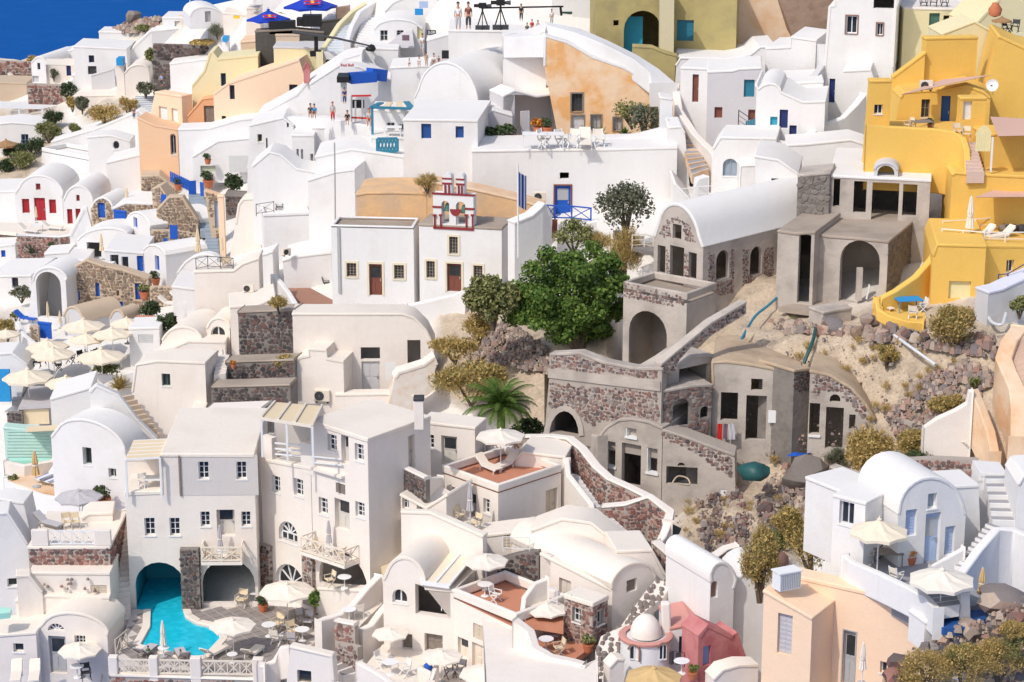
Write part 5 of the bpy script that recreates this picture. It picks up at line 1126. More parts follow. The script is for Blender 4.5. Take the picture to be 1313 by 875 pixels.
 for i, (x, y) in enumerate(((1090,345), (1190,350))): place('loungerw', ['white sun lounger nearer the folded white parasol', 'white sun lounger on the right of the pair on yellow terrace'][i], x, y, -62, z=z, s=1.05)
 for i, (x, w) in enumerate(((1205,50), (1245,55), (1300,60))):
  m = M(); p = onz(x, 290, z+.4); rockmesh(m, p, .38, .8); mk('cushion', m, ['greywood','charcoal','charcoal'][i], None, ['brown cushion left end of the row on yellow terrace', 'dark charcoal cushion in the middle of the cushion row', 'dark charcoal cushion at the right end of the row'][i], 'cushion', group='cushions on the yellow terrace', smooth=60)
 sail('beige shade sail over the cushions on the yellow lounger terrace', [(1060,132,144.5), (1240,62,149), (1420,60,149), (1420,130,144.5)], 'sailpink', sag=.2)
 W('yellow curved wall sweeping down beside the concrete shell', [(905,300,145), (870,350,143.5), (820,440,141.8), (740,530,140.4), (640,600,139.5), (560,640,139), (548,690,138.5)], 3.2, .5, 'yellow')
 W('low yellow rim of the small terrace with the blue table', [(548,645,137.2), (560,700,136.4), (620,735,135.8), (720,765,135.5), (800,770,135.6)], .8, .35, 'yellow')
 zs = S('floor of the small yellow terrace', [(550,690),(640,745),(800,770),(840,690),(700,600),(620,620)], 'yellow', Y=135.9)
 place('tableblue', 'bright blue table on the small yellow terrace', 720, 710, 10, z=zs, s=1.1); place('chair', 'white and blue folding chair facing the blue table', 745, 750, 160, z=zs); place('chair', 'white folding chair right of the blue table', 790, 715, -80, z=zs); place('loungerw', 'folded striped deck chairs leaning left of the blue table', 620, 705, 20, z=zs, s=.6)
 H('white_ramp', 'white plastered ramp block with blue railing at the right edge', 'ramp', [(1130,640),(1132,615),(1200,600),(1420,490),(1420,700)], yaw=-25, dep=1.3, mat='palegrey', Y=135.5, flat=(2,3), rmat='lightlilac')
 RL('blue railing on the white ramp at the right edge', [(1178,605),(1225,600),(1320,545)], 1.0, Y=135.6, mat='navy', style='bars', nb=2, t=.05, bay=1.4)
 tile(3, 0)
 HW('tall white house with two brown framed windows on a battered base', [(285,560),(300,370),(318,35),(345,30),(347,-45),(690,-45),(660,40),(652,345),(640,420)], [('w',405,82,462,172,{'f':'brownrim','n':(2,1),'fw':.1}), ('w',562,120,592,180,{'f':'brownrim','n':(2,1),'fw':.1}), ('h',545,-30,650,45,{'r':.5}), ('d',318,402,348,525,{'c':'navy'})], yaw=14, dep=8, Y=180, flat=(4,5))
 HW('white stepped base block below the tall white house', [(382,620),(388,362),(530,355),(550,420),(520,600)], dep=3.5, yaw=12, Y=176, flat=(1,2))
 W('white snaking wall climbing towards the tall white house', [(95,725,166), (150,720,167), (200,700,168), (300,640,170), (400,600,171), (470,530,172), (510,480,173)], 5.0, .6, 'white')
 HW('long low white house front below the snaking wall', [(98,900),(100,740),(200,735),(430,712),(505,740),(505,900)], yaw=5, dep=4, Y=164.5, flat=(2,3))
 HW('white vaulted cottage with two small blue shutters', [(-60,730),(-55,430)] + arc(-50,480,75,470,425,6)[1:] + [(185,520),(290,515),(290,730)], [('s',18,596,55,640,{'c':'turq','plain':1}), ('s',65,560,108,655,{'c':'navy'}), ('s',115,640,152,712,{'c':'navy'})], yaw=10, dep=7, Y=170, flat=(1,10))
 HW('blank white terrace block left of the tall white house', [(-10,430),(-5,245),(120,240),(125,188),(250,205),(245,420)], yaw=18, dep=6, Y=184, flat=(1,2), roof=True)
 HW('white roofed block with beige top beside the tall house', [(75,520),(70,425),(285,415),(285,520)], yaw=5, dep=6, Y=176)
 W('curved grey pink wall strip beside the tall white house steps', [(260,390,178), (300,330,180), (300,230,182)], 3, .6, 'palegrey')
 tile(3, 0)
 H('stucco_house', 'faded peach stucco wall at the top beside the brown rock', 'building', [(-300,245),(-300,0),(-290,-60),(145,-60),(135,240)], yaw=0, dep=6, mat='stainpeach', Y=196, flat=(2,3))
 m = M(); c = at(225, 120, 200); rockmesh(m, c, 5.6, 1.3); mk('rock_outcrop', m, 'brownrock', None, 'brown rock outcrop left of the tall white house', 'rock', smooth=28)
 HW('white terrace house at the top right with a dark green door', [(690,260),(690,40),(1040,50),(1035,240)], [('d',828,68,882,160,{'c':'greensh'}), ('h',900,80,990,165)], yaw=0, dep=6, Y=181, rmat='cream', mat='butter')
 zz = at(870, 38, 180).z
 for i, (x, r_) in enumerate(((800,10), (850,-20), (905,15))): place('chaird', ['dark chair at the left on the top right roof terrace', 'dark chair in the middle on the top right roof terrace', 'dark chair at the right on the top right roof terrace'][i], x, 40, r_, Y=182)
 H('butter_house', 'pale yellow house gable at the top right corner', 'house', [(1020,260),(1060,130),(1180,0),(1190,-60),(1420,-60),(1420,260)], yaw=-8, dep=6, mat='butter', Y=174, flat=(3,4))
 ST('white stairs rising behind the pale yellow gable', (1040,90), (1160,60), (1060,-20), (1180,-30), 8, 176, 180, 'white')
 m = M(); c = at(1165, 55, 172.5); m.lathe(c-Vector((0,0,.5)), [(.1,0), (.45,.15), (.55,.6), (.3,.95), (.25,1.1)], 12); mk('clay_urn', m, 'terracotta', None, 'clay urn ornament on the pale yellow gable', 'urn', smooth=50)
 U('thatch', 'dark brown parasol at the top right beside the pale gable', 1200, 85, 75, Y=168); place('chaird', 'black chair under the dark parasol at top right', 1225, 175, 40, Y=166.5); place('chaird', 'black chair at the right of the dark parasol', 1265, 165, -30, Y=166)
 H('garden_wall', 'pale yellow parapet below the dark parasol at the top right', 'wall', [(890,200),(900,175),(1060,110),(1180,178),(1420,215),(1420,300)], yaw=-4, dep=4, mat='butter', Y=166.5, flat=(3,4))
plain('butterp', (0.76, 0.68, 0.38)); plain('brownrim', (0.26, 0.15, 0.12)); plaster('palepeach3', (0.66, 0.50, 0.42), None, 0.3, streak=0); plaster('lightlilac', (0.68, 0.68, 0.78), None, 0.3, streak=0)
yellow()
def lower_right():
 tile(3, 3)
 f1 = frame(at(222, 900, 102.5), 33)
 a = H('peach_house', 'projecting pale peach house block with a grey louvred window', 'house', [(-30,900),(-32,400),(222,545),(218,900)], [('s',55,528,130,735,{'c':'cloudyp','r':.25})], plane=f1, dep=2.7, mat='palepeach', rmat='palepeach', sink=3)
 zr = a.ztop; f2 = Fr(f1.o+f1.w*2.6, f1.u, f1.w); um = a.uv[-2][0]; pk = lambda u, v=None: px(f2.pt(u, zr-.05-f2.o.z if v is None else v))
 u0 = a.uv[1][0]+.05; u1 = next(u for u in np.arange(um+3, um+16, .1) if pk(u)[0] > 845)
 b = H('peach_house', 'pale peach house block with a grey glazed door and broad flat roof', 'house', [pk(u0, -1), pk(u0), pk(u1), pk(u1, -1)], [('d',388,612,450,900,{'c':'greypaint','gl':1,'f':'greypaint','fw':.06}), ('w',578,770,612,830,{'n':(1,1)})], plane=f2, dep=(onz(300,318,zr)-f2.o).dot(f2.w), mat='palepeach', rmat='palepeach', sink=3, rt=.2)
 place('acbox', 'white slatted air conditioner housing on the peach roof', 100, 400, 25, z=zr+.02, s=1.25)
 UC('closedw', 'slim folded white parasol beside the grey glazed door', 485, 880, 240, Y=101.5)
 zt = zr+.45; S('grey painted terrace of the white blue house', [(395,290),(700,420),(830,490),(1000,500),(1110,470),(1010,330),(900,270),(720,190),(500,150)], 'greyfloor', z=zt, th=1.5)
 W('white curved parapet between the peach roof and the grey terrace', [(383,228), (430,262), (560,318), (700,385), (800,440), (858,505)], 1.5, .4, 'white', z=zt+.75)
 yv = onz(840, 285, zt).y
 w = HW('white flat house with small window under the golden bush at lower right', [(328,245),(328,-85),(488,-45),(492,238)], [('w',370,-45,445,75,{'n':(2,1),'c':'palegrey3'})], dep=5, Y=onz(328,245,zt).y, sink=.6)
 HW('white wall block between the small window and the pale blue shutters', [(490,236),(487,-45),(690,-100),(712,215)], dep=4.5, Y=onz(490,236,zt).y, sink=.6)
 v = HW('white barrel vaulted house with pale blue door and shutters', [(690,275),(668,20)] + arc(672,0,1005,0,-172,12)[1:-1] + [(1005,20),(1000,275)], [('s',708,-5,765,130,{'c':'lightblue'}), ('d',806,12,882,285,{'c':'lightblue','gl':1,'g':'glazing'}), ('s',908,80,958,225,{'c':'lightblue'}), ('w',822,-88,868,-10,{'n':(1,1),'c':'whitepaint','g':'bluegrey'})], yaw=-20, dep=4.2, Y=yv, sink=3)
 H('storage_box', 'white lattice fronted storage box beside the cream parasol', 'box', [(615,235),(613,165),(720,158),(718,225)], [('s',622,172,714,226,{'c':'bluegrey','plain':1,'r':.05})], dep=.8, Y=onz(660,235,zt).y, sink=.5)
 z = zt
 W('white curving stair wall at the right edge of the terrace', [(1030,500,yv-5.5), (1015,320,yv-2.2), (1100,200,yv-.6), (1190,95,yv+.8), (1260,100,yv+1), (1420,170,yv)], 4, .5, 'white')
 W('white upper stair wall on the vaulted house', [(840,290,yv-.6), (985,205,yv-.3), (1010,190,yv-.2)], 1.0, .3, 'white')
 ST('grey painted steps with white edges climbing to the right', (955,295), (1010,310), (1130,60), (1195,85), 10, yv-.5, yv+2.2, 'white', 'greyfloor')
 ST('upper grey steps with white edges at the lane end', (1150,70), (1290,75), (1110,-180), (1260,-180), 6, yv+2.2, yv+6, 'white', 'greyfloor')
 HW('white stepped gate pier block beside the upper grey steps', [(1060,60),(1085,-150),(1090,-190),(1215,-180),(1220,-130)], yaw=0, dep=2, Y=yv+6, flat=(2,3))
 HW('white block joining the vaulted house to the steps', [(890,60),(885,-120),(1080,-130),(1110,60)], yaw=-12, dep=2.4, Y=yv+3)
 H('white_wall', 'white wall right of the upper grey steps', 'wall', [(1265,100),(1270,-130),(1310,-180),(1420,-190),(1420,120)], yaw=0, dep=3, Y=yv+2, flat=(2,3))
 U('cream', 'cream striped open parasol on the grey terrace by the blue door', 575, 45, 320, z=z, Y=yv-2.5, hz=1.25); U('white', 'white open parasol over the lower grey steps', 895, 300, 355, z=z-.9, Y=yv-6, hz=1.2)
 UC('closedtan', 'folded tan parasol against the white stair wall', 1090, 490, 225, z=zt-.2)
 place('chair', 'white canvas director chair beside the terrace parapet', 660, 370, 130, z=z); place('chair', 'white chair behind the cream parasol pole', 510, 265, 30, z=z); place('tablewood', 'grey wooden table under the cream parasol', 620, 275, 0, z=z); place('potflower', 'yellow flowering plant tub beside the blue door', 735, 275, 0, z=z, s=.85); place('chaird', 'dark low wicker chair behind the wooden table', 560, 235, -30, z=z)
 ST('curved white edged grey steps below the white parasol', (850,500), (985,480), (820,425), (985,405), 3, yv-7.2, yv-5.2, 'white', 'greyfloor')
 H('white_wall', 'white pier between the lower steps and the tan parasol', 'wall', [(985,520),(990,410),(1035,400),(1060,500)], yaw=0, dep=1, Y=yv-6.5)
 H('white_wall', 'white low wall below the lower grey steps', 'wall', [(800,690),(802,570),(850,550),(905,590),(880,650)], yaw=-20, dep=1.5, Y=yv-6.5, sink=.3)
 S('dark blue painted landing under the white parasol pole', [(850,560),(905,515),(1100,505),(1150,540),(1000,600),(900,600)], 'darkblue', Y=yv-7.5, name='landing')
 tile(3, 3)
 boulder('pale brown boulder at the corner of the scrubby bank', 1200, 480, 120, Y=100, fl=.6); boulder('reddish boulder at the left end of the scrubby bank', 680, 800, 75, Y=98, mat='redrubble'); boulder('red brown boulder on the upper scrubby bank', 1270, 560, 60, Y=98.5, mat='redrubble'); boulder('beige boulder in the middle of the scrubby bank', 1040, 620, 70, Y=99); boulder('low beige boulder above the bushes in the corner', 900, 660, 65, Y=99); boulder('dark red boulder near the bottom of the scrubby bank', 640, 860, 60, Y=97, mat='redrubble')
 for i, (x, y, w_, h_, mt) in enumerate(((820,930,360,260,'leafdry'), (1000,900,330,260,'leafdry'), (1180,860,330,250,'leafdry'), (1320,800,300,250,'leafolive'), (1000,790,220,130,'leafolive'), (1250,660,170,110,'leafdry'), (700,940,240,130,'leafdry'))):
  bush('dry_bush', ['dry brown scrub left end of the corner thicket', 'dry brown scrub in the middle of the corner thicket', 'dry golden scrub right of the thicket middle', 'olive scrub at the right edge of the corner', 'olive tuft growing above the corner thicket', 'small dry tuft by the red boulder at the right edge', 'low dry scrub at the bottom by the peach house'][i], 'bush', x, y, w_, h_, mt, 4200, .075, 'mix', Y=97-.3*(i % 2), mat2='leafdry', cn=16, group='corner scrub bushes')
 m = M()
 scree('corner_rocks', [(600,820),(760,700),(1000,600),(1320,440),(1400,500),(1400,900),(620,900)], 700, .05, .3, 'rock', Y=98.5)
 for i, (x, y, w_, h_, mt, lb) in enumerate(((230,325,300,330,'leafdry','tall golden green bush left of the lower white houses'), (120,150,210,190,'leafdry','dry golden bush above the tall golden green one'), (60,200,130,110,'leafolive','olive bush on the rocks left of the golden ones'), (390,280,160,120,'leafdry','brown bush tip overhanging the peach roof'))): bush('dry_bush', lb, 'bush', x, y, w_, h_, mt, 3200, .12, 'mix', Y=115+.8*i, mat2='leafolive', cn=12)
 bush('dark_shrub', 'tall narrow green shrub against the peach house wall', 'shrub', -35, 440, 210, 440, 'leafdry', 5200, .1, 'mix', Y=108.5, mat2='leafolive', cn=12)
 boulder('grey boulder on the slope left of the golden bushes', 20, 110, 40, mat='lava'); boulder('reddish rock on the slope below the grey boulder', 60, 260, 50, mat='redrubble')
plain('palegrey3', (0.62, 0.63, 0.66))
lower_right()
def balcony(root, fr, x0, x1, y, out, hgt=.95, mat='creampaint', lab=None):
 u0, v = fr.uv(x0, y); u1, _ = fr.uv(x1, y); m = M(); strip(m, fr, u0, v-.18, u1, v, -out, -.003); mk('balcony_slab', m, 'cream', root)
 C = [fr.pt(u0+.05, v, -.05), fr.pt(u0+.05, v, -out+.05), fr.pt(u1-.05, v, -out+.05), fr.pt(u1-.05, v, -.05)]; up = Vector((0, 0, hgt))
 for a, b in zip(C[:-1], C[1:]):
  k = max(1, round((b-a).length/1.0))
  for i in range(k):
   c, d = a.lerp(b, i/k), a.lerp(b, (i+1)/k); m = M(); m.bar(c, c+up, .08); mk('post', m, mat, root); m = M(); l = Vector((0, 0, .12)); m.bar(c+l, d+up, .05); m.bar(c+up, d+l, .05); m.bar(c+(d-c)*.5+l, c+(d-c)*.5+up, .04); mk('brace', m, mat, root)
  for h_, n_ in ((up, 'top_rail'), (Vector((0,0,.12)), 'bottom_rail')): m = M(); m.bar(a+h_, b+h_, .08); mk(n_, m, mat, root)
 return v
def pilaster(root, fr, x0, x1, y0, y1, out=.3, st=.26, mat='lava'):
 u0, v0 = fr.uv(x0, y1); u1, v1 = fr.uv(x1, y0); m = M(); strip(m, fr, u0, v0-1, u1, v1, -out, -.003); o = mk('stone_pillar', m, core_of(mat), root); s = M()
 stone_bits(s, lambda u, v, w: fr.pt(u, v, w-out), [(u0, v0), (u1, v0), (u1, v1), (u0, v1)], [], st); stone_bits(s, lambda a, v, w: fr.pt(u1-w, v, -out+a), [(0, v0), (out, v0), (out, v1), (0, v1)], [], st); mk('stone', s, STONE[mat][1], o, kind='stuff')
WN = {'n': (2, 3)}
def villa():
 tile(0, 3)
 fa = frame(at(1318, 420, 126.5), -1)
 va = H('villa', 'cream hotel villa wing over the pool with two rows of small windows', 'villa', [(668,505),(665,-95),(818,-97),(820,-290),(1316,-288),(1318,440)],
      [('w',1012,-250,1065,-160,WN), ('w',1205,-250,1257,-160,WN), ('w',737,37,790,128,WN), ('w',865,37,917,128,WN), ('w',1022,5,1070,82,WN), ('w',1230,5,1278,80,WN), ('d',1105,-5,1197,132,{'c':'canvas2','gl':1,'r':.5}),
       ('h',690,263,942,520,{'a':1}), ('h',1030,248,1300,470,{'a':1})], plane=fa, dep=9, mat='cream', flat=(3,4), rt=.25, sink=2, roof=True)
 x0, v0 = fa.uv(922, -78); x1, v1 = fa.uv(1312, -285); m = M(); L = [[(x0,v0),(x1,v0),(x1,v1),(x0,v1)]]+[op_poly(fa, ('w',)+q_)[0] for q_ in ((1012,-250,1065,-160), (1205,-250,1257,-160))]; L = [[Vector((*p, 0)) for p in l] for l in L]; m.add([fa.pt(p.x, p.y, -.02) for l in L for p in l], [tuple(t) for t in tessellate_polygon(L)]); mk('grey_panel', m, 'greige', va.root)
 m = M(); m.bar(fa.pt(x0, v0, -.08), fa.pt(x0, v1, -.08), .1); mk('drainpipe', m, 'greywood', va.root)
 vf = balcony(va.root, fa, 1037, 1245, 226, 1.25)
 for x in (1075, 1190):
  place('chairw', 'slatted chair at the %s side of the pool wing balcony' % ('left' if x < 1100 else 'right'), at3=fa.pt(fa.uv(x, 200)[0], vf, -.6), rot=90 if x < 1100 else -90, s=.85)
 place('closedp', 'folded grey parasol on the pool wing balcony', at3=fa.pt(fa.uv(1130, 200)[0], vf, -.7), s=.85); place('table', 'small round table on the pool wing balcony', at3=fa.pt(fa.uv(1140, 200)[0], vf, -.9), s=.8)
 pilaster(va.root, fa, 935, 1016, 184, 505, .5)
 wl = fa.uv(800, 497)[1]; zw = fa.o.z+wl; zf = zw+.12
 u0, u1 = fa.uv(690, 400)[0]-.05, fa.uv(942, 400)[0]+.05; vt = fa.uv(800, 263)[1]+.1; m = M()
 P = [(u0, wl-1.5)]+[((u0+u1)/2-(u1-u0)/2*cos(pi*i/12), vt-(u1-u0)/2+(u1-u0)/2*sin(pi*i/12)) for i in range(13)]+[(u1, wl-1.5)]
 m.prism([fa.pt(*p, .3) for p in P], fa.w*4.6, caps=False); m.add([fa.pt(*p, 4.9) for p in P], [tuple(range(len(P)))]); mk('pool_cave', m, 'cavepaint', va.root)
 m = M(); P = [onz(x, y, zw) for x, y in ((945,500), (930,500), (945,545), (1000,578), (1110,602), (1122,660), (1040,748), (985,752), (900,735), (830,720), (715,692), (765,600), (768,512), (690,500))]
 i0, i1 = fa.pt(u0+.06, wl, 4.8), fa.pt(u1-.06, wl, 4.8); P = [fa.pt(u1-.06, wl, .0)]+P[1:-1]+[fa.pt(u0+.06, wl, .0), i0, i1]; m.prism(P, Vector((0,0,-.05))); mk('pool_water', m, 'poolwater', kind='structure')
 m = M(); Q = P[1:-3]; c = sum(Q, Vector())/len(Q)
 for a, b in zip(Q[:-1], Q[1:]):
  e = (b-a).normalized(); nn = Vector((e.y, -e.x, 0)); 
  if (a-c).dot(nn) < 0: nn = -nn
  m.hexa([a-nn*.02, b-nn*.02, b+nn*.45, a+nn*.45]+[p+Vector((0,0,.16)) for p in (a-nn*.02, b-nn*.02, b+nn*.45, a+nn*.45)])
 mk('pool_rim', m, 'roofcream', kind='structure', bevel=.03)
 zf = zw+.1; poly = [(945,505),(1318,470),(1640,455),(1640,600),(1640,640),(1500,760),(1318,845),(640,790),(600,745),(670,505),(690,500),(768,512),(765,600),(715,692),(830,720),(900,735),(985,752),(1040,748),(1122,660),(1110,602),(1000,578),(945,545)]
 fl = [onz(x, y, zf-.02) for x, y in poly]; m = M(); m.prism(fl, Vector((0,0,-.6))); base = mk('pool_terrace', m, 'tilejoint', kind='structure')
 A2 = [(p.x, p.y) for p in fl]; pu = [(p.x, p.y) for p in P]; cx, cy = [np.mean([p[i] for p in A2]) for i in (0, 1)]; tm = None; ts = .68; ca, sa = cos(radians(38)), sin(radians(38))
 for i in range(-26, 27):
  for j in range(-26, 27):
   x, y = cx+ts*(i*ca-j*sa), cy+ts*(i*sa+j*ca)
   if not all(inpoly(x+dx, y+dy, A2) for dx, dy in ((.4,0), (-.4,0), (0,.4), (0,-.4))) or inpoly(x, y, pu): continue
   if tm is None:
    m = M(); hs = ts/2-.03; m.box(Vector((0,0,0)), Vector((ca,sa,0)), Vector((-sa,ca,0)), hs*2, hs*2, .03); t = mkl('tile', m, 'tile', base); tm = t.data
   else: t = bpy.data.objects.new('tile', tm); COL.objects.link(t); t.parent = base
   t.location = Vector((x, y, zf-.02+random.uniform(0, .006)))-ORG[base.name]
 tile(1, 2)
 fr = frame(at(575, 1240, 122.5), 40)
 vr = H('villa', 'cream hotel villa right wing with paned windows and a latticed balcony', 'villa', [(286,1100),(290,400),(570,490),(576,1250)],
      [('w',358,467,404,552,WN), ('d',428,473,465,615,{'c':'canvas2','gl':1,'r':.4}), ('w',497,515,541,603,WN), ('s',400,717,448,768,{'c':'greywood','r':.1}), ('w',313,790,358,875,WN), ('d',395,800,470,955,{'c':'canvas2','gl':1,'r':.4}), ('w',500,812,546,890,WN), ('h',315,1062,560,1262,{'a':1})],
      plane=fr, far=(832,362), mat='cream', sink=3, sops=[('d',770,470,806,640,{'c':'palewood','r':.4})], rt=.25)
 vl = H('villa', 'cream hotel villa middle wing below the pergola with arched windows', 'villa', [(35,1180),(30,592),(288,640),(286,1190)],
      [('w',72,678,116,762,WN), ('w',186,693,233,782,WN), ('w',109,912,203,1016,{'a':1,'fan':1}), ('w',92,1130,238,1245,{'a':1,'fan':1})], plane=fr, dep=6, mat='cream', sink=3, rt=.2)
 zb = vl.ztop
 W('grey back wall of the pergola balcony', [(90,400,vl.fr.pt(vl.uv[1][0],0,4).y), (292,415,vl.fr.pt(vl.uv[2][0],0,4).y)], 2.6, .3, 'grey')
 for x, y, w_ in ((52,480,60), (255,510,70)):
  u, v0 = fr.uv(x, y+130); _, v1 = fr.uv(x, y); m = M(); strip(m, fr, u-.45*w_/60, vl.uv[1][1]-.1, u+.45*w_/60, v1, -.03, .4); mk('balcony_pier', m, 'cream', vl.root)
 for k in range(3):
  m = M(); a = fr.pt(fr.uv(85, 560-k*26)[0], fr.uv(85, 568-k*28)[1], .1); b = fr.pt(fr.uv(225, 575-k*26)[0], fr.uv(225, 580-k*28)[1], .1); m.bar(a, b, .09); mk('balcony_rail', m, 'whitepaint', vl.root)
 for k in range(2):
  m = M(); a = fr.pt(fr.uv(290, 570)[0], fr.uv(290, 575+k*30)[1], -.15); b = fr.pt(fr.uv(440, 600)[0], fr.uv(440, 590+k*30)[1], -.15); m.bar(a, b, .08); mk('balcony_rail', m, 'whitepaint', vr.root)
 m = M(); strip(m, fr, fr.uv(288,620)[0], fr.uv(288,628)[1]-.15, fr.uv(445,640)[0], fr.uv(288,628)[1], -.3, -.003); mk('balcony_slab', m, 'cream', vr.root)
 pr = empty('pergola', fr.pt(0, 2, 1), 'beige canvas pergola on the villa balcony', 'pergola'); ya, yb2 = fr.o.y+2.2, fr.o.y+5.5
 A, B, Cc, E = at(20,385,ya), at(280,425,ya-2.2), at(330,325,yb2), at(90,305,yb2+1.5)
 m = M(); m.hexa([A, B, Cc, E]+[p+Vector((0,0,.05)) for p in (A, B, Cc, E)]); mk('canvas_roof', m, 'canvas', pr)
 for t in (0, .33, .66, 1.0): m = M(); m.bar(A.lerp(B, t)+Vector((0,0,.1)), E.lerp(Cc, t)+Vector((0,0,.1)), .12); mk('beam', m, 'creampaint', pr)
 m = M(); m.bar(A, B, .16); mk('beam', m, 'creampaint', pr)
 for p in (A, A.lerp(B, .5), B): m = M(); m.bar(p-Vector((0,0,2.4)), p, .12); mk('post', m, 'whitepaint', pr)
 H('chimney', 'white square chimney with a dark flat cap on the villa roof', 'chimney', [(800,400),(795,285),(848,285),(846,385)], dep=.7, Y=vr.fr.pt(0,0,vr.dep).y-2.5, mat='cream', sink=.5, rmat='charcoal')
 tile(1, 3)
 vf = balcony(vr.root, fr, 296, 520, 178, 1.3)
 for i, x in enumerate((345, 460)): place('chairw', 'slatted chair at the %s of the villa right wing balcony' % ('left', 'right')[i], at3=fr.pt(fr.uv(x, 160)[0], vf, -.6), rot=50 if i == 0 else -120, s=.85)
 place('closedp', 'folded grey parasol on the villa right wing balcony', at3=fr.pt(fr.uv(395, 160)[0], vf, -.5), s=.85); place('table', 'small round table on the villa right wing balcony', at3=fr.pt(fr.uv(400, 160)[0], vf, -.7), s=.8)
 pilaster(vl.root, fr, 8, 75, 178, 385, .3, mat='rubble'); pilaster(vl.root, fr, 247, 293, 210, 390, .3, mat='rubble')
 zp = zf
 H('garden_wall', 'cream wall below the arched niche of the right wing', 'wall', [(310,520),(308,395),(560,405),(540,520)], plane=Fr(fr.o-fr.w*.9, fr.u, fr.w), dep=.8, mat='cream', sink=1.5)
 W('tall cream stair wall curving down beside the right wing', [(600,325,121), (540,385,119.8), (470,470,118.6), (400,520,117.6), (330,540,117), (295,555,116.6)], 3.4, .45, 'cream')
 W('second cream wall curving down to the stone fronted landing', [(652,458,119), (600,520,118), (560,575,117.2), (505,602,116.6)], 3.6, .45, 'cream')
 zl = S('small landing floor with a round table', [(395,575),(510,600),(640,470),(600,440),(470,500)], 'roofcream', Y=116.6, lift=-.0, name='landing')
 place('table', 'round white table on the small stone fronted landing', 468, 562, z=zl, s=1.0); place('chair', 'white chair behind the round table on the stone fronted landing', 515, 545, 200, z=zl)
 W('red stone landing front with white coping', [(392,570,116.2), (497,592,115.6)], 1.7, .4, 'redrubble', st=.28, cap='cream')
 ST('grey tiled steps below the stone fronted landing', (440,850), (510,830), (345,750), (425,710), 4, 114, 116.2, 'cream', 'tile')
 W('dark rubble wall under the landing beside the grey steps', [(395,665,116), (510,700,115)], 1.6, .4, 'rubble', st=.26)
 HW('cream block with a square window at the bottom below the pool terrace', [(110,990),(168,690),(380,740),(410,870),(395,990)], [('w',203,815,275,880,{'c':'greywood','n':(1,1)})], dep=.5, yaw=16, Y=113, mat='cream', flat=(1,2))
 W('cream parapet rising along the bottom edge of the pool terrace', [(40,790,114), (90,770,114.2), (110,700,114.4), (165,690,114)], 2.0, .4, 'cream'); W('cream balustrade block at the bottom left of the grey steps', [(-5,790,113.5), (38,790,113.5)], 2.0, .5, 'cream')
 U('white', 'largest cream parasol over the pool terrace tables', 150, 372, 305, z=zp, Y=118.5); tile(0, 3); U('white', 'white parasol at the right end of the turquoise pool', 1185, 555, 250, z=zp, Y=119)
 UC('closedw', 'folded cream parasol standing at the pool edge between the bathers', 835, 745, 210, z=zp)
 place('table', 'white round side table under the folded poolside parasol', 835, 745, 0, z=zp, s=.8); place('table', 'low white side table by the white sunbed', 1185, 775, 0, z=zp, s=.75)
 place('loungerw', 'white sunbed at the right end of the pool', 1090, 745, 150, z=zp); place('loungerw', 'navy covered sunbed at the corner of the pool terrace', 1290, 745, 160, z=zp); place('loungerg', 'grey sunbed under the left bather', 745, 740, 160, z=zp); place('loungerg', 'grey sunbed under the right bather', 930, 760, 200, z=zp)
 person('lie', 'sunbather in green swimwear sitting left of the folded parasol', 755, 742, 62, 'greenp', 'skintan2', 'hairdark', 200, z=zp+.05, skinm='skintan'); person('lie', 'sunbather raising an arm right of the folded parasol', 930, 760, 62, 'skintan2', 'navy', 'hairdark', 150, z=zp+.05, skinm='skintan')
 place('chairw', 'wooden armchair at the mouth of the dark arch', 1232, 490, -20, z=zp, s=1.15); place('table', 'white table just inside the dark arch', 1300, 470, 0, z=zp)
 tile(1, 3)
 for i, (x, y, r_, k, lb) in enumerate(((60,640,0,'table','left round table under the largest cream parasol'), (230,665,0,'table','right round table under the largest cream parasol'))): place(k, lb, x, y, r_, z=zp, s=1.05)
 for x, y, r_, k, lb in ((105,610,-30,'chairw','wooden chair behind the left round table'), (100,680,150,'chair','white chair in front of the left round table'), (185,650,40,'chairw','wooden chair between the two round tables'), (260,600,-10,'chairg','grey chair behind the right round table'), (225,590,30,'chairg','grey high chair under the big parasol'), (180,690,170,'chairg','grey chair in front of the right round table')): place(k, lb, x, y, r_, z=zp, s=1.1)
 place('pot', 'cream pot with plant beside the left round table', 30, 515, 0, z=zp); place('potbig', 'leafy pot against the stone pillar by the arched window', 30, 420, 0, z=zp); place('chairw', 'wooden chair inside the arched niche of the right wing', 370, 385, -60, Y=122.5); place('table', 'white round table inside the arched niche of the right wing', 445, 395, 0, Y=122.3)
 bush('climbing_shrub', 'green climber hanging beside the second stone pillar', 'shrub', 295, 500, 60, 120, 'leafgreen', 400, .14, Y=119.5)
 tile(0, 3)
 zb = zf-.05; yb = onz(700, 835, zb).y; r = empty('balustrade', onz(700, 835, zb), 'cream lattice balustrade with white piers along the pool front', 'balustrade'); f0 = frame(onz(600, 835, zb), 2)
 for x0, x1 in ((556,602), (762,806), (972,1026), (1290,1345)):
  u0, u1 = f0.uv(x0, 800)[0], f0.uv(x1, 800)[0]; m = M(); strip(m, f0, u0, -1, u1, 1.15, -.2, .25); mk('pier', m, 'cream', r, bevel=.04)
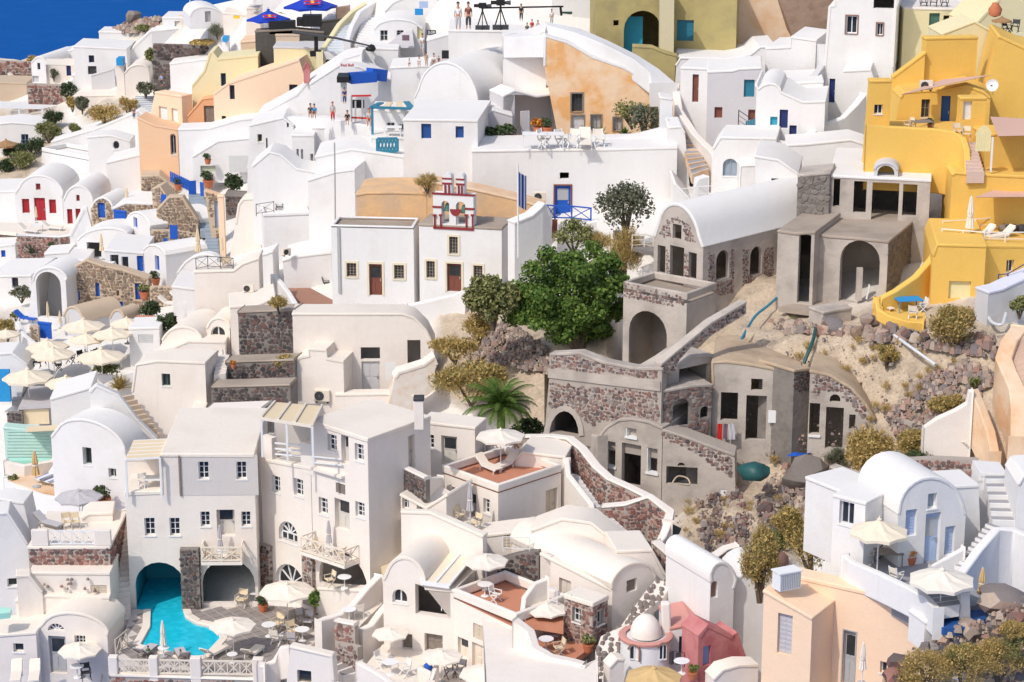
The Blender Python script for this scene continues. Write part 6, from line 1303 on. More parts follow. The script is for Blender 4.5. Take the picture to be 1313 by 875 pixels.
 for x0, x1 in ((606,760), (810,970), (1030,1288)):
  u0, u1 = f0.uv(x0, 800)[0], f0.uv(x1, 800)[0]; k = 3 if x1 < 1000 else 4
  for v in (.12, .92): m = M(); m.bar(f0.pt(u0, v), f0.pt(u1, v), .09); mk('rail', m, 'creampaint', r)
  for i in range(k):
   a, b = u0+(u1-u0)*i/k, u0+(u1-u0)*(i+1)/k; m = M(); m.bar(f0.pt(a, .12), f0.pt(b, .92), .05); m.bar(f0.pt(a, .92), f0.pt(b, .12), .05); m.bar(f0.pt((a+b)/2, .12), f0.pt((a+b)/2, .92), .05); m.bar(f0.pt(b, .12), f0.pt(b, .92), .06); mk('brace', m, 'creampaint', r)
 W('dark stone wall under the pool balustrade', [(555,848,yb-.2), (1320,870,yb-.4)], 3, .5, 'redrubble', st=.3, cap='cream')
 RL('wooden lattice railing at the left corner of the pool terrace', [(590,740),(650,690)], 1.0, z=zf, mat='palewood', bay=.9)
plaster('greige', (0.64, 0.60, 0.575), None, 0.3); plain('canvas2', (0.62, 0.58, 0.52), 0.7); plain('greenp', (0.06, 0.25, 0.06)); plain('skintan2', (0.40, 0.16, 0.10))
villa()
def lower_mid():
 tile(1, 2)
 c0 = HW('cream flat roofed house with double door behind the red terrace', [(830,650),(828,400),(1112,432),(1110,610)], [('w',853,467,900,540,WN), ('d',938,475,1018,625,{'c':'canvas2','gl':1,'r':.3})], far=(1172,385), mat='cream', Y=131)
 c1 = HW('cream house with a red floored roof terrace and white parasol', [(945,1000),(945,622),(1228,722),(1228,1080)], [('w',990,735,1014,800,{'n':(1,2)}), ('d',1058,762,1116,885,{'c':'canvas2','gl':1}), ('w',1152,795,1186,872,{'n':(2,3)})], [('d',1470,745,1530,905,{'c':'palewood'})], far=(1610,638), mat='cream', par=.55, rmat='redfloor', Y=124)
 zc = c1.ztop
 U('white', 'white parasol on the red floored roof terrace', 1240, 442, 260, z=zc, Y=128)
 for i, (x, y, r_) in enumerate(((1180,650,40), (1260,640,-40))): place('loungerw', ['cream sunbed left on the red roof terrace', 'cream sunbed right on the red roof terrace'][i], x, y, r_, z=zc)
 place('chairg', 'grey folding chair by the red roof terrace wall', 1195, 575, 20, z=zc)
 HW('low cream hut with sloping side behind the red roof terrace', [(1310,690),(1312,600),(1350,555),(1560,580),(1568,665)], dep=3, yaw=12, mat='cream', Y=129, flat=(2,3))
 W('cream terrace wall with an orange post behind the red terrace', [(1055,600,129), (1140,580,131), (1155,520,131.3), (1300,530,131)], 1.2, .3, 'cream')
 W('dark lava stone parapet of the small balcony beside the villa', [(735,640,125), (858,700,123.6)], 1.9, .35, 'lava', st=.27, cap='cream')
 HW('cream lower floor under the lava stone parapet', [(735,1080),(735,770),(860,840),(960,770),(965,1000)], [('w',738,785,772,848,{'n':(2,2)}), ('w',812,825,842,890,{'n':(1,2)})], yaw=28, dep=3, mat='cream', Y=124, flat=(1,2))
 W('cream sloping stair wall right of the lava stone parapet', [(860,690,124), (945,680,126.5)], 3, .3, 'cream')
 tile(1, 3)
 d = HW('big cream wall with sloping parapet below the red roof terrace', [(738,330),(735,5),(880,8),(1148,128),(1150,330)], [], plane=frame(at(738,330,121.5), 33), dep=.45, mat='cream', flat=(2,3), sink=2)
 S('narrow cream terrace floor with parasol and chairs', [(735,60),(880,60),(1148,180),(1150,60),(900,-40),(740,-40)], 'roofcream', z=d.fr.pt(0, d.uv[3][1]).z-.95)
 zd = d.fr.pt(0, d.uv[3][1]).z-.95
 place('closedp', 'folded grey parasol on the narrow terrace below the red one', 1085, 70, 0, z=zd); place('tablesq', 'white square table on the narrow cream terrace', 975, 25, 30, z=zd); place('chairw', 'wooden chair left of the grey folded parasol on the narrow terrace', 1030, 55, 40, z=zd); place('chairw', 'wooden chair right of the grey folded parasol on the narrow terrace', 1115, 95, -40, z=zd)
 HW('cream block with a slatted vent beside the dark rock wall', [(1148,330),(1150,128),(1330,105),(1440,92),(1440,300)], [('s',1253,125,1330,200,{'c':'palewood','r':.1})], yaw=4, dep=2, mat='cream', Y=121, flat=(1,2))
 tile(2, 3); W('dark lava rock wall above the red terrace', [(-90,250,119), (0,225,118.6), (122,205,118)], 3.4, .6, 'lava', st=.3); RL('white wire railing on the ledge above the lava rock wall', [(-60,200),(75,205)], .8, Y=118.6, style='pal', t=.04)
 tile(1, 3)
 S('beige rendered roof strip beside the villa side wall', [(600,215),(735,125),(868,200),(655,345)], 'canvasroof', Y=121.3, name='roof_strip')
 fv = frame(at(646,690,117), 20)
 f1 = HW('cream barrel vaulted house with a half round window and shaded balcony', [(646,690),(650,352)] + arc(652,350,858,372,236,12)[1:-1] + [(858,392),(1000,405),(1004,760)], [('w',688,402,763,472,{'a':1}), ('h',805,385,984,538,{'r':.5}), ('d',852,630,945,722,{'c':'greywood','r':.4}), ('s',738,628,790,708,{'c':'greywood'})], plane=fv, dep=4.6, mat='cream')
 fv2 = frame(fv.pt(*fv.uv(1002,690)), 46)
 f2 = HW('cream long terrace front with shuttered windows right of the vault', [(1004,780),(1004,398),(1318,548),(1318,950)], [('s',1100,582,1157,660,{'c':'palewood','r':.15}), ('d',1022,652,1075,752,{'c':'creampaint','gl':1}), ('d',1095,683,1168,812,{'c':'creampaint'}), ('w',1245,770,1300,880,{'n':(2,3),'c':'creampaint'})], plane=fv2, dep=4, mat='cream', par=.6, rmat='redfloor')
 m = M(); A = fv.pt(*fv.uv(840,362), -.15); B = fv.pt(*fv.uv(985,408), -.15); B.z = A.z; E = A+fv.w*4+EZ*.35; Cc = B+fv.w*4+EZ*.35; r = empty('pergola', A, 'beige canvas pergola over the shaded vault balcony', 'pergola'); m.hexa([A, B, Cc, E]+[p+Vector((0,0,.05)) for p in (A, B, Cc, E)]); mk('canvas_roof', m, 'canvasy', r)
 for t in (0, .5, 1): m = M(); m.bar(A.lerp(B, t)+Vector((0,0,.1)), E.lerp(Cc, t)+Vector((0,0,.1)), .12); mk('beam', m, 'whitepaint', r)
 m = M(); m.bar(A, B, .2); mk('beam', m, 'whitepaint', r)
 zr = f2.ztop; S('red terrace floor beside the lava rock wall', [(1110,460),(1318,560),(1560,600),(1560,430),(1250,390)], 'redfloor', z=zr-.01)
 U('white', 'white parasol against the lava rock wall', 1165, 228, 235, z=zr, Y=119); place('table', 'round table under the parasol by the lava rock wall', 1160, 435, 0, z=zr); place('chair', 'white chair under the parasol by the lava rock wall', 1215, 465, 60, z=zr); place('chair', 'white chair inside the shaded vault balcony', 935, 505, 0, at3=f1.fr.pt(f1.fr.uv(935,500)[0], f1.fr.uv(935,530)[1], .8)); place('table', 'round table inside the shaded vault balcony', 950, 530, 0, at3=f1.fr.pt(f1.fr.uv(955,500)[0], f1.fr.uv(955,530)[1], .55))
 zt = S('cream tiled terrace at the bottom under three parasols', [(500,850),(640,680),(850,700),(1320,900),(1320,1000),(700,1000)], 'roofcream', z=fv.o.z+.05)
 U('white', 'white parasol beside the vault with half round window', 678, 602, 200, z=zt, Y=114); U('white', 'white parasol in the middle of the bottom terrace', 940, 715, 225, z=zt, Y=112); U('white', 'white parasol nearest the bottom edge right of the middle one', 1150, 800, 255, z=zt, Y=110)
 for x, y, r_, k, lb in ((680,835,0,'table','round white table under the half round window parasol'), (635,800,60,'chair','white chair left of the bottom terrace table'), (750,845,-60,'chair','white chair right of the bottom terrace table'), (985,850,30,'chairg','dark chair under the middle bottom parasol'), (1030,850,-30,'chairg','grey chair right under the middle bottom parasol')): place(k, lb, x, y, r_, z=zt, s=1.05)
 m = M(); p = onz(862, 850, zt); rockmesh(m, p+Vector((0,0,.4)), .42, 1.1); mk('water_bag', m, 'blue', None, 'bright blue plastic sack on the bottom terrace', 'sack', smooth=60)
 W('cream low wall in front of the bottom terrace', [(505,775,111.5), (620,840,110), (700,900,108.5)], 1.4, .4, 'cream'); W('cream small wall by the blue sack', [(820,800,112), (880,830,111), (900,780,111.5), (870,870,110)], 1.2, .3, 'cream')
 tile(2, 3)
 j = HW('cream barrel vaulted house with one square window beside the stone hut', [(495,600),(488,405)] + arc(488,400,722,350,265,12)[1:-1] + [(722,350),(700,520)], [('s',570,350,622,412,{'c':'greywood','r':.25})], plane=frame(at(495,600,113.5), -38), dep=9, mat='cream', sink=3)
 HW('cream long wall with two tall doors below the barrel vault', [(130,460),(126,215),(480,395),(490,600)], [('d',225,350,286,505,{'c':'canvas2'}), ('d',133,225,182,350,{'c':'palewood'})], plane=frame(at(490,600,113.6), 46), dep=2.2, mat='cream', sink=2)
 HW('cream upper block with a small shuttered window under the white steps', [(82,330),(80,100),(240,40),(390,60),(560,200),(560,300)], [('s',143,152,170,203,{'c':'palewood','r':.1})], plane=frame(at(82,330,119.5), 10), dep=2.2, mat='cream', flat=(2,3))
 h = H('stone_hut', 'small dark red stone hut with flat white roof', 'hut', [(252,650),(250,425),(392,470),(395,680)], [('w',293,497,336,570,{'n':(2,2),'c':'whitepaint'})], [('w',422,510,455,580,{'n':(1,1),'c':'whitepaint'})], plane=frame(at(395,680,111.5), 40), far=(488,438), mat='redrubble', st=.26, rmat='roofcream', rt=.25)
 zr = S('small red terrace with one white parasol', [(-5,480),(0,560),(120,640),(110,700),(300,760),(400,690),(250,640),(250,560),(120,440)], 'redfloor', Y=110)
 W('cream curved screen wall behind the small red terrace', [(50,540,112.5), (60,440,113.2), (110,370,113.8), (172,345,114.2)], 2.6, .3, 'cream'); RL('white railing left of the tall door on the red terrace', [(175,465),(215,475)], .9, Y=113.5, style='pal', t=.04)
 U('white', 'white parasol on the small red terrace by the stone hut', 165, 472, 232, z=zr, Y=111.5); place('table', 'round white table on the small red terrace by the hut', 160, 715, 0, z=zr); place('chairg', 'grey chair behind the round table by the hut', 205, 670, -20, z=zr); place('chairw', 'wooden chair right of the round table by the hut', 225, 735, -70, z=zr); place('potolive', 'green pot plant at the corner of the small red terrace', 375, 720, 0, z=zr)
 W('cream rounded parapet in front of the small red terrace', [(-10,560,109.6), (60,620,109.2), (85,700,108.4), (180,750,107.8), (300,775,107.6), (345,790,107.4)], 3.2, .6, 'cream'); z_ = at(345,790,107.3).z; m = M(); m.prism([onz(*p, z_) for p in ((-150,560),(0,560),(60,640),(90,715),(180,765),(300,785),(350,800),(410,770),(425,1000),(-150,1000))], Vector((0,0,-4))); mk('white_house', m, 'cream', None, 'big cream foreground roof at the bottom centre', 'house', bevel=.15)
 ST('white curved steps beside the upper cream block', (480,195), (640,165), (385,30), (470,10), 8, 119, 123.5, 'cream', 'palegrey')
 H('white_house', 'cream wall segment at the foot of the white curved steps', 'wall', [(520,330),(520,205),(700,200),(770,330),(700,380)], yaw=-10, dep=3, mat='cream', Y=116, flat=(1,2))
 tile(2, 2)
 ST('narrow white steps climbing along the rubble wall', (380,850), (440,840), (270,665), (320,670), 8, 124.5, 129, 'cream', 'palegrey'); W('cream wall left of the narrow white steps', [(250,590,128), (262,670,127), (380,820,124.5), (384,870,124)], 3.2, .35, 'cream')
 W('red rubble wall with white coping snaking down from the palm', [(-60,515,133), (45,488,133), (170,485,132), (265,495,131), (330,550,129.5), (400,640,127.5), (470,700,126.2), (580,750,125), (680,800,124), (770,875,122.5)], 3.3, .5, 'redrubble', st=.27, cap='cream')
 tile(2, 3)
 W('red rubble wall with white coping bending back at the steps', [(440,-10,123.5), (560,-20,123.2), (680,-60,123.2), (775,15,122), (760,60,121.5)], 2.6, .5, 'redrubble', st=.27, cap='cream'); W('short white coped wall dropping from the bend', [(760,55,121.5), (735,120,121), (705,165,120.3)], 2.4, .5, 'cream')
 W('red rubble wall with white coping curving under the bare bank', [(703,170,120), (750,210,119.3), (800,255,118.6), (870,275,118.2), (960,270,118.4), (1030,245,119), (1085,205,119.6), (1140,190,119.8)], 3.6, .5, 'redrubble', st=.28, cap='cream')
 m = M(); A = [at(*p) for p in ((740,170,120.5), (790,60,121.5), (850,90,122), (800,200,120.5))]; m.add(A+[p-Vector((0,0,.05)) for p in A], [(0,1,2,3), (4,5,6,7)]); mk('black_netting', m, 'charcoal', None, 'black shade netting hanging behind the white coped wall', 'netting')
 P = [((800,370),(720,350)), ((760,440),(660,420)), ((680,500),(590,520)), ((620,560),(540,590)), ((560,640),(440,640)), ((550,720),(410,720)), ((500,780),(430,800)), ((470,880),(430,880))]; rows = [(at(*a, 115-i*.9), at(*b, 115-i*.9)) for i, (a, b) in enumerate(P)]
 m = M(); vs = [p for r_ in rows for p in r_]; m.add(vs+[p-Vector((0,0,.5)) for p in vs], [(2*i, 2*i+1, 2*i+3, 2*i+2) for i in range(len(rows)-1)]+[(2*i, 2*i+2, 2*i+2+len(vs), 2*i+len(vs)) for i in range(len(rows)-1)]+[(2*i+1, 2*i+3, 2*i+3+len(vs), 2*i+1+len(vs)) for i in range(len(rows)-1)])
 path = mk('cobbled_path', m, 'cream', kind='structure'); o_ = ORG[path.name]
 for a, b in zip(rows[:-1], rows[1:]):
  L = ((b[0]+b[1])-(a[0]+a[1])).length/2; W_ = (a[0]-a[1]).length; nl, nw = max(1, round(L/.4)), max(2, round(W_/.42))
  for i in range(nl):
   for k in range(nw):
    s, t = (i+.5+random.uniform(-.2, .2))/nl, (k+.5+random.uniform(-.2, .2))/nw; p = a[0].lerp(b[0], s).lerp(a[1].lerp(b[1], s), t); m = M(); pebble(m, p+Vector((0,0,.03)), random.uniform(.14, .22)); mk('stone', m, 'rubble', path)
 hr = empty('round_house', at(690, 800, 108.5), 'round white house with pink rim, low dome and arched windows', 'house'); c = at(665, 800, 109.8); zt = at(665, 640, 109.8).z; R = 135*_T[2]/ppm(109.8)
 m = M(); m.lathe(Vector((c.x, c.y, 0)), [(R*1.04, c.z-2), (R*1.0, c.z+.5), (R*.98, zt)], 28); mk('wall', m, 'white', hr, smooth=50); m = M(); m.lathe(Vector((c.x, c.y, zt)), [(R*1.06, -.03), (R*1.08, .1), (R*1.0, .17), (R*.8, .12)], 28, caps=False); mk('pink_rim', m, 'pinkrim', hr, smooth=50)
 m = M(); m.lathe(Vector((c.x, c.y, zt)), [(R*.62*cos(t)+.01, .1+R*.85*sin(t)) for t in [pi/2*i/8 for i in range(9)]], 24); mk('dome', m, 'cream', hr, smooth=60)
 m = M(); p = at(775, 620, 110.2); m.bar(p-Vector((0,0,.3)), at(768, 465, 110.2), .5); mk('chimney', m, 'cream', hr, bevel=.1)
 for x0, x1, y0, y1, ya in ((583,632,688,765,36), (738,776,680,765,-14)):
  uu = frame(at((x0+x1)/2, 760, c.y-R*.93), ya*.6); op = ('w',x0,y0,x1,y1,{'a':1,'f':'brownrim','fw':.09,'n':(2,1)}); Pp, Rr, kk = op_poly(uu, op); fill_opening(uu, op, Pp, Rr, kk, hr, .1)
 HW('white block with a blue door right of the round white house', [(780,800),(780,600),(905,575),(940,600),(940,760)], [('d',837,640,888,730,{'c':'navyteal'})], yaw=-6, dep=3, Y=110, flat=(2,3), rmat='pinkrim')
 H('pink_house', 'weathered pink red house gable with blue doors', 'house', [(930,900),(935,640),(985,580),(1110,640),(1130,620),(1175,780),(1180,900)], [('s',960,690,1000,790,{'c':'lightblue2','plain':1}), ('s',1045,755,1085,820,{'c':'lightblue2','plain':1})], yaw=-28, dep=1.6, mat='pink', Y=107.5, flat=(2,3))
 HW('tall narrow white oven house with a rounded top and arched niche', [(990,640),(988,370)] + arc(992,350,1135,380,262,10)[1:-1] + [(1115,400),(1110,650)], [('s',1000,360,1035,445,{'a':1,'c':'brownrim','plain':1})], yaw=-28, dep=4.5, Y=111.5, flat=(1,12)); HW('white rounded wall block against the tall narrow shrub', [(1110,690),(1112,420)] + arc(1115,400,1270,330,300,8)[1:-1] + [(1275,340),(1290,700)], yaw=-10, dep=3, Y=112.5, flat=(1,10))
 H('white_wall', 'low white wall with dark specks at the bottom by the peach house', 'wall', [(1010,990),(1015,860),(1060,810),(1150,785),(1220,790),(1235,990)], yaw=-20, dep=1, mat='cream', Y=105.5, flat=(3,4))
 S('small white courtyard floor behind the round house', [(790,560),(985,590),(1000,460),(850,450)], 'roofcream', Y=112.5, name='courtyard_floor')
 U('tanp', 'tan parasol at the bottom below the round white house', 710, 802, 310, Y=105, z=at(710,802,105).z-2.2)
 r = empty('clothes_line', at(790, 715, 109), 'clothes line with dark laundry beside the blue door', 'clothes line'); m = M(); m.tube([at(780,712,108.6), at(940,735,108.6)], .015, 4); mk('line', m, 'charcoal', r)
 for x, w_, h_ in ((800,26,75), (835,30,70), (880,34,78), (915,30,70)):
  p = at(x, 715+(x-780)*.14, 108.6); k = _T[2]/ppm(108.6); m = M(); m.add([p+Vector((a*w_*k*.5, -.05*sin(a*4+b), -b*h_*k)) for b in (0, .5, 1) for a in (-1, 0, 1)], [(r_*3+c_, r_*3+c_+1, r_*3+c_+4, r_*3+c_+3) for r_ in (0, 1) for c_ in (0, 1)]); mk('garment', m, 'charcoal', r)
 place('potbig', 'big leafy plant in a terracotta pot by the pink gable', 905, 860, 0, Y=106.5, s=.6); place('table', 'round white table behind the tan parasol', 850, 830, 0, Y=107)
 H('garden_wall', 'cream narrow wall beside the cobbled path bottom', 'wall', [(480,990),(480,800),(520,755),(550,760),(555,990)], yaw=-20, dep=.8, mat='cream', Y=107, flat=(2,3))
plaster('canvasroof', (0.72, 0.60, 0.42), None, 0.3, streak=0); plaster('pinkrim', (0.62, 0.30, 0.26), None, 0.4, streak=0); plain('lightblue2', (0.25, 0.40, 0.72)); plain('navyteal', (0.01, 0.07, 0.13))
lower_mid()
B_ = {'c': 'blue', 'plain': 1}; BD = {'c': 'blue'}; RD = {'c': 'red'}
def left_upper():
 tile(0, 1)
 HW('white vaulted house with a red door and two red shutters', [(85,268),(88,112)] + arc(90,108,325,128,20,12)[1:-1] + [(325,130),(325,268)], [('s',112,140,150,213,RD), ('d',175,135,232,253,RD), ('s',250,143,286,215,RD), ('s',182,62,206,95,{'c':'maroon','plain':1})], yaw=4, dep=6)
 HW('smaller white vaulted house with two red shutters beside the red door house', [(328,275),(327,150)] + arc(328,150,475,160,72,10)[1:-1] + [(475,160),(440,275)], [('s',342,192,370,268,RD), ('s',385,190,411,255,RD), ('s',388,120,406,152,{'c':'maroon','plain':1})], yaw=6, dep=6)
 HW('plain white block at the left edge beside the red door house', [(-90,250),(-90,105),(82,100),(100,235)], dep=6, yaw=4)
 z = S('pale terrace before the red door house', [(-40,300),(360,335),(380,275),(-40,255)], 'roofcream')
 W('red brown stone wall at the left edge below the pale terrace', [(-40,300), (85,300)], 2.6, .4, 'redrubble', st=.28, Y=D(0,372)); W('red brown stone wall below the pale terrace with white edge', [(84,330), (300,340), (358,332)], 3.2, .4, 'redrubble', st=.28, Y=D(200,410), cap='white')
 UC('closedt', 'folded beige parasol in front of the red door', 187, 262, 85, z=z); place('loungerw', 'low white seat on the red door terrace', 270, 300, 80, z=z); place('tablesq', 'low square table on the red door terrace', 190, 305, 0, z=z, s=.8); place('loungerw', 'white lounger at the edge of the red door terrace', 150, 315, 70, z=z)
 agave('pale agave plant beneath the red brown stone wall', 160, 420, 130, mat='leafgrey'); place('pot', 'terracotta pot below the red brown stone wall', 272, 415, 0, s=1.0)
 H('white_house', 'white buttress wall sloping down beside the small red shuttered house', 'wall', [(360,400),(372,330),(425,195),(440,190),(466,290),(400,400)], yaw=-10, dep=1.2, flat=(1,4))
 H('stone_house', 'gold stone arched house front with a blue door', 'house', [(466,240),(468,185)] + arc(469,185,576,190,132,8)[1:-1] + [(577,190),(577,252)], [('d',497,160,536,238,BD)], dep=4, yaw=14, mat='goldstone', st=.3, rmat='roofwhite')
 H('stone_house', 'dark gold stone wall under the long white vault roof', 'house', [(577,262),(577,190),(640,160),(790,165),(800,215)], dep=5, yaw=0, mat='goldstone', st=.3, rmat='roofwhite', flat=(2,3))
 H('blue_fence', 'bright blue picket fence beside the gold stone arched house', 'fence', [(582,255),(584,198),(645,205),(643,262)], dep=.12, mat='blue', roof=True, rmat='blue', sink=.2)
 UC('closedt', 'folded beige parasol above the white barrel vault', 650, 205, 125)
 v = HW('white barrel vaulted house with small blue windows beside the blue stairs', [(642,375),(640,270)] + arc(641,268,768,300,207,10)[1:-1] + [(768,300),(768,385)], [('s',680,235,700,288,B_), ('s',675,322,708,365,B_), ('s',728,333,746,376,B_), ('s',648,315,662,355,B_)], yaw=58, dep=6)
 W('gold stone wall with blue shutters below the white barrel vault', [(770,300), (862,300), (960,310), (1000,330)], 3.0, .4, 'goldstone', st=.28, Y=D(860,375)); board('shutter', 'tall blue shutter leaning on the gold stone wall', 'shutter', 866, 275, 905, 345, 'blue', Y=D(870,370)-1.0); board('shutter', 'small blue shutter low on the gold stone wall', 'shutter', 832, 342, 852, 376, 'blue', Y=D(840,380)-.6)
 bush('dark_shrub', 'round green shrub before the gold stone wall', 'shrub', 782, 382, 60, 60, 'leafolive', 400, .14)
 HW('low white vaulted house with one wide dark opening', [(398,440),(400,350)] + arc(402,350,655,330,288,10)[1:-1] + [(655,330),(650,410)], [('h',443,362,516,440,{'r':.5})], yaw=8, dep=3.5)
 HW('white block with a narrow blue window left of the gold stone front', [(345,520),(345,440),(440,455),(442,520)], [('s',384,460,409,516,B_)], dep=4, yaw=0)
 HW('white porch house with glazed front and blue door', [(540,520),(545,400),(735,415),(735,530)], [('w',562,425,606,500,{'n':(1,1)}), ('w',620,435,655,500,{'n':(1,1)}), ('d',698,430,731,512,BD)], dep=6, yaw=0)
 HW('white vaulted house with a tall blue door and grey shaded side', [(738,530),(738,400)] + arc(740,400,845,430,375,6)[1:-1] + [(845,430),(850,560)], [('d',790,430,812,506,BD)], dep=4, yaw=52)
 UC('closedt', 'folded beige parasol over the wide dark opening', 521, 450, 140)
 st = H('stone_house', 'gold stone house front with scattered bright blue windows', 'house', [(345,705),(345,512),(440,452),(520,480),(620,500),(760,545),(762,700)], [('s',390,610,408,658,B_), ('s',485,568,508,640,B_), ('s',688,570,720,655,BD), ('s',585,663,628,690,B_), ('s',593,606,608,636,{'c':'greywood','plain':1})], dep=1, yaw=8, mat='goldstone', st=.3, flat=(1,5), rmat='tan')
 H('white_wall', 'white coping block with blue table along the gold stone front', 'wall', [(540,545),(540,475),(570,470),(600,540),(600,552)], dep=.8, yaw=8, Yd=-1.5); place('tableblue', 'bright blue table on the gold stone house terrace', 572, 540, 0, Y=D(572,560)-2, s=1.0)
 place('pot', 'terracotta pot on top of the gold stone front', 795, 580, 0, s=1.2); place('potolive', 'round clay pot by the blue door of the stone front', 735, 650, 0, s=1.3)
 W('low grey stone planter wall right of the stone front', [(762,590), (880,590)], 1.6, .5, 'goldstone', st=.28, Y=D(820,640))
 HW('white house with a big arched porch and blue shutters inside', [(120,740),(165,560)] + arc(168,550,345,560,488,12)[1:-1] + [(345,560),(345,745)], [('h',186,512,312,745,{'a':1,'r':.5})], yaw=12, dep=3.6); 
 f = frame(at(330, 745, D(120,740)+3), 12); board('shutter', 'upper blue shutter inside the big arched porch', 'shutter', 272, 560, 306, 622, 'blue', Y=D(200,745)+3.2); board('shutter', 'lower blue shutter inside the big arched porch', 'shutter', 270, 655, 308, 728, 'blue', Y=D(200,745)+3)
 HW('white low house with one dark blue window at the left edge', [(-60,650),(-60,535),(170,530),(165,640)], [('w',60,542,93,590,{'c':'navy','n':(1,1),'sill':0})], far=(230,440), yaw=8); bush('flower_shrub', 'green shrub with pale flowers under the dark blue window', 'shrub', 110, 655, 130, 80, 'leafgrey', 700, .13, mat2='leafolive')
 H('white_wall', 'white blocks with a blue shutter at the left edge below the terrace', 'house', [(-40,440),(-40,385),(75,370),(80,430)], [('s',5,402,28,438,B_)], dep=4, yaw=0)
 H('white_house', 'row of white piers above the arched porch', 'wall', [(230,480),(232,420),(350,410),(355,480)], [('h',250,440,295,472)], dep=3, yaw=0)
 H('stone_vault', 'brown plastered barrel vault beneath the gold stone front', 'vault', [(325,780),(326,740)] + arc(328,740,425,770,690,8)[1:-1] + [(428,770),(430,800)], yaw=40, dep=4, mat='palegrey', rmat='tan'); H('stone_vault', 'small bluish arch beside the brown plastered vault', 'vault', [(560,790),(562,750)] + arc(564,750,636,760,705,8)[1:-1] + [(636,760),(636,800)], yaw=30, dep=2, mat='palegrey', rmat='tan')
 H('blue_gate', 'bright blue lattice gate beside the arched porch', 'gate', [(198,842),(198,768),(262,775),(262,842)], dep=.1, mat='blue', rmat='blue', sink=.1); place('loungerblue', 'blue cushioned bench left of the arched porch', 135, 765, 70)
 W('small gold stone pillar wall left of the blue lattice gate', [(150,790), (195,795)], 2.0, .5, 'goldstone', st=.26, Y=D(170,860))
 W('white parapet sloping at the left below the blue bench', [(80,770), (110,830), (170,880)], 1.8, .4, 'white', dp=30)
 bush('dry_bush', 'dry olive bush at the left edge by the blue bench', 'bush', 35, 860, 100, 130, 'leafdry', 1200, .13, 'mix', mat2='leafolive'); bush('dark_shrub', 'small green plant in front of the arched porch', 'shrub', 80, 750, 60, 40, 'leafolive', 300, .12)
 for i, (x, y, h) in enumerate(((247,775,115), (308,800,95), (351,790,70), (432,770,55), (890,640,60))): UC('closedt', ['folded beige parasol standing right of the blue bench','folded beige parasol beside the bluish vault','folded beige parasol peeping before the brown vault','folded beige parasol tip over the brown vault','folded beige parasol by the dark planter shrubs'][i], x, y, h)
 zu = None
 for i, (x, y, w) in enumerate(((425,752,225), (570,796,205), (645,745,170), (440,825,190))): U('cream', ['cream parasol left of the top pair in the cluster','cream parasol right in the middle of the cluster','cream parasol at the right behind the cluster','cream parasol low in the cluster under the brown vault'][i], x, y, w)
 tile(0, 2)
 for i, (x, y, w) in enumerate(((240,-18,220), (270,22,225), (140,132,262), (335,168,215), (515,28,255), (30,-70,150))): U('cream', ['cream parasol at the top of the left terrace cluster','cream parasol overlapping the agave terrace','largest cream parasol at the left edge of the terrace','cream parasol beside the grey flat canopy','cream parasol nearest the tall agave','cream parasol cut by the left edge'][i], x, y, w)
 S('dark paved terrace under the cream parasols', [(60,300),(100,20),(400,-60),(640,-20),(640,60),(470,190),(420,230)], 'greyfloor', Y=D(200,240))
 for i, (x, y) in enumerate(((190,95), (420,70), (300,110), (360,75), (250,75), (470,55))): place('chaird', ['dark chair left under the cluster of cream parasols','dark chair right under the cluster of cream parasols','dark chair in front under the cluster of cream parasols','dark chair in the middle of the cream parasol terrace','dark chair behind under the cream parasols','dark chair nearest the agave on the parasol terrace'][i], x, y+30, i*50)
 tile(0, 1)
 ST('blue grey steps, lower flight beside the ochre column', (1048,430), (1118,430), (1045,312), (1110,312), 7, None, None, 'bluegrey', 'bluegrey'); ST('blue grey steps, upper flight to the blue gate', (1022,305), (1088,305), (960,115), (1035,112), 11, None, None, 'bluegrey', 'bluegrey')
 H('stone_house', 'gold stone wall left of the blue grey steps', 'wall', [(800,250),(805,200),(860,130),(930,130),(1000,250),(1010,300)], dep=1, yaw=0, mat='goldstone', st=.3, flat=(2,3), rmat='tan'); H('stone_house', 'gold stone block with blue hatch under the flower pots', 'house', [(725,130),(728,25),(810,20),(900,90),(960,85),(960,130)], [], dep=3, yaw=-6, mat='goldstone', st=.3, rmat='tan', flat=(1,2))
 H('stone_house', 'gold stone block beside a dark recess below the blue fence', 'house', [(780,215),(770,90),(815,75),(860,140),(860,190)], dep=2, yaw=10, mat='goldstone', st=.3, rmat='tan', flat=(1,2)); board('shutter', 'blue hatch on the gold stone block', 'shutter', 820, 118, 848, 163, 'blue', Y=D(830,215)-2)
 r = empty('picket_fence', at(900, 60), 'bright blue picket fence stepping down to the blue gate', 'fence')
 for i in range(11): m = M(); p = at(872+i*9, 48+i*4.4, D(900,100)); m.box(p-Vector((0,0,.1)), EX, EY, .14, .05, 1.0); mk('picket', m, 'blue', r)
 m = M(); m.bar(at(868,30,D(900,100)), at(968,76,D(900,100)), .1); mk('rail', m, 'blue', r)
 board('blue_gate', 'tall open bright blue gate at the head of the steps', 'gate', 962, 48, 1000, 116, 'blue', yaw=-20); board('blue_gate', 'narrow right leaf of the bright blue gate', 'gate', 1020, 56, 1036, 125, 'blue', yaw=30)
 place('pot', 'terracotta pot with a plant by the blue gate', 1063, 85, 0, s=1.6); place('pot', 'clay pot on the gold stone block left of blue fence', 910, 95, 0, s=1.2); place('pot', 'small clay pot above the gold stone block', 835, 20, 0, s=1.2); bush('dark_shrub', 'dark green round shrub above the ochre column', 'shrub', 1190, 115, 110, 115, 'leafdark', 1300, .15)
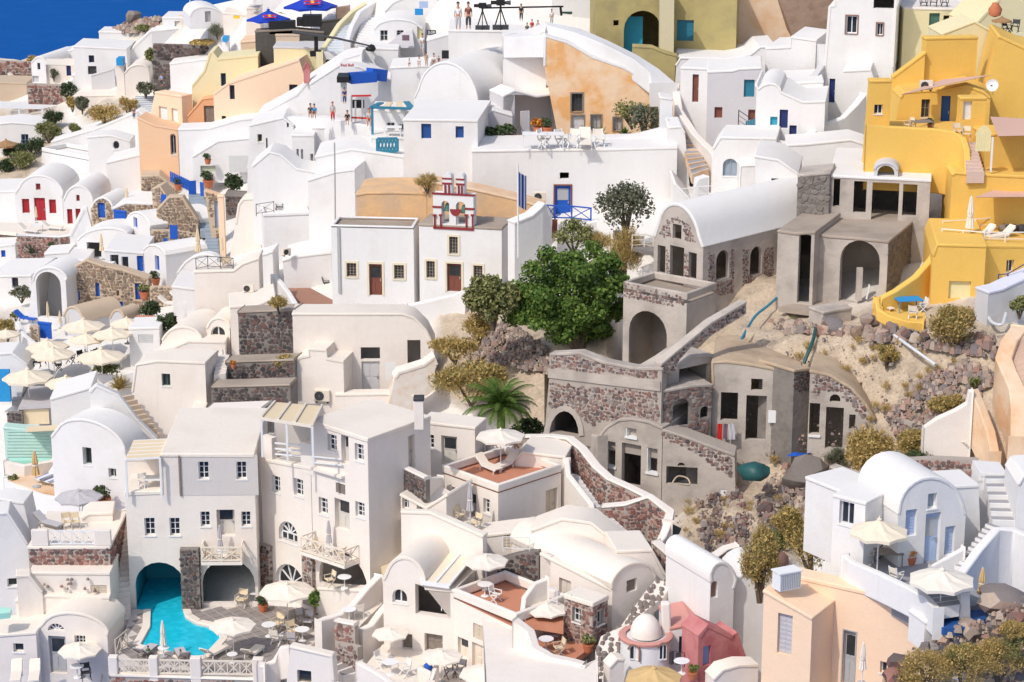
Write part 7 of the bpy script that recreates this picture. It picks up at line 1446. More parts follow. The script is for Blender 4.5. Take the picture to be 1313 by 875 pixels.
 H('stone_house', 'gold stone wall right of the blue grey steps with a pale blue door', 'wall', [(1094,330),(1046,130),(1044,95),(1120,120),(1122,330)], [('d',1094,150,1117,290,{'c':'lightblue'})], dep=.6, yaw=0, mat='goldstone', st=.3, rmat='peach', flat=(2,3)); H('column', 'square peach plaster column right of the blue grey steps', 'column', [(1120,400),(1122,125),(1150,125),(1148,400)], dep=.7, yaw=0, mat='palepeach')
 H('stone_house', 'dark stone wall strip behind the white humped wall', 'wall', [(1150,200),(1150,120),(1290,128),(1290,200)], dep=2, yaw=0, mat='lava', st=.3)
 H('white_wall', 'white humped wall by the folded parasols', 'wall', [(1160,320),(1200,270),(1215,170),(1240,140),(1330,135),(1330,330)], dep=2, yaw=0, mat='cream', flat=(3,4))
 for i, (x, y, h) in enumerate(((1013,470,185), (1285,150,150), (1135,440,110))): UC('closedt', ['tall folded beige parasol at the foot of the blue grey steps','folded beige parasol against the white humped wall','folded parasol by the brown slatted chair'][i], x, y, h, Y=D(x,y)-1)
 HW('cream block with roof terrace railing left of the tall white block', [(1000,800),(985,510),(1190,505),(1235,470),(1320,440),(1330,800)], dep=2.6, yaw=0, mat='cream', flat=(1,2), Yd=0)
 RL('black wire railing on the cream roof terrace', [(1000,502),(1060,490),(1190,500)], .9, Y=D(1000,800)+.4, mat='charcoal', style='x', t=.04); place('chairw', 'brown slatted chair on the cream roof terrace', 1158, 500, 180, Y=D(1000,800)+1.2, s=1.2)
 HW('white vaulted house behind the black wire railing', [(905,585),(910,520)] + arc(912,520,1115,470,425,8)[1:-1] + [(1115,470),(1110,585)], dep=.9, yaw=10); HW('white terraced block under the vaulted house by the planter', [(880,640),(880,585),(1000,600),(1000,700)], dep=5, yaw=0)
 for i, (x, y) in enumerate(((870,690), (930,665))): place('loungerw', ['white sunbed in front on the small white terrace by the planter', 'white sunbed behind on the small white terrace by the planter'][i], x, y, 75)
 bush('dark_shrub', 'dark green shrub in the terracotta planter, left one', 'shrub', 765, 755, 120, 110, 'leafdark', 1300, .14); bush('dark_shrub', 'dark green shrub right of the terracotta planter', 'shrub', 850, 840, 130, 145, 'leafdark', 1600, .14); H('planter', 'terracotta planter box under the dark green shrubs', 'planter', [(692,790),(694,752),(790,755),(788,795)], dep=1, yaw=0, mat='redfloor', sink=.2)
 H('white_wall', 'white wall with lattice panel below the planter', 'wall', [(660,880),(662,800),(800,795),(815,890)], [('s',705,832,782,875,{'c':'palegrey4','r':.1})], dep=3, yaw=0)
 a = HW('cream arched roof hatch with lattice window', [(1055,900),(1055,800)] + arc(1057,800,1175,805,745,10)[1:-1] + [(1175,805),(1175,900)], [('w',1075,790,1148,890,{'a':1,'n':(4,6)})], dep=3, yaw=8, mat='cream'); HW('cream low curved roof left of the lattice hatch', [(830,960),(832,860)] + arc(834,860,1030,860,790,8)[1:-1] + [(1032,860),(1035,960)], dep=5, yaw=12, mat='cream')
 board('signpost', 'white post rising beside the terracotta planter shrubs', 'post', 940, 665, 952, 790, 'whitepaint'); place('ac', 'beige outdoor unit on the cream block wall', 1268, 620, 0, Y=D(1200,800)-.3, s=.9)
 HW('white block with a long dark recess at the right of lattice hatch', [(1180,900),(1185,690),(1310,680),(1400,640),(1410,900)], dep=4, yaw=-8, mat='cream', flat=(1,2)) 
plain('palegrey4', (0.6, 0.6, 0.6))
left_upper()
def left_lower():
 tile(0, 2)
 board('blue_wall', 'deep blue painted wall at the left edge', 'wall', -40, 140, 50, 300, 'cyanp', th=.4); HW('white vault above the deep blue panel at the left edge', [(-80,320),(-78,60),(60,50),(140,110),(60,320)], dep=3, yaw=0, Yd=2, flat=(1,2))
 r = empty('canopy', at(200, 330), 'grey flat canopy over a beige blind', 'canopy'); Y0 = D(110,415); A, B, C_, E = at(92,330,Y0), at(262,322,Y0), at(410,222,Y0+6), at(150,218,Y0+6); m = M(); m.hexa([p-Vector((0,0,.15)) for p in (A,B,C_,E)]+[A,B,C_,E]); mk('flat_roof', m, 'cloudyp', r); m = M(); p0, p1 = at(115,415,Y0+.2), at(252,412,Y0+.2); m.hexa([p0, p1, p1+EY*.1, p0+EY*.1]+[Vector((p.x, p.y, A.z-.16)) for p in (p0, p1, p1+EY*.1, p0+EY*.1)]); mk('blind', m, 'canvas', r)
 for p in (A, B, C_): m = M(); m.bar(p-EZ*2.6, p-EZ*.16, .12); mk('post', m, 'greypaint', r)
 W('dark stone wall at the left end under the grey canopy', [(35,360), (112,350)], 2, .5, 'lava', st=.26, Y=D(70,430))
 HW('white planter block with a slatted vent right of the grey canopy', [(268,460),(265,285),(465,225),(475,470)], [('s',322,398,384,450,{'c':'palegrey4','r':.1})], dep=4, yaw=-4, flat=(1,2)); bush('dark_shrub', 'small dark plants in the white planter block', 'shrub', 380, 285, 90, 40, 'leafdark', 500, .12)
 agave('tall grey green agave beside the cream parasols', 535, 155, 190, mat='leafdark'); bush('dark_shrub', 'green groundcover below the tall agave', 'shrub', 560, 160, 180, 60, 'leafolive', 900, .12); W('white planter wall below the tall agave', [(455,190), (470,160), (590,170), (680,145)], 2.0, .4, 'white', dp=60)
 agave('dead straw coloured agave heap in the round planter', 610, 235, 190, mat='leafdry', n=40)
 ln = H('louvred_wall', 'pale aqua louvred wall behind the plunge pool', 'wall', [(30,600),(35,430),(268,455),(270,595)], dep=1, yaw=0, mat='aqua', rmat='aqua')
 for i in range(9): m = M(); u0, v = ln.fr.uv(36, 448+i*16); u1, _ = ln.fr.uv(266, 448+i*16); strip(m, ln.fr, u0, v-.07, u1, v+.05, -.06, -.002); mk('slat', m, 'aqua', ln.root)
 sail('small beige awning over the aqua louvred wall', [(130,455,ln.fr.o.y-1.5), (310,445,ln.fr.o.y-1.5), (300,418,ln.fr.o.y+.3), (140,425,ln.fr.o.y+.3)], 'canvas', 'awning', 'awning', .05)
 zp = at(150, 610).z; S('pale green plunge pool water', [(30,600),(265,600),(255,585),(45,585)], 'palewater', z=zp+.3, name='pool_water'); W('cream rim wall in front of the pale green plunge pool', [(20,605), (120,625), (275,600)], 1.0, .4, 'cream', z=zp+.35)
 z = S('sandy sun terrace with striped loungers', [(40,700),(130,660),(480,690),(490,740),(330,770),(180,745)], 'stainpeach')
 for i, (x, y) in enumerate(((243,700), (287,712), (332,722), (378,735))): place('lounger', ['striped wooden sun lounger nearest the folded parasol','second striped lounger of the row by the plunge pool','third striped lounger of the row by the plunge pool','striped lounger nearest the terracotta pots'][i], x, y, -35, z=z, group='striped loungers by the plunge pool')
 UC('closedtan', 'slim folded brown parasol beside the striped loungers', 186, 735, 205, z=z); place('pot', 'terracotta pot with tall cactus at the end of the lounger row', 432, 718, 0, z=z, s=1.4); bush('dark_shrub', 'tall green cactus clump behind the striped loungers', 'shrub', 400, 690, 110, 75, 'leafolive', 500, .13); bush('dark_shrub', 'grey green shrub at the left of the sun terrace', 'shrub', 70, 720, 60, 60, 'leafolive', 350, .12)
 W('white curved parapet in front of the sun terrace', [(20,690), (80,730), (200,775), (330,800), (420,800)], 1.4, .4, 'white', dp=40)
 HW('white vaulted house with a deep teal framed window', [(275,720),(278,480)] + arc(282,470,640,560,395,12)[1:-1] + [(648,560),(650,770)], [('w',422,533,467,622,{'c':'greensh','n':(1,1),'r':.5}), ('w',553,640,592,687,{'c':'palegrey4','n':(2,1)})], yaw=20, dep=2.6, flat=(1,12))
 H('white_ramp', 'white ramp wall beside the sandy steps', 'wall', [(470,500),(466,250),(490,215),(600,262),(690,380),(795,490),(800,520)], dep=.5, yaw=-6, flat=(1,2), Yd=-1.8); ST('sandy steps climbing left between white walls', (770,490), (825,480), (605,275), (668,262), 9, D(770,490)-1.3, D(770,490)-.3, 'tan2', 'tan2')
 HW('white house with one dark green window above the sandy steps', [(690,480),(672,250),(692,110),(800,90),(1060,100),(1060,480)], [('w',824,157,868,220,{'c':'greensh','n':(2,1)})], yaw=10, dep=3, flat=(3,4), mat='cream'); HW('cream terrace block with wire railings and beige cushions', [(800,130),(800,60),(960,-10),(1140,-5),(1150,90)], dep=5, yaw=0, mat='cream', flat=(2,3)); W('cream curved fin wall beside the lava terraces', [(1050,250), (1060,150), (1090,80), (1135,40)], 2.6, .3, 'cream', Y=D(1060,260)); RL('white railing by the beige cushions', [(960,100),(1050,105)], 1.3, mat='whitepaint', style='bars', Y=D(1000,200)); place('loungerw', 'beige cushioned sunbed on the cream terrace block', 1020, 90, 150, Y=D(1000,200))
 HW('low cream step block under the lava terraces', [(990,470),(992,330),(1050,330),(1052,470)], dep=3, yaw=0, mat='cream')
 for i, (x0, x1, y0, y1, Yv) in enumerate(((1050,1335,352,457,-2), (1076,1480,232,350,1), (1150,1500,105,232,4), (1213,1503,-150,100,7))):
  Yb = D(1200,457)+Yv; W(['lowest dark lava stone terrace wall above the villa','second dark lava stone terrace wall above the villa','third dark lava stone terrace wall above the villa','tallest dark lava stone terrace wall beside the forecourt'][i], [(x0,y0,Yb+.4), ((x0+x1)/2,y0-6,Yb), (x1,y0-12,Yb-.6)], (y1-y0)*_T[2]/ppm(Yb)+.6, 1.6, 'lava', st=.32, cap='dustfloor' if i else 'cream', group='lava terraces')
 ST('small white steps beside the third lava terrace', (1090,170), (1150,165), (1110,60), (1170,60), 6, D(1200,457)+3, D(1200,457)+6, 'cream')
 for i, (x, y, w, h) in enumerate(((1450,130,140,80), (1420,-170,110,80), (1270,-60,90,60))): bush('dry_bush', ['golden tuft growing on the third lava terrace','golden tuft on the top lava terrace by the forecourt','dry weeds at the left of the tallest lava terrace'][i], 'bush', x, y, w, h, 'leafdry', 700, .13, 'mix', mat2='leafolive', Y=D(1200,457)+4+2*i)
 place('potflower', 'flower pot beside the small white terrace steps', 1190, 130, 0, Y=D(1200,457)+3.4, s=.6)
 H('white_house', 'shaded back wall of the left pergola balcony', 'wall', [(650,760),(652,590),(822,590),(822,760)], dep=1, yaw=-1, mat='cream', Y=129.5)
 A, B, C_, E = at(640,595,126), at(815,585,126), at(850,492,130), at(680,500,130); r = empty('pergola', A, 'white slatted pergola with beige canvas left of the villa', 'pergola')
 for t in (0, .2, .4, .6, .8, 1): m = M(); m.bar(A.lerp(E, t), B.lerp(C_, t), .1); mk('slat', m, 'whitepaint', r)
 m = M(); m.hexa([A, B, C_, E]+[p+EZ*.04 for p in (A,B,C_,E)]); mk('canvas_roof', m, 'canvas', r)
 for p in (A, B): m = M(); m.bar(p-EZ*2.5, p, .12); mk('post', m, 'whitepaint', r)
 place('chair', 'white armchair on the left pergola balcony', 730, 745, 20, Y=127); place('tablesq', 'pale table on the left pergola balcony', 790, 745, 0, Y=127.2)
 U('greyp', 'pale grey parasol above the terracotta pots', 400, 752, 250); place('pot', 'larger terracotta pot by the wooden gate', 530, 845, 0, s=1.6); place('pot', 'smaller terracotta pot left of the larger one', 470, 840, 0, s=1.0); board('wooden_gate', 'pale wooden slatted gate at the head of the white steps', 'gate', 557, 698, 630, 772, 'palewood', yaw=10)
 tile(0, 3)
 ST('long white steps with zigzag edge beside the pool house', (560,640), (668,625), (578,0), (655,-15), 24, 123.5, 130.5, 'cream', 'cream', 1.2); ST('last white steps dropping to the bottom edge', (520,860), (600,850), (545,650), (650,640), 7, 121, 123.5, 'cream', 'cream', 1.2)
 m = M(); m.tube([at(515,880,120), at(540,600,123), at(572,260,126.5), at(576,0,129.5)], .05, 5); mk('handrail', m, 'palewood', None, 'wooden handrail following the long white steps', 'handrail')
 t = HW('red stone fronted terrace block with white lattice balustrade', [(152,325),(158,185),(566,185),(566,325)], dep=6, yaw=0, mat='redrubble', st=.3, rmat='roofcream', Y=124.5); z = t.ztop
 r = empty('balustrade', onz(250, 175, z), 'white lattice balustrade on the red stone terrace', 'balustrade'); f0 = frame(onz(160, 183, z)+EY*.05, 0); 
 for x0, x1 in ((160,245), (480,565)): u0, u1 = f0.uv(x0, 150)[0], f0.uv(x1, 150)[0]; m = M(); strip(m, f0, u0, 0, u1, f0.uv(300,100)[1], 0, .3); mk('pier', m, 'cream', r, bevel=.04)
 u0, u1 = f0.uv(248, 150)[0], f0.uv(478, 150)[0]; h_ = f0.uv(300,108)[1]
 for v in (.1, h_): m = M(); m.bar(f0.pt(u0, v, .15), f0.pt(u1, v, .15), .08); mk('rail', m, 'whitepaint', r)
 for i in range(4): a, b = u0+(u1-u0)*i/4, u0+(u1-u0)*(i+1)/4; m = M(); m.bar(f0.pt(a, .1, .15), f0.pt(b, h_, .15), .05); m.bar(f0.pt(a, h_, .15), f0.pt(b, .1, .15), .05); m.bar(f0.pt(b, .1, .15), f0.pt(b, h_, .15), .06); mk('brace', m, 'whitepaint', r)
 place('loungerg', 'grey sunbed on the red stone terrace', 250, 85, 60, z=z); place('chairw', 'left wooden chair on the red stone terrace', 345, 90, 30, z=z); place('chairw', 'right wooden chair on the red stone terrace', 385, 90, 20, z=z)
 H('white_wall', 'white shaded wall with round edge behind the red stone terrace', 'wall', [(420,110),(425,40),(450,15),(575,10),(578,110)], dep=2, yaw=-6, mat='cream', Y=128.5, flat=(2,3))
 HW('cream stepped wall set with small stones below the red terrace', [(130,455),(150,315),(560,318),(565,450)], [('s',462,380,545,440,{'c':'palewood','r':.1})], dep=3, yaw=0, mat='cream', Y=123.4); m = M()
 for i in range(12): pebble(m, at(random.uniform(220,500), random.uniform(335,410), 123.2), .12)
 mk('set_stones', m, 'rock', kind='stuff')
 H('white_house', 'cream curved side wall at the left end of the stepped wall', 'wall', [(95,500),(100,330),(150,330),(215,415),(220,480)], dep=1, yaw=-10, mat='cream', Y=122.6, flat=(1,2))
 v = HW('cream vaulted house with a fan window over a grey door', [(200,880),(205,610)] + arc(208,600,560,640,520,12)[1:-1] + [(560,640),(560,880)], [('w',242,576,328,614,{'a':1,'fan':1}), ('d',250,640,338,830,{'c':'greypaint','gl':1}), ('w',380,637,435,688,{'n':(3,2)})], yaw=8, dep=3.2, mat='cream', Y=121, flat=(1,12))
 HW('cream flat block with a small square window at bottom left', [(-60,900),(-60,640),(205,620),(200,890)], [('w',68,677,120,722,{'n':(1,1)})], far=(110,520), yaw=4, mat='cream', Y=120.5)
 HW('cream stepped roof terrace above the fan window house', [(90,600),(95,460),(180,430),(560,440),(562,560)], dep=4, yaw=0, mat='cream', Y=123, flat=(2,3))
 U('white', 'cream parasol before the fan window house', 405, 682, 232, Y=119.5); place('chaird', 'dark chair under the parasol of the fan window house', 440, 860, 20, Y=119); place('table', 'small table under the parasol of the fan window house', 395, 850, 0, Y=119)
 for i, x in enumerate((85, 178)): place('loungerw', ['left white sunbed at the bottom left corner', 'right white sunbed at the bottom left corner'][i], x, 860, 8, Y=118.5)
 HW('smooth white sloping house side at the left edge', [(-120,480),(-120,20),(40,10),(165,170),(160,440)], [('w',37,345,88,388,{'n':(1,1)})], yaw=-8, dep=2, flat=(1,2), Y=126); HW('white rounded roofs at the left edge above the sloping side', [(-120,100),(-118,-30),(0,-60),(120,-40),(180,60)], yaw=4, dep=2, flat=(1,2), Y=130)
 W('cream wall edging the small green pool at left', [(-20,590), (60,545), (120,515)], 1.4, .35, 'cream', dp=30); S('small pale green pool at the left edge', [(-40,530),(50,520),(60,495),(-40,490)], 'palewater', Y=121.8, lift=.9, name='pool_water')
plaster('tan2', (0.62, 0.50, 0.38), None, 0.4, streak=0)
left_lower()
def top_left():
 tile(0, 0); G = {'c': 'navy', 'n': (1, 1), 'sill': 0}
 boulder('dark grey rock knob on the headland against the sea', 682, 105, 52, mat='greywood', fl=.7); scree('headland_stones', [(560,165),(640,120),(800,85),(830,90),(760,165)], 500, .1, .5, 'rock'); bush('dry_bush', 'low olive scrub on the headland slope', 'bush', 740, 165, 120, 40, 'leafolive', 600, .2); bush('dry_bush', 'dark green bush under the far barrel vault', 'bush', 1005, 95, 70, 50, 'leafdark', 500, .2)
 HW('far white barrel vaulted house with a dark door against the sea', [(968,118),(968,85)] + arc(970,80,1146,95,35,10)[1:-1] + [(1146,95),(1146,120)], [('d',1045,58,1075,114,{'c':'greypaint'})], yaw=-16, dep=5, flat=(1,10), sink=.5); HW('far cream wall with a yellow patch at the skyline', [(1140,160),(1140,66),(1258,78),(1260,160)], [('s',1190,76,1222,96,{'c':'yellowp','plain':1,'r':.05})], dep=4, yaw=0, mat='cream')
 HW('far low white house with one grey shutter by the flag', [(830,160),(835,90),(1000,92),(1020,160)], [('s',890,108,950,136,{'c':'palegrey4'})], dep=5, yaw=0); HW('far white terrace wall below the flag', [(775,225),(780,158),(1060,128),(1065,225)], dep=5, yaw=0, mat='palegrey', rmat='roofwhite', flat=None); H('white_wall', 'far grey screen wall right of the flag', 'wall', [(1060,190),(1062,98),(1160,100),(1160,190)], dep=1, yaw=0, mat='palegrey')
 r = empty('flag', at(975, 150, 266), 'blue and white flag on a short pole on the far terrace', 'flag'); m = M(); p = at(975, 165, 266); m.tube([p, p+EZ*5.4], .07, 5); mk('pole', m, 'whitepaint', r); m = M(); t = p+EZ*5.3; m.add([t+Vector((a*.4, .1*sin(a*3), -b*2.4-a*.5)) for b in (0, .5, 1) for a in (0, 1, 2, 3)], [(r_*4+c, r_*4+c+1, r_*4+c+5, r_*4+c+4) for r_ in (0, 1) for c in range(3)]); mk('cloth', m, 'blue', r)
 bush('dry_bush', 'rusty scrub along the far stone terrace', 'bush', 1040, 232, 170, 34, 'leafdry', 700, .2); bush('dark_shrub', 'grey leafless shrub on the far terrace', 'shrub', 1110, 190, 110, 70, 'leafgrey', 400, .2, 'blade')
 W('far grey stone terrace wall, upper one', [(780,225), (1125,235)], 4.5, .6, 'lava', st=.42, Y=D(950,300)); W('far grey stone terrace wall, lower one at left', [(775,305), (885,320)], 6.5, .6, 'lava', st=.42, Y=D(830,420))
 HW('far white upper house with an open furnished terrace', [(508,250),(510,162),(740,168),(745,250)], dep=4, yaw=0); HW('far white lower house with two dark windows', [(380,335),(382,237),(640,250),(650,345)], [('w',452,283,480,320,G), ('d',448,338,492,380,{'c':'charcoal'}), ], dep=6, yaw=0); HW('far small white block stepping down to the sea', [(315,300),(318,268),(380,250),(385,300)], dep=4, yaw=0)
 H('white_wall', 'far white sloping wall beside the stone terraces', 'wall', [(640,310),(640,290),(690,230),(770,155),(845,135),(850,170),(740,310)], dep=1.5, yaw=-6, flat=(1,4)); place('loungerw', 'white lounger on the far furnished terrace', 560, 245, 90, Y=D(560,250)-1); place('loungerw', 'pale lounger at the right of the far furnished terrace', 625, 245, 90, Y=D(560,250)-1)
 HW('far little white vaulted house at the headland', [(165,420),(166,320)] + arc(167,320,238,330,290,8)[1:-1] + [(238,330),(238,425)], [('w',190,322,205,356,G), ('s',165,388,198,420,{'c':'palegrey4'})], yaw=14, dep=8, flat=(1,8)); HW('far pinkish shaded house front under a pale awning', [(238,420),(240,325),(450,330),(452,410)], [('d',338,333,362,388,{'c':'navy'}), ('w',408,350,425,382,G)], dep=4, yaw=0, mat='cream'); sail('pale awning over the far pinkish house front', [(230,330,D(300,420)-6), (470,340,D(300,420)-6), (460,300,D(300,420)-1), (235,300,D(300,420)-1)], 'canvasw', sag=.1)
 bush('dry_bush', 'small dry bush before the far pinkish front', 'bush', 275, 405, 50, 55, 'leafgrey', 300, .2); w_ = H('chimney', 'cream square pillar with a bright blue cap', 'column', [(597,480),(598,335),(635,335),(637,480)], dep=1.6, yaw=0, mat='cream'); board('blue_cap', 'bright blue square cap on the cream pillar', 'cap', 592, 300, 624, 336, 'cyanp', Y=D(610,480)-.6, th=1.8, root=w_.root); w2 = H('column', 'white pillar with a blue top near the cream fin', 'column', [(1133,280),(1135,195),(1163,195),(1165,280)], dep=1.5, yaw=0); board('blue_cap', 'small blue top on the white pillar near the cream fin', 'cap', 1133, 192, 1160, 215, 'cyanp', Y=D(1145,280)-.5, th=1.7, root=w2.root)
 HW('white terrace house with a turquoise door at far left', [(375,492),(380,384),(460,380),(462,490)], [('d',418,384,460,448,{'c':'turq'})], dep=3, yaw=0); H('glass_screen', 'grey glass screen of the far left terrace', 'screen', [(470,480),(462,385),(580,350),(598,470)], dep=.3, yaw=0, mat='palegrey', rmat='palegrey', flat=(1,2), Yd=1); HW('white rocky base below the grey glass screen', [(380,560),(382,490),(600,485),(690,470),(690,560)], dep=5, yaw=0, mat='cream', flat=(1,2))
 HW('white arched house right of the bright blue capped pillar', [(640,480),(640,375)] + arc(642,370,760,360,330,8)[1:-1] + [(765,360),(765,480)], dep=5, yaw=0, mat='cream', flat=(1,8)); HW('far white boxy house below the stone terraces', [(870,440),(880,325),(1060,300),(1085,430)], dep=6, yaw=0)
 bush('dark_shrub', 'olive tree like shrub between the far stone terraces', 'shrub', 770, 335, 75, 95, 'leafolive', 700, .2); bush('dark_shrub', 'round grey green shrub right of the blue capped pillar', 'shrub', 745, 490, 110, 80, 'leafgrey', 800, .2); bush('dry_bush', 'brown scrub belt below the cream rocky base, left', 'bush', 540, 640, 200, 110, 'leafdry', 1500, .2, 'mix'); bush('dry_bush', 'brown scrub belt below the cream rocky base, right', 'bush', 650, 575, 120, 90, 'leafdry', 800, .2, 'mix')
 H('tan_wall', 'tan retaining wall at the far left edge', 'wall', [(-60,525),(-60,420),(150,425),(140,520)], dep=5, yaw=0, mat='tan'); W('far left dark rubble retaining wall', [(138,428), (330,435)], 6.5, .6, 'redrubble', st=.4, Y=D(240,520)); W('far left stone wall at the skyline', [(-20,310), (160,318)], 5.5, .6, 'redrubble', st=.42, Y=D(80,400)); bush('dry_bush', 'dry bush at the far left skyline', 'bush', 165, 330, 75, 45, 'leafdry', 500, .2, 'mix'); bush('dark_shrub', 'green shrub beside the far left rubble wall', 'shrub', 350, 510, 90, 100, 'leafdark', 800, .18)
 for i, x in enumerate((10, 80)): place('loungerw', ['cream lounger at the far left skyline terrace','second cream lounger at the far left skyline terrace'][i], x, 412, 60)
 r = empty('pergola', at(150, 640), 'white slatted pergola over blue seats at left edge', 'pergola'); Y0 = D(150,640); A, B, C_, E = at(-20,548,Y0), at(215,555,Y0), at(330,530,Y0+9), at(0,520,Y0+9)
 for t in [i/8 for i in range(9)]: m = M(); m.bar(A.lerp(E, t), B.lerp(C_, t), .3, .1); mk('slat', m, 'whitepaint', r)
 for p in (A.lerp(B, .5), B, C_): m = M(); m.bar(p-EZ*5, p, .22); mk('post', m, 'whitepaint', r)
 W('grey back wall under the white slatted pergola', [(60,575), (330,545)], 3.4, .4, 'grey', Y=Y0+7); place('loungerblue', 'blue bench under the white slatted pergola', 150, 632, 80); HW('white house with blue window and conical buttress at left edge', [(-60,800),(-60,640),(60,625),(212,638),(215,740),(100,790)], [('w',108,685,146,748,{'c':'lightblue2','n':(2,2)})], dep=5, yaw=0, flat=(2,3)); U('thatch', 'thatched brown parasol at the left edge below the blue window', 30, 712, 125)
 for i, (x, y, w, h, k) in enumerate(((270,640,110,90,'leafdark'), (250,720,130,120,'leafolive'), (160,800,170,110,'leafdark'), (110,870,160,110,'leafolive'), (20,880,140,80,'leafdark'), (370,560,60,70,'leafdry'), (420,570,90,80,'leafgrey'), (380,680,60,50,'leafolive'), (60,800,110,60,'leafdark'))): bush('dark_shrub', ['dark bush below the pergola corner','olive bush on the slope below the pergola','dark bush in the middle of the left slope','olive bush low on the left slope','dark bush at the left edge of the slope','dry narrow bush above the left slope','grey bush beside the dry narrow one','small olive bush by the white ramp','dark bush under the thatched parasol'][i], 'shrub', x, y, w, h, k, 1400, .18, 'mix', group='bushes on the left slope')
 HW('white ramp roof rising towards the peach tower', [(215,775),(260,725),(480,660),(700,570),(780,600),(790,720)], dep=5, yaw=0, flat=(2,3)) ; HW('big white house with octagonal window and flat roof', [(190,960),(212,752),(550,815),(552,980)], far=(680,790), par=.5, Y=D(300,880)); HW('white gable wall with an octagonal dark window', [(450,800),(460,700),(560,690),(665,720),(668,830)], [('w',575,718,609,764,{'o':1,'c':'greypaint'})], dep=3, yaw=0, flat=(1,2)); HW('white block right of the octagonal window house', [(550,980),(555,830),(790,770),(800,960)], dep=5, yaw=0)
 H('peach_house', 'peach tower house with two white shuttered windows', 'house', [(715,700),(790,470),(930,492),(935,720)], [('s',810,545,853,610,{'c':'whitepaint'}), ('s',875,555,907,628,{'c':'whitepaint'})], far=(1030,490), mat='palepeach', Y=210); H('peach_house', 'peach tower base with one arched dark window', 'house', [(715,880),(716,600),(790,640),(912,660),(915,900)], [('w',868,683,897,790,{'a':1,'c':'greypaint'})], dep=3, yaw=6, mat='peach', Y=208, flat=(2,3)); H('peach_house', 'peach stair house with a weathered brown door', 'house', [(930,665),(945,625),(1030,505),(1105,495),(1106,650)], [('d',1040,540,1102,646,{'c':'greywood'})], dep=5, yaw=0, mat='deeppeach', Y=210.5, flat=(2,3)); H('peach_house', 'large peach gable house with two dark windows', 'house', [(1095,660),(1100,480),(1160,425),(1525,305),(1560,420),(1500,490),(1310,590)], [('w',1170,435,1196,508,G), ('w',1474,432,1518,485,G), ('h',1130,592,1152,632)], dep=6, yaw=8, mat='palepeach', Y=207, flat=(2,3))
 H('butter_house', 'cream yellow house with a blue window and curved fin', 'house', [(980,490),(985,440),(1040,360),(1068,268),(1085,268),(1110,300),(1320,280),(1320,480)], [('w',1125,374,1152,440,{'c':'turq','n':(1,1)})], dep=4, yaw=0, mat='butter', Y=212, flat=(5,6)); H('butter_house', 'sandy plastered block under the blue umbrella stage', 'house', [(1230,330),(1232,215),(1320,208),(1440,215),(1440,330)], dep=4, yaw=0, mat='stainpeach', Y=222, flat=(2,3)); HW('white pier rising at the left of the blue umbrellas', [(1240,240),(1258,42),(1320,40),(1340,240)], dep=3, yaw=0, mat='cream', Y=226, flat=(1,2))
 HW('white terrace house right of the peach arched window', [(918,900),(918,660),(1060,655),(1220,610),(1320,600),(1330,900)], dep=3, yaw=0, Y=204, flat=(1,2), mat='white'); board('mural_board', 'grey painted board with scribble on the white terrace', 'board', 1168, 795, 1312, 880, 'palegrey4', Y=201); HW('white low terrace front with flower pots near the grey board', [(985,900),(990,800),(1110,720),(1320,700),(1320,900)], [('s',1022,846,1098,880,{'c':'khakip','plain':1})], dep=3, yaw=0, Y=202, flat=(2,3), sink=.6)
 place('pot', 'terracotta pot on the terrace by the grey painted board', 1060, 838, 0, Y=201, s=1.0)
 for p in (('walk','person in blue walking beside the far stone terrace',825,440,62,'lightblue2','charcoal'), ('stand','dark dressed person beside the far stone terrace',805,420,55,'charcoal','charcoal'), ('stand','person at the foot of the small white stairs',684,608,62,'plum','navy'), ('sit','person in red seated under the peach tower',838,875,55,'redp','charcoal'), ('sit','person in black seated under the peach tower',872,880,60,'black','charcoal')): person(*p)
 ST('small grey steps beside the peach tower', (690,580), (790,575), (690,490), (785,490), 8, None, None, 'white', 'bluegrey')
plain('khakip', (0.5, 0.52, 0.4))
top_left()
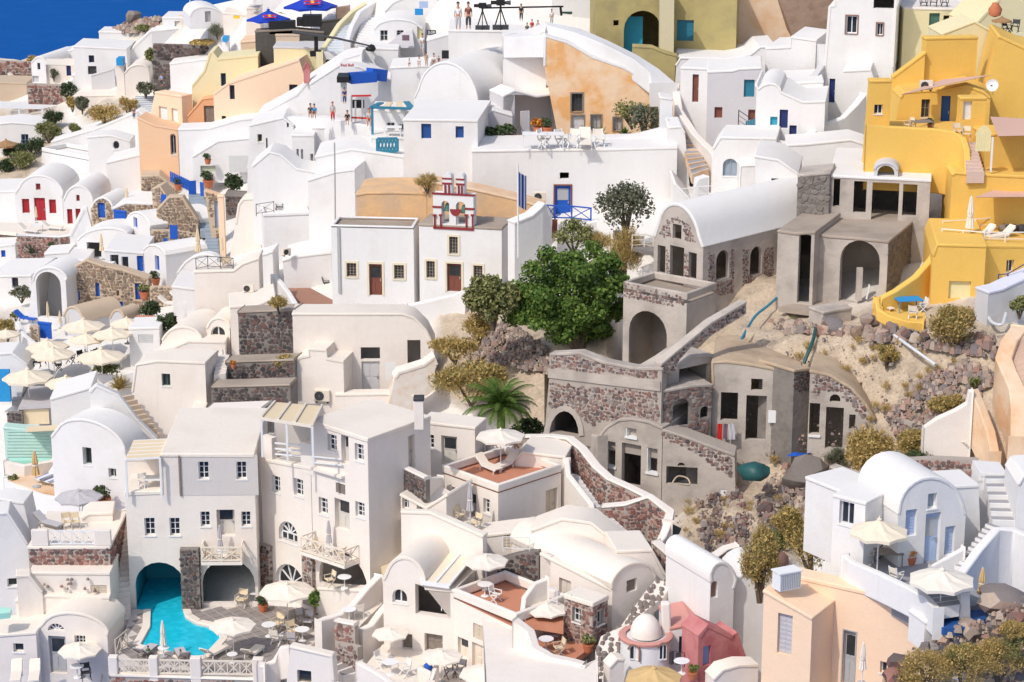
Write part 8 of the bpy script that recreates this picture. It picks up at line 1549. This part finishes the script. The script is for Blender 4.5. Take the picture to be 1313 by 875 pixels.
def top_mid():
 tile(1, 0); G = {'c': 'charcoal', 'n': (1, 1), 'sill': 0}; LT = {'c': 'palegrey4', 'n': (2, 2)}
 U('bluep', 'blue branded parasol with sun emblem at the left', 55, 52, 215, Y=216); U('bluep', 'blue branded parasol with sun emblem at the right', 270, -25, 265, Y=220); U('bluep', 'blue branded parasol cut by the top edge of the left', -10, -50, 130, Y=226)
 H('stage', 'dark stage platform under the blue parasols', 'stage', [(-10,215),(-5,160),(180,150),(345,165),(340,240)], dep=1.5, yaw=0, mat='blackp', rmat='greywood', Y=214, flat=(1,3)); H('butter_wall', 'tan cloth front of the dark stage', 'panel', [(95,240),(100,178),(205,178),(215,240)], dep=.4, yaw=0, mat='tan', Y=212.5); H('butter_wall', 'cream wall at the left of the yellow edged stairs', 'wall', [(85,320),(90,240),(320,245),(330,290)], dep=4, yaw=0, mat='butter', Y=209, rmat='palegrey')
 for x0, y0, x1, y1, lb in ((90,250,160,292,'black flight case in front of the stage'), (230,80,325,138,'large black speaker cabinet on the stage'), (200,95,232,135,'small black speaker left of the large cabinet'), (60,110,190,175,'long black mixing desk under the left blue parasol')): board('speaker_case', lb, 'equipment case', x0, y0, x1, y1, 'black', Y=211 if y0 > 200 else 214, th=1.2)
 H('garden_wall', 'dark net screen behind the speaker cabinet', 'screen', [(320,190),(325,110),(445,95),(440,190)], dep=.3, yaw=0, mat='blackp', rmat='blackp', Y=217)
 HW('white terrace wall with a yellow banner behind the blue parasols', [(-20,160),(-20,-60),(400,-60),(400,160)], [('s',150,40,220,64,{'c':'yellowp','plain':1,'r':.05})], dep=5, yaw=0, Y=231); HW('white wall top between the stage and the stairs', [(380,120),(380,50),(500,40),(510,120)], dep=5, yaw=0, Y=224, mat='butter'); W('brown woodpile like wall beside the stairs', [(400,40,219), (470,30,219)], 3.4, .6, 'brownrock')
 ST('pale blue steps between yellow edged walls', (340,272), (452,272), (440,95), (500,85), 14, 206, 217, 'white', 'bluegrey2'); ST('wide white steps right of the pale blue ones', (495,235), (600,235), (560,20), (690,30), 16, 207, 222, 'white'); W('cream yellow wall beside the pale blue steps', [(330,270,205.5), (385,190,210), (430,120,214), (490,60,217), (600,-10,221)], 1.3, .5, 'butter'); W('white wall dividing the two flights of steps', [(470,215,205.8), (490,140,210), (530,60,214.5), (620,0,219)], 1.3, .5, 'white')
 HW('white dome shouldered house with two pale windows by the steps', [(595,240),(597,150)] + arc(598,150,835,150,98,10)[1:-1] + [(840,150),(845,240)], [('w',626,155,665,210,LT), ('w',710,155,746,182,LT), ('d',815,135,842,200,{'c':'butterp'})], dep=6, yaw=0, Y=203); HW('white big dome house with branded banner at the top', [(650,110),(655,60)] + arc(660,60,1000,60,-20,10)[1:-1] + [(1340,0),(1340,160)], dep=6, yaw=0, Y=210, flat=(1,11)); fr, R, o = board('banner', 'blue banner flying on the white dome at the top', 'banner', 803, 45, 845, 78, 'cyanp', Y=202); board('banner', 'tilted lilac banner above the blue one', 'banner', 825, 8, 870, 42, 'lightblue', Y=202.2)
 sail('grey triangular shade sail beside the clock sign', [(640,245,201), (800,245,201), (790,150,203), (740,165,203)], 'cloudyp', sag=.1); board('emblem_patch', 'dark round emblem on the grey shade sail', 'emblem', 738, 180, 775, 208, 'plum', Y=200.4)
 fr, R, o = board('clock_sign', 'small black digital clock sign reading numbers on the white wall', 'clock', 864, 155, 910, 179, 'black', Y=199); text('0:09', 'digits', 'whitepaint', fr, (R[0]+R[2])/2, (R[1]+R[3])/2, .36, o)
 HW('white terrace block below the grey shade sail', [(520,415),(522,245),(715,250),(720,430)], dep=5, yaw=0, Y=199); HW('white balcony block with seated spectators', [(680,425),(683,345),(870,335),(880,420)], dep=5, yaw=0, Y=193); HW('white porch with grey glass doors under the spectators', [(720,520),(722,415),(830,415),(830,520)], [('w',727,420,772,500,LT), ('w',780,420,822,485,LT)], dep=3, yaw=0, Y=195)
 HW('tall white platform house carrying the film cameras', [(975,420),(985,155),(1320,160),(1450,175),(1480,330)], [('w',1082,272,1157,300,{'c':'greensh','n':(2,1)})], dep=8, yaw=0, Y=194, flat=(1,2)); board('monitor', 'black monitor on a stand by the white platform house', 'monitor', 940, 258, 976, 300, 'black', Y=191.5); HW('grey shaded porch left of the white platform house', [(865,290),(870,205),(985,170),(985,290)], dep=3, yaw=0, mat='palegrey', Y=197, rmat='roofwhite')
 HW('white terrace house at the top centre with a green window', [(1500,200),(1510,-60),(1690,-60),(1750,30),(1740,200)], [('s',1545,60,1605,110,{'c':'greensh'})], dep=5, yaw=0, Y=199, flat=(1,2))
 r = empty('camera_crane', at(1200, 150, 190), 'long dark horizontal camera rail on the platform', 'camera crane'); m = M(); a, b = at(1140,42,190), at(1560,34,190); m.bar(a, b, .13); mk('boom', m, 'black', r); m = M(); m.bar(at(1545,34,190), at(1550,80,190), .2); mk('end_bracket', m, 'black', r)
 for i, (x, s) in enumerate(((1148,1.15), (1240,1.3))): place('tripod', ['film camera on the left tripod of the platform','film camera on the taller right tripod of the platform'][i], x, 150, 0, Y=189.6, s=s*1.12)
 m = M(); P = [at(*p) for p in ((185,165,208), (400,195,203), (580,236,198))]; m.tube(P, [.17, .12, .08], 6); r = empty('camera_jib', P[0], 'long dark camera jib arm reaching over the steps', 'camera crane'); mk('arm', m, 'charcoal', r); m = M(); rockmesh(m, P[2]-EZ*.2, .4); mk('camera_head', m, 'black', r); m = M(); m.bar(at(300,270,206), at(300,185,206), .35); m.bar(at(270,275,206), at(325,270,206), .5); mk('pedestal', m, 'black', r)
 for p in (('stand','man in white shirt and shorts, left on the camera platform',1024,152,134,'whitepaint','cloudyp'), ('stand','man in brown top beside the white shirted man',1076,150,132,'brown','charcoal'), ('walk','man in black leaning at the right end of the platform',1345,110,85,'black','charcoal'), ('stand','person in white at the right end of the platform',1500,125,75,'whitepaint','cloudyp'), ('stand','person in red behind the platform parapet',1400,175,72,'redp','charcoal'), ('stand','person in grey behind the platform parapet',1430,178,70,'cloudyp','charcoal'), ('stand','person in dark green behind the platform parapet',1375,190,70,'greensh','charcoal')): person(*p, Y=189.5)
 for p in (('walk','man in white and shorts climbing onto the balcony',842,268,92,'whitepaint','cloudyp'), ('sit','spectator lying at the left of the balcony group',775,340,38,'whitepaint','charcoal'), ('sit','spectator in white seated in the balcony group',825,340,52,'whitepaint','whitepaint'), ('stand','spectator in tan dress standing in the balcony group',862,338,68,'tanp2','tanp2'), ('sit','spectator in white with dark hair right of the tan dress',900,335,58,'whitepaint','charcoal'), ('sit','spectator in brown at the right end of the balcony group',925,325,36,'brown','charcoal')): person(*p, Y=192.2)
 for p in (('sit','person in dark jacket seated on the parapet at the left',272,600,68,'charcoal','charcoal'), ('sit','person in bright blue seated on the parapet',292,602,68,'cyanp','charcoal'), ('stand','person in red cap, red trousers and white top',385,620,98,'cloudyp','redp','redp'), ('sit','person in black squatting on the white parapet',460,635,68,'black','black'), ('sit','person in red cap seated by the teal pergola',572,640,84,'cloudyp','redp','redp'), ('stand','person in navy on the small stairs by the blue boom',445,530,80,'navy','navy')): person(*p, Y=187.5)
 W('long white parapet with seated people', [(130,600,192), (300,600,190), (420,615,188.5), (600,650,187), (650,660,187)], 4.5, 1.2, 'white'); HW('white terrace mass between the peach gable and the blue boom', [(-60,720),(0,590),(200,480),(250,420),(430,300),(530,275),(540,480),(400,700)], dep=5, yaw=0, Y=196, flat=(5,6)); HW('white ramp block under the dark monitor', [(270,560),(275,430),(420,330),(520,340),(680,420),(690,560)], dep=4, yaw=0, Y=193.5, flat=(2,3))
 H('peach_door', 'faded red arched door slab beside the peach gable', 'panel', [(237,420),(238,350),(250,315),(268,352),(268,420)], dep=.3, yaw=0, mat='pink', Y=195.4, flat=(1,3), sink=.1); r = empty('boom_arm', at(470,420,191), 'bright blue padded boom with a black monitor at its end', 'boom'); m = M(); m.bar(at(470,400,191), at(600,390,192), .9); m.bar(at(570,378,192), at(645,385,193), 1.0); mk('boom', m, 'blue', r); m = M(); m.bar(at(410,397,190.8), at(470,397,190.8), 2.3, .5); mk('monitor', m, 'black', r); m = M(); m.bar(at(440,520,190.8), at(440,418,190.8), .5); mk('mast', m, 'palegrey4', r)
 fr, R, o = board('banner', 'slanted white banner with red and blue lettering', 'banner', 420, 315, 495, 350, 'whitepaint', Y=190.5); text('Red Bull', 'lettering', 'redp', fr, (R[0]+R[2])/2, (R[1]+R[3])/2, .34, o); board('monitor', 'black screen on a scaffold among the seated people', 'monitor', 480, 510, 545, 552, 'black', Y=188.5); r = empty('scaffold', at(520,640,188), 'red and grey scaffold frame carrying the black screen', 'scaffold')
 for a, b, c in (((480,490,188),(580,488,188),'redp'), ((480,490,188),(480,620,188),'greypaint'), ((500,515,188),(500,630,188),'greypaint'), ((535,510,188),(535,640,188),'greypaint'), ((480,600,188),(590,605,188),'redp')): m = M(); m.bar(at(*a), at(*b), .14); mk('tube', m, c, r)
 HW('white room with small windows under the teal pergola', [(590,700),(592,560),(750,570),(755,700)], [('w',660,626,700,680,LT), ('w',722,635,748,668,LT)], dep=4, yaw=0, Y=186); r = empty('pergola', at(590,700,184), 'teal pergola with striped canvas beside the white vault house', 'pergola'); A, B, C_, E = at(585,548,183.5), at(790,555,183.5), at(760,520,187), at(630,525,187); 
 for t in (0, .35, .7, 1): m = M(); m.bar(A.lerp(B, t), E.lerp(C_, t), .5, .12); mk('canvas_strip', m, 'canvas' if t in (.35,.7) else 'teal', r)
 for a, b in ((A, B), (A, A-EZ*8), (B, B-EZ*3)): m = M(); m.bar(a, b, .2); mk('post', m, 'teal', r)
 HW('white balcony block behind the teal lattice panel', [(585,860),(590,700),(755,705),(755,860)], dep=4, yaw=0, Y=182.5); f = frame(at(612,775,180.5), -3); r = empty('lattice_panel', f.o, 'teal lattice railing panel on the white balcony block', 'railing'); u0, v0 = f.uv(612,772); u1, v1 = f.uv(714,708)
 for a, b in (((u0,v0),(u1,v0)), ((u0,v1),(u1,v1)), ((u0,v0),(u0,v1)), ((u1,v0),(u1,v1))): m = M(); m.bar(f.pt(*a), f.pt(*b), .22); mk('frame_bar', m, 'teal', r)
 for i in range(6):
  a, b = u0+(u1-u0)*i/6, u0+(u1-u0)*(i+1)/6; m = M(); m.bar(f.pt(a, v0), f.pt(b, v1), .16); m.bar(f.pt(a, v1), f.pt(b, v0), .13); mk('lattice_bar', m, 'teal', r)
 place('tablesq', 'dark blue tables above the teal lattice panel', 690, 700, 0, Y=183, s=1.2)
 HW('white terrace with an arched niche under the parapet people', [(280,790),(285,650),(600,655),(590,800)], [('h',400,700,480,790,{'a':1})], dep=3, yaw=0, Y=189.5); HW('white house with two tall grey windows left of the arched niche', [(180,860),(182,690),(290,690),(292,860)], [('w',200,760,212,850,LT), ('w',222,762,234,848,LT), ('w',270,785,286,840,LT)], dep=4, yaw=0, Y=188); HW('white house with slit windows at the left of the terraces', [(-60,800),(-40,640),(130,600),(185,640),(190,850)], [('w',0,685,24,725,{'c':'butterp','n':(1,1)}), ('h',44,705,52,758), ('h',150,620,160,650,{'a':1})], dep=5, yaw=0, Y=191, flat=(1,2))
 HW('low white roofs spreading left of the big retaining wall', [(300,980),(305,800),(480,760),(740,800),(750,1100)], dep=6, yaw=0, Y=180, flat=(1,2)); HW('low white house in front with rounded shoulders', [(-20,1100),(-20,850),(60,775),(120,790),(200,860),(310,880),(310,1100)], dep=4, yaw=0, Y=182, flat=(2,3))
 pipe('lamp_pole', 'thin grey pole rising from the low white roofs', 'pole', [(398,1380,171), (396,1000,171), (393,728,171)], .06, 'greypaint')
 g = frame(at(1125, 600, 183), 26)
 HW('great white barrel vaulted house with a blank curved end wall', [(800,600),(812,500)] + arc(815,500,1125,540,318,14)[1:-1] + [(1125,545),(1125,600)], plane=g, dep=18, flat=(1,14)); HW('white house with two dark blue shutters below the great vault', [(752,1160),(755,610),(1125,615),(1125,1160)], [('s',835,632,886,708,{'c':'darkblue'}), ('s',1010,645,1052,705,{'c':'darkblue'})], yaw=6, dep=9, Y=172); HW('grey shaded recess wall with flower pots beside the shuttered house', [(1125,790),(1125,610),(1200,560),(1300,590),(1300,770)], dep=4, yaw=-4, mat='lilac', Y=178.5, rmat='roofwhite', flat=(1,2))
 for i, (x, y) in enumerate(((1198,755), (1248,748), (1290,740))): place('pot', ['left terracotta pot in the grey recess','middle terracotta pot in the grey recess','right terracotta pot in the grey recess'][i], x, y, 0, Y=176.5, s=1.7)
 tile(2, 0); HW('white side house with painted-in lilac shade and a dark window under the great vault', [(-60,750),(-60,490),(0,460),(110,490),(245,470),(248,690)], [('d',-55,485,0,735,{'c':'charcoal'}), ('w',33,568,76,668,{'c':'greensh','n':(1,1)})], yaw=-22, dep=3, mat='lilac', rmat='roofwhite', Y=180, flat=(1,4))
 H('stucco_house', 'weathered orange stucco house with old grey door and two windows', 'house', [(250,690),(150,340),(155,185),(270,215),(400,290),(560,345),(690,425),(690,690)], [('w',290,478,345,570,{'c':'charcoal','n':(3,3),'f':'greywood','fw':.12}), ('d',290,590,352,695,{'c':'palegrey4','f':'greywood','fw':.1}), ('w',390,588,440,660,{'c':'greywood','n':(2,1),'g':'glazing','f':'greywood','fw':.1}), ('w',503,600,545,668,{'c':'greywood','n':(2,1),'g':'glazing','f':'greywood','fw':.1})], yaw=0, dep=6, mat='rust', rmat='roofwhite', Y=181, flat=(2,6))
 W('thick white coping rolling down over the orange stucco house', [(-60,190,184), (150,185,182), (160,130,183), (300,165,182), (450,225,181.5), (600,300,181), (690,370,180.6), (692,430,180.4)], 1.8, 2.2, 'white'); HW('white parapet block behind the orange stucco house', [(-60,330),(-60,190),(60,190),(150,150),(160,330)], yaw=0, dep=4, Y=184, flat=(1,2))
 w = H('retaining_house', 'long white retaining wall below the furnished white terrace', 'house', [(-215,1150),(-212,770),(20,766),(460,762),(815,752),(822,1060)], [('h',230,880,276,912), ('d',205,948,285,1115,{'c':'blue','gl':1,'g':'glazing','f':'brown','fw':.12})], yaw=0, dep=6, Y=170, flat=(2,4)); zt = w.ztop
 W('curved white seat wall on the furnished terrace', [(455,700), (520,705), (640,680), (740,655), (780,665), (780,600)], 1.6, .5, 'white', Y=174)
 for i, (x, r_, k) in enumerate(((100,0,'tablesq'), (190,0,'tablesq'), (240,40,'chair'), (300,-20,'chair'), (360,0,'loungerw'), (430,10,'chair'), (150,60,'chair'))): place(k, ['white square table at the left of the furnished terrace','dark topped table on the furnished terrace','white chair left of the terrace middle','white chair in the terrace middle','white sofa at the right of the furnished terrace','white chair at the right of the furnished terrace','white chair between the two terrace tables'][i], x, 752, r_, Y=170+.4*(i % 3), s=1.5)
 place('potflower', 'red flower pot before the lilac shaded house on the terrace', 120, 690, 0, Y=176, s=1.4); place('pot', 'green plant pot before the lilac shaded house on the terrace', 165, 690, 0, Y=176, s=1.4); agave('spiky agave before the orange stucco house', 435, 705, 150, Y=177, mat='leafolive'); agave('second yellowish agave right of the spiky one', 560, 700, 130, Y=177, mat='leafpalm'); bush('slender_tree', 'small leafy tree before the orange stucco house', 'tree', 660, 700, 170, 200, 'leafgrey', 900, .18, Y=177); bush('slender_tree', 'yellow green shrub tree at the corner of orange house', 'tree', 600, 640, 200, 150, 'leafolive', 500, .17, Y=178.5)
 w2 = HW('white pier block with blue top right of the small tree', [(738,690),(740,495),(795,505),(800,690)], dep=2, yaw=0, Y=176); HW('white rounded end block above the stepped lane', [(780,900),(780,650),(850,645),(868,680),(905,900)], dep=4, yaw=0, Y=171, flat=(1,2)); board('blue_cap', 'small blue pot cover on the white pier block', 'cap', 786, 615, 812, 642, 'cyanp', Y=175, th=1, root=w2.root); ST('worn grey lane steps between the white walls', (905,900), (990,870), (800,560), (860,600), 14, 165, 182, 'stainpeach', 'greyfloor')
 W('white wall with bare earthy patches right of the lane', [(800,430,182), (820,560,178), (900,680,173), (1000,780,168), (1010,830,166)], 5, .6, 'cream'); place('ac', 'cream air conditioner by the blue framed door', 128, 1030, 0, Y=168.8, s=1.05)
 tile(2, 1); RL('blue cross braced railing before the blue door', [(165,240),(205,243),(290,245),(388,255)], 1.05, Y=167, mat='blue', bay=2.2, t=.1); H('white_house', 'white curved side wall sweeping up to the blue railing', 'wall', [(0,470),(0,262),(90,225),(158,165),(185,235),(188,345)], yaw=-30, dep=1, Y=157, flat=(1,3)); board('wooden_gate', 'brown wooden plank door below the blue railing', 'gate', 190, 245, 218, 340, 'brown', Y=160); W('white low wall block right of the brown plank door', [(220,270,161), (370,265,162), (425,250,162)], 4.0, .5, 'white')
 r = empty('flag', at(15, 470, 156), 'blue and white striped flag hanging on a tall white pole', 'flag'); m = M(); p = at(18, 440, 156); t = at(16, -38, 156); m.tube([p, t], .07, 6); mk('pole', m, 'whitepaint', r)
 for i in range(7): m = M(); x = i*.085; m.add([t+Vector((x+a*.1, -.06+.09*sin((i+a)*2.1), -.4-b*2.5-.45*(i+a)**.5*.4)) for b in (0, .33, .66, 1) for a in (0, 1)], [(2*k, 2*k+1, 2*k+3, 2*k+2) for k in range(3)]); mk('stripe', m, 'whitepaint' if i in (2, 5) else 'flagblue', r)
 tile(2, 0); o = H('olive_house', 'olive yellow house with a deep arched porch', 'house', [(410,500),(418,-60),(785,-60),(790,500)], [('h',556,55,744,300,{'a':1,'r':1.2}), ('h',503,104,530,132)], yaw=-3, dep=6, mat='olive', Y=190, sink=1); m = M(); f = o.fr; u0, v0 = f.uv(560,240); u1, v1 = f.uv(662,95); strip(m, f, u0, v0-4, u1, v1, 1.3, 1.4); mk('porch_door', m, 'turq', o.root); H('olive_house', 'olive yellow house wing with a teal shuttered window', 'house', [(800,300),(803,-60),(1128,-60),(1125,300)], [('s',825,103,912,210,{'c':'teal'})], yaw=8, dep=6, mat='olive', Y=192); m = M(); m.bar(at(772,270,188.6), at(775,-40,188.6), 1.2); mk('column', m, 'khaki', None, 'pale plaster pilaster between the two olive walls', 'column'); H('olive_house', 'olive parapet wall before the arched porch', 'wall', [(560,520),(605,235),(700,240),(760,265),(828,285),(800,520)], yaw=0, dep=1, mat='olive', Y=187, flat=(1,2))
 HW('white rooftops in a row below the olive wing', [(800,520),(820,335),(845,295),(1090,300),(1200,280),(1250,240),(1320,235),(1320,500)], yaw=0, dep=6, Y=187, flat=(3,4)); HW('white house with brown door and small window under the olive wing', [(840,640),(850,345),(980,350),(985,660)], [('d',905,380,937,522,{'c':'brown'})], yaw=14, dep=5, Y=180); HW('lilac white house with a teal shutter and brown windows', [(975,700),(978,365),(1110,360),(1145,350),(1240,345),(1245,700)], [('s',1168,407,1222,496,{'c':'teal'}), ('s',1018,547,1058,603,{'c':'brown','plain':1}), ('s',1190,560,1225,615,{'c':'brown','plain':1})], yaw=6, dep=6, mat='lilac', rmat='roofwhite', Y=178, flat=(1,4)); HW('white front house stepping down with a round grey window', [(1000,1100),(1000,760),(1050,700),(1320,705),(1320,1100)], [('w',1060,810,1136,900,{'a':1,'c':'bluegrey','g':'bluegrey'}), ('h',1300,920,1318,1020)], yaw=10, dep=5, Y=166, flat=(2,3))
 r = empty('picket_gate', at(1220,705,172), 'teal blue picket gate between white walls', 'gate')
 for i in range(9): m = M(); p = at(1180+i*11, 700, 172); m.box(p, EX, EY, .15, .05, 1.25+.2*sin(i*.4)); mk('picket', m, 'teal', r)
 RL('dark handrail beside the teal picket gate', [(1140,640),(1215,690)], 1.2, Y=173, mat='charcoal', style='bars', t=.06, bay=2)
 tile(2, 1); HW('white rooftop terrace with curved parapet behind the stone vault', [(815,330),(818,60),(900,150),(1140,160),(1150,-30),(1400,-40),(1400,330)], yaw=0, dep=5, Y=164, flat=(2,3)); W('white curling staircase wall behind the stone vault', [(910,140,162.5), (915,80,162.5), (940,40,162.5), (990,25,163)], 3, .8, 'white'); RL('white pipe railing on the rooftop terrace behind the vault', [(825,200),(930,185),(1145,170)], 1.6, Y=162.5, style='bars', t=.05, bay=1.6)
 tile(3, 1); HW('white house with slit window between the stone vault and pier', [(-40,330),(-60,-80),(60,-60),(156,10),(150,290)], [('h',22,36,62,150)], yaw=10, dep=6, Y=156, flat=(1,2))
plain('flagblue', (.02,.05,.26)); plaster('lilac', (0.62, 0.60, 0.62), None, 0.3); plain('blackp', (0.085, 0.078, 0.072), 0.8, 0.4); plain('bluegrey2', (0.50, 0.58, 0.66)); plain('tanp2', (0.45, 0.32, 0.22))  # lilac: white plaster with the lavender wall shade put into its colour
top_mid()
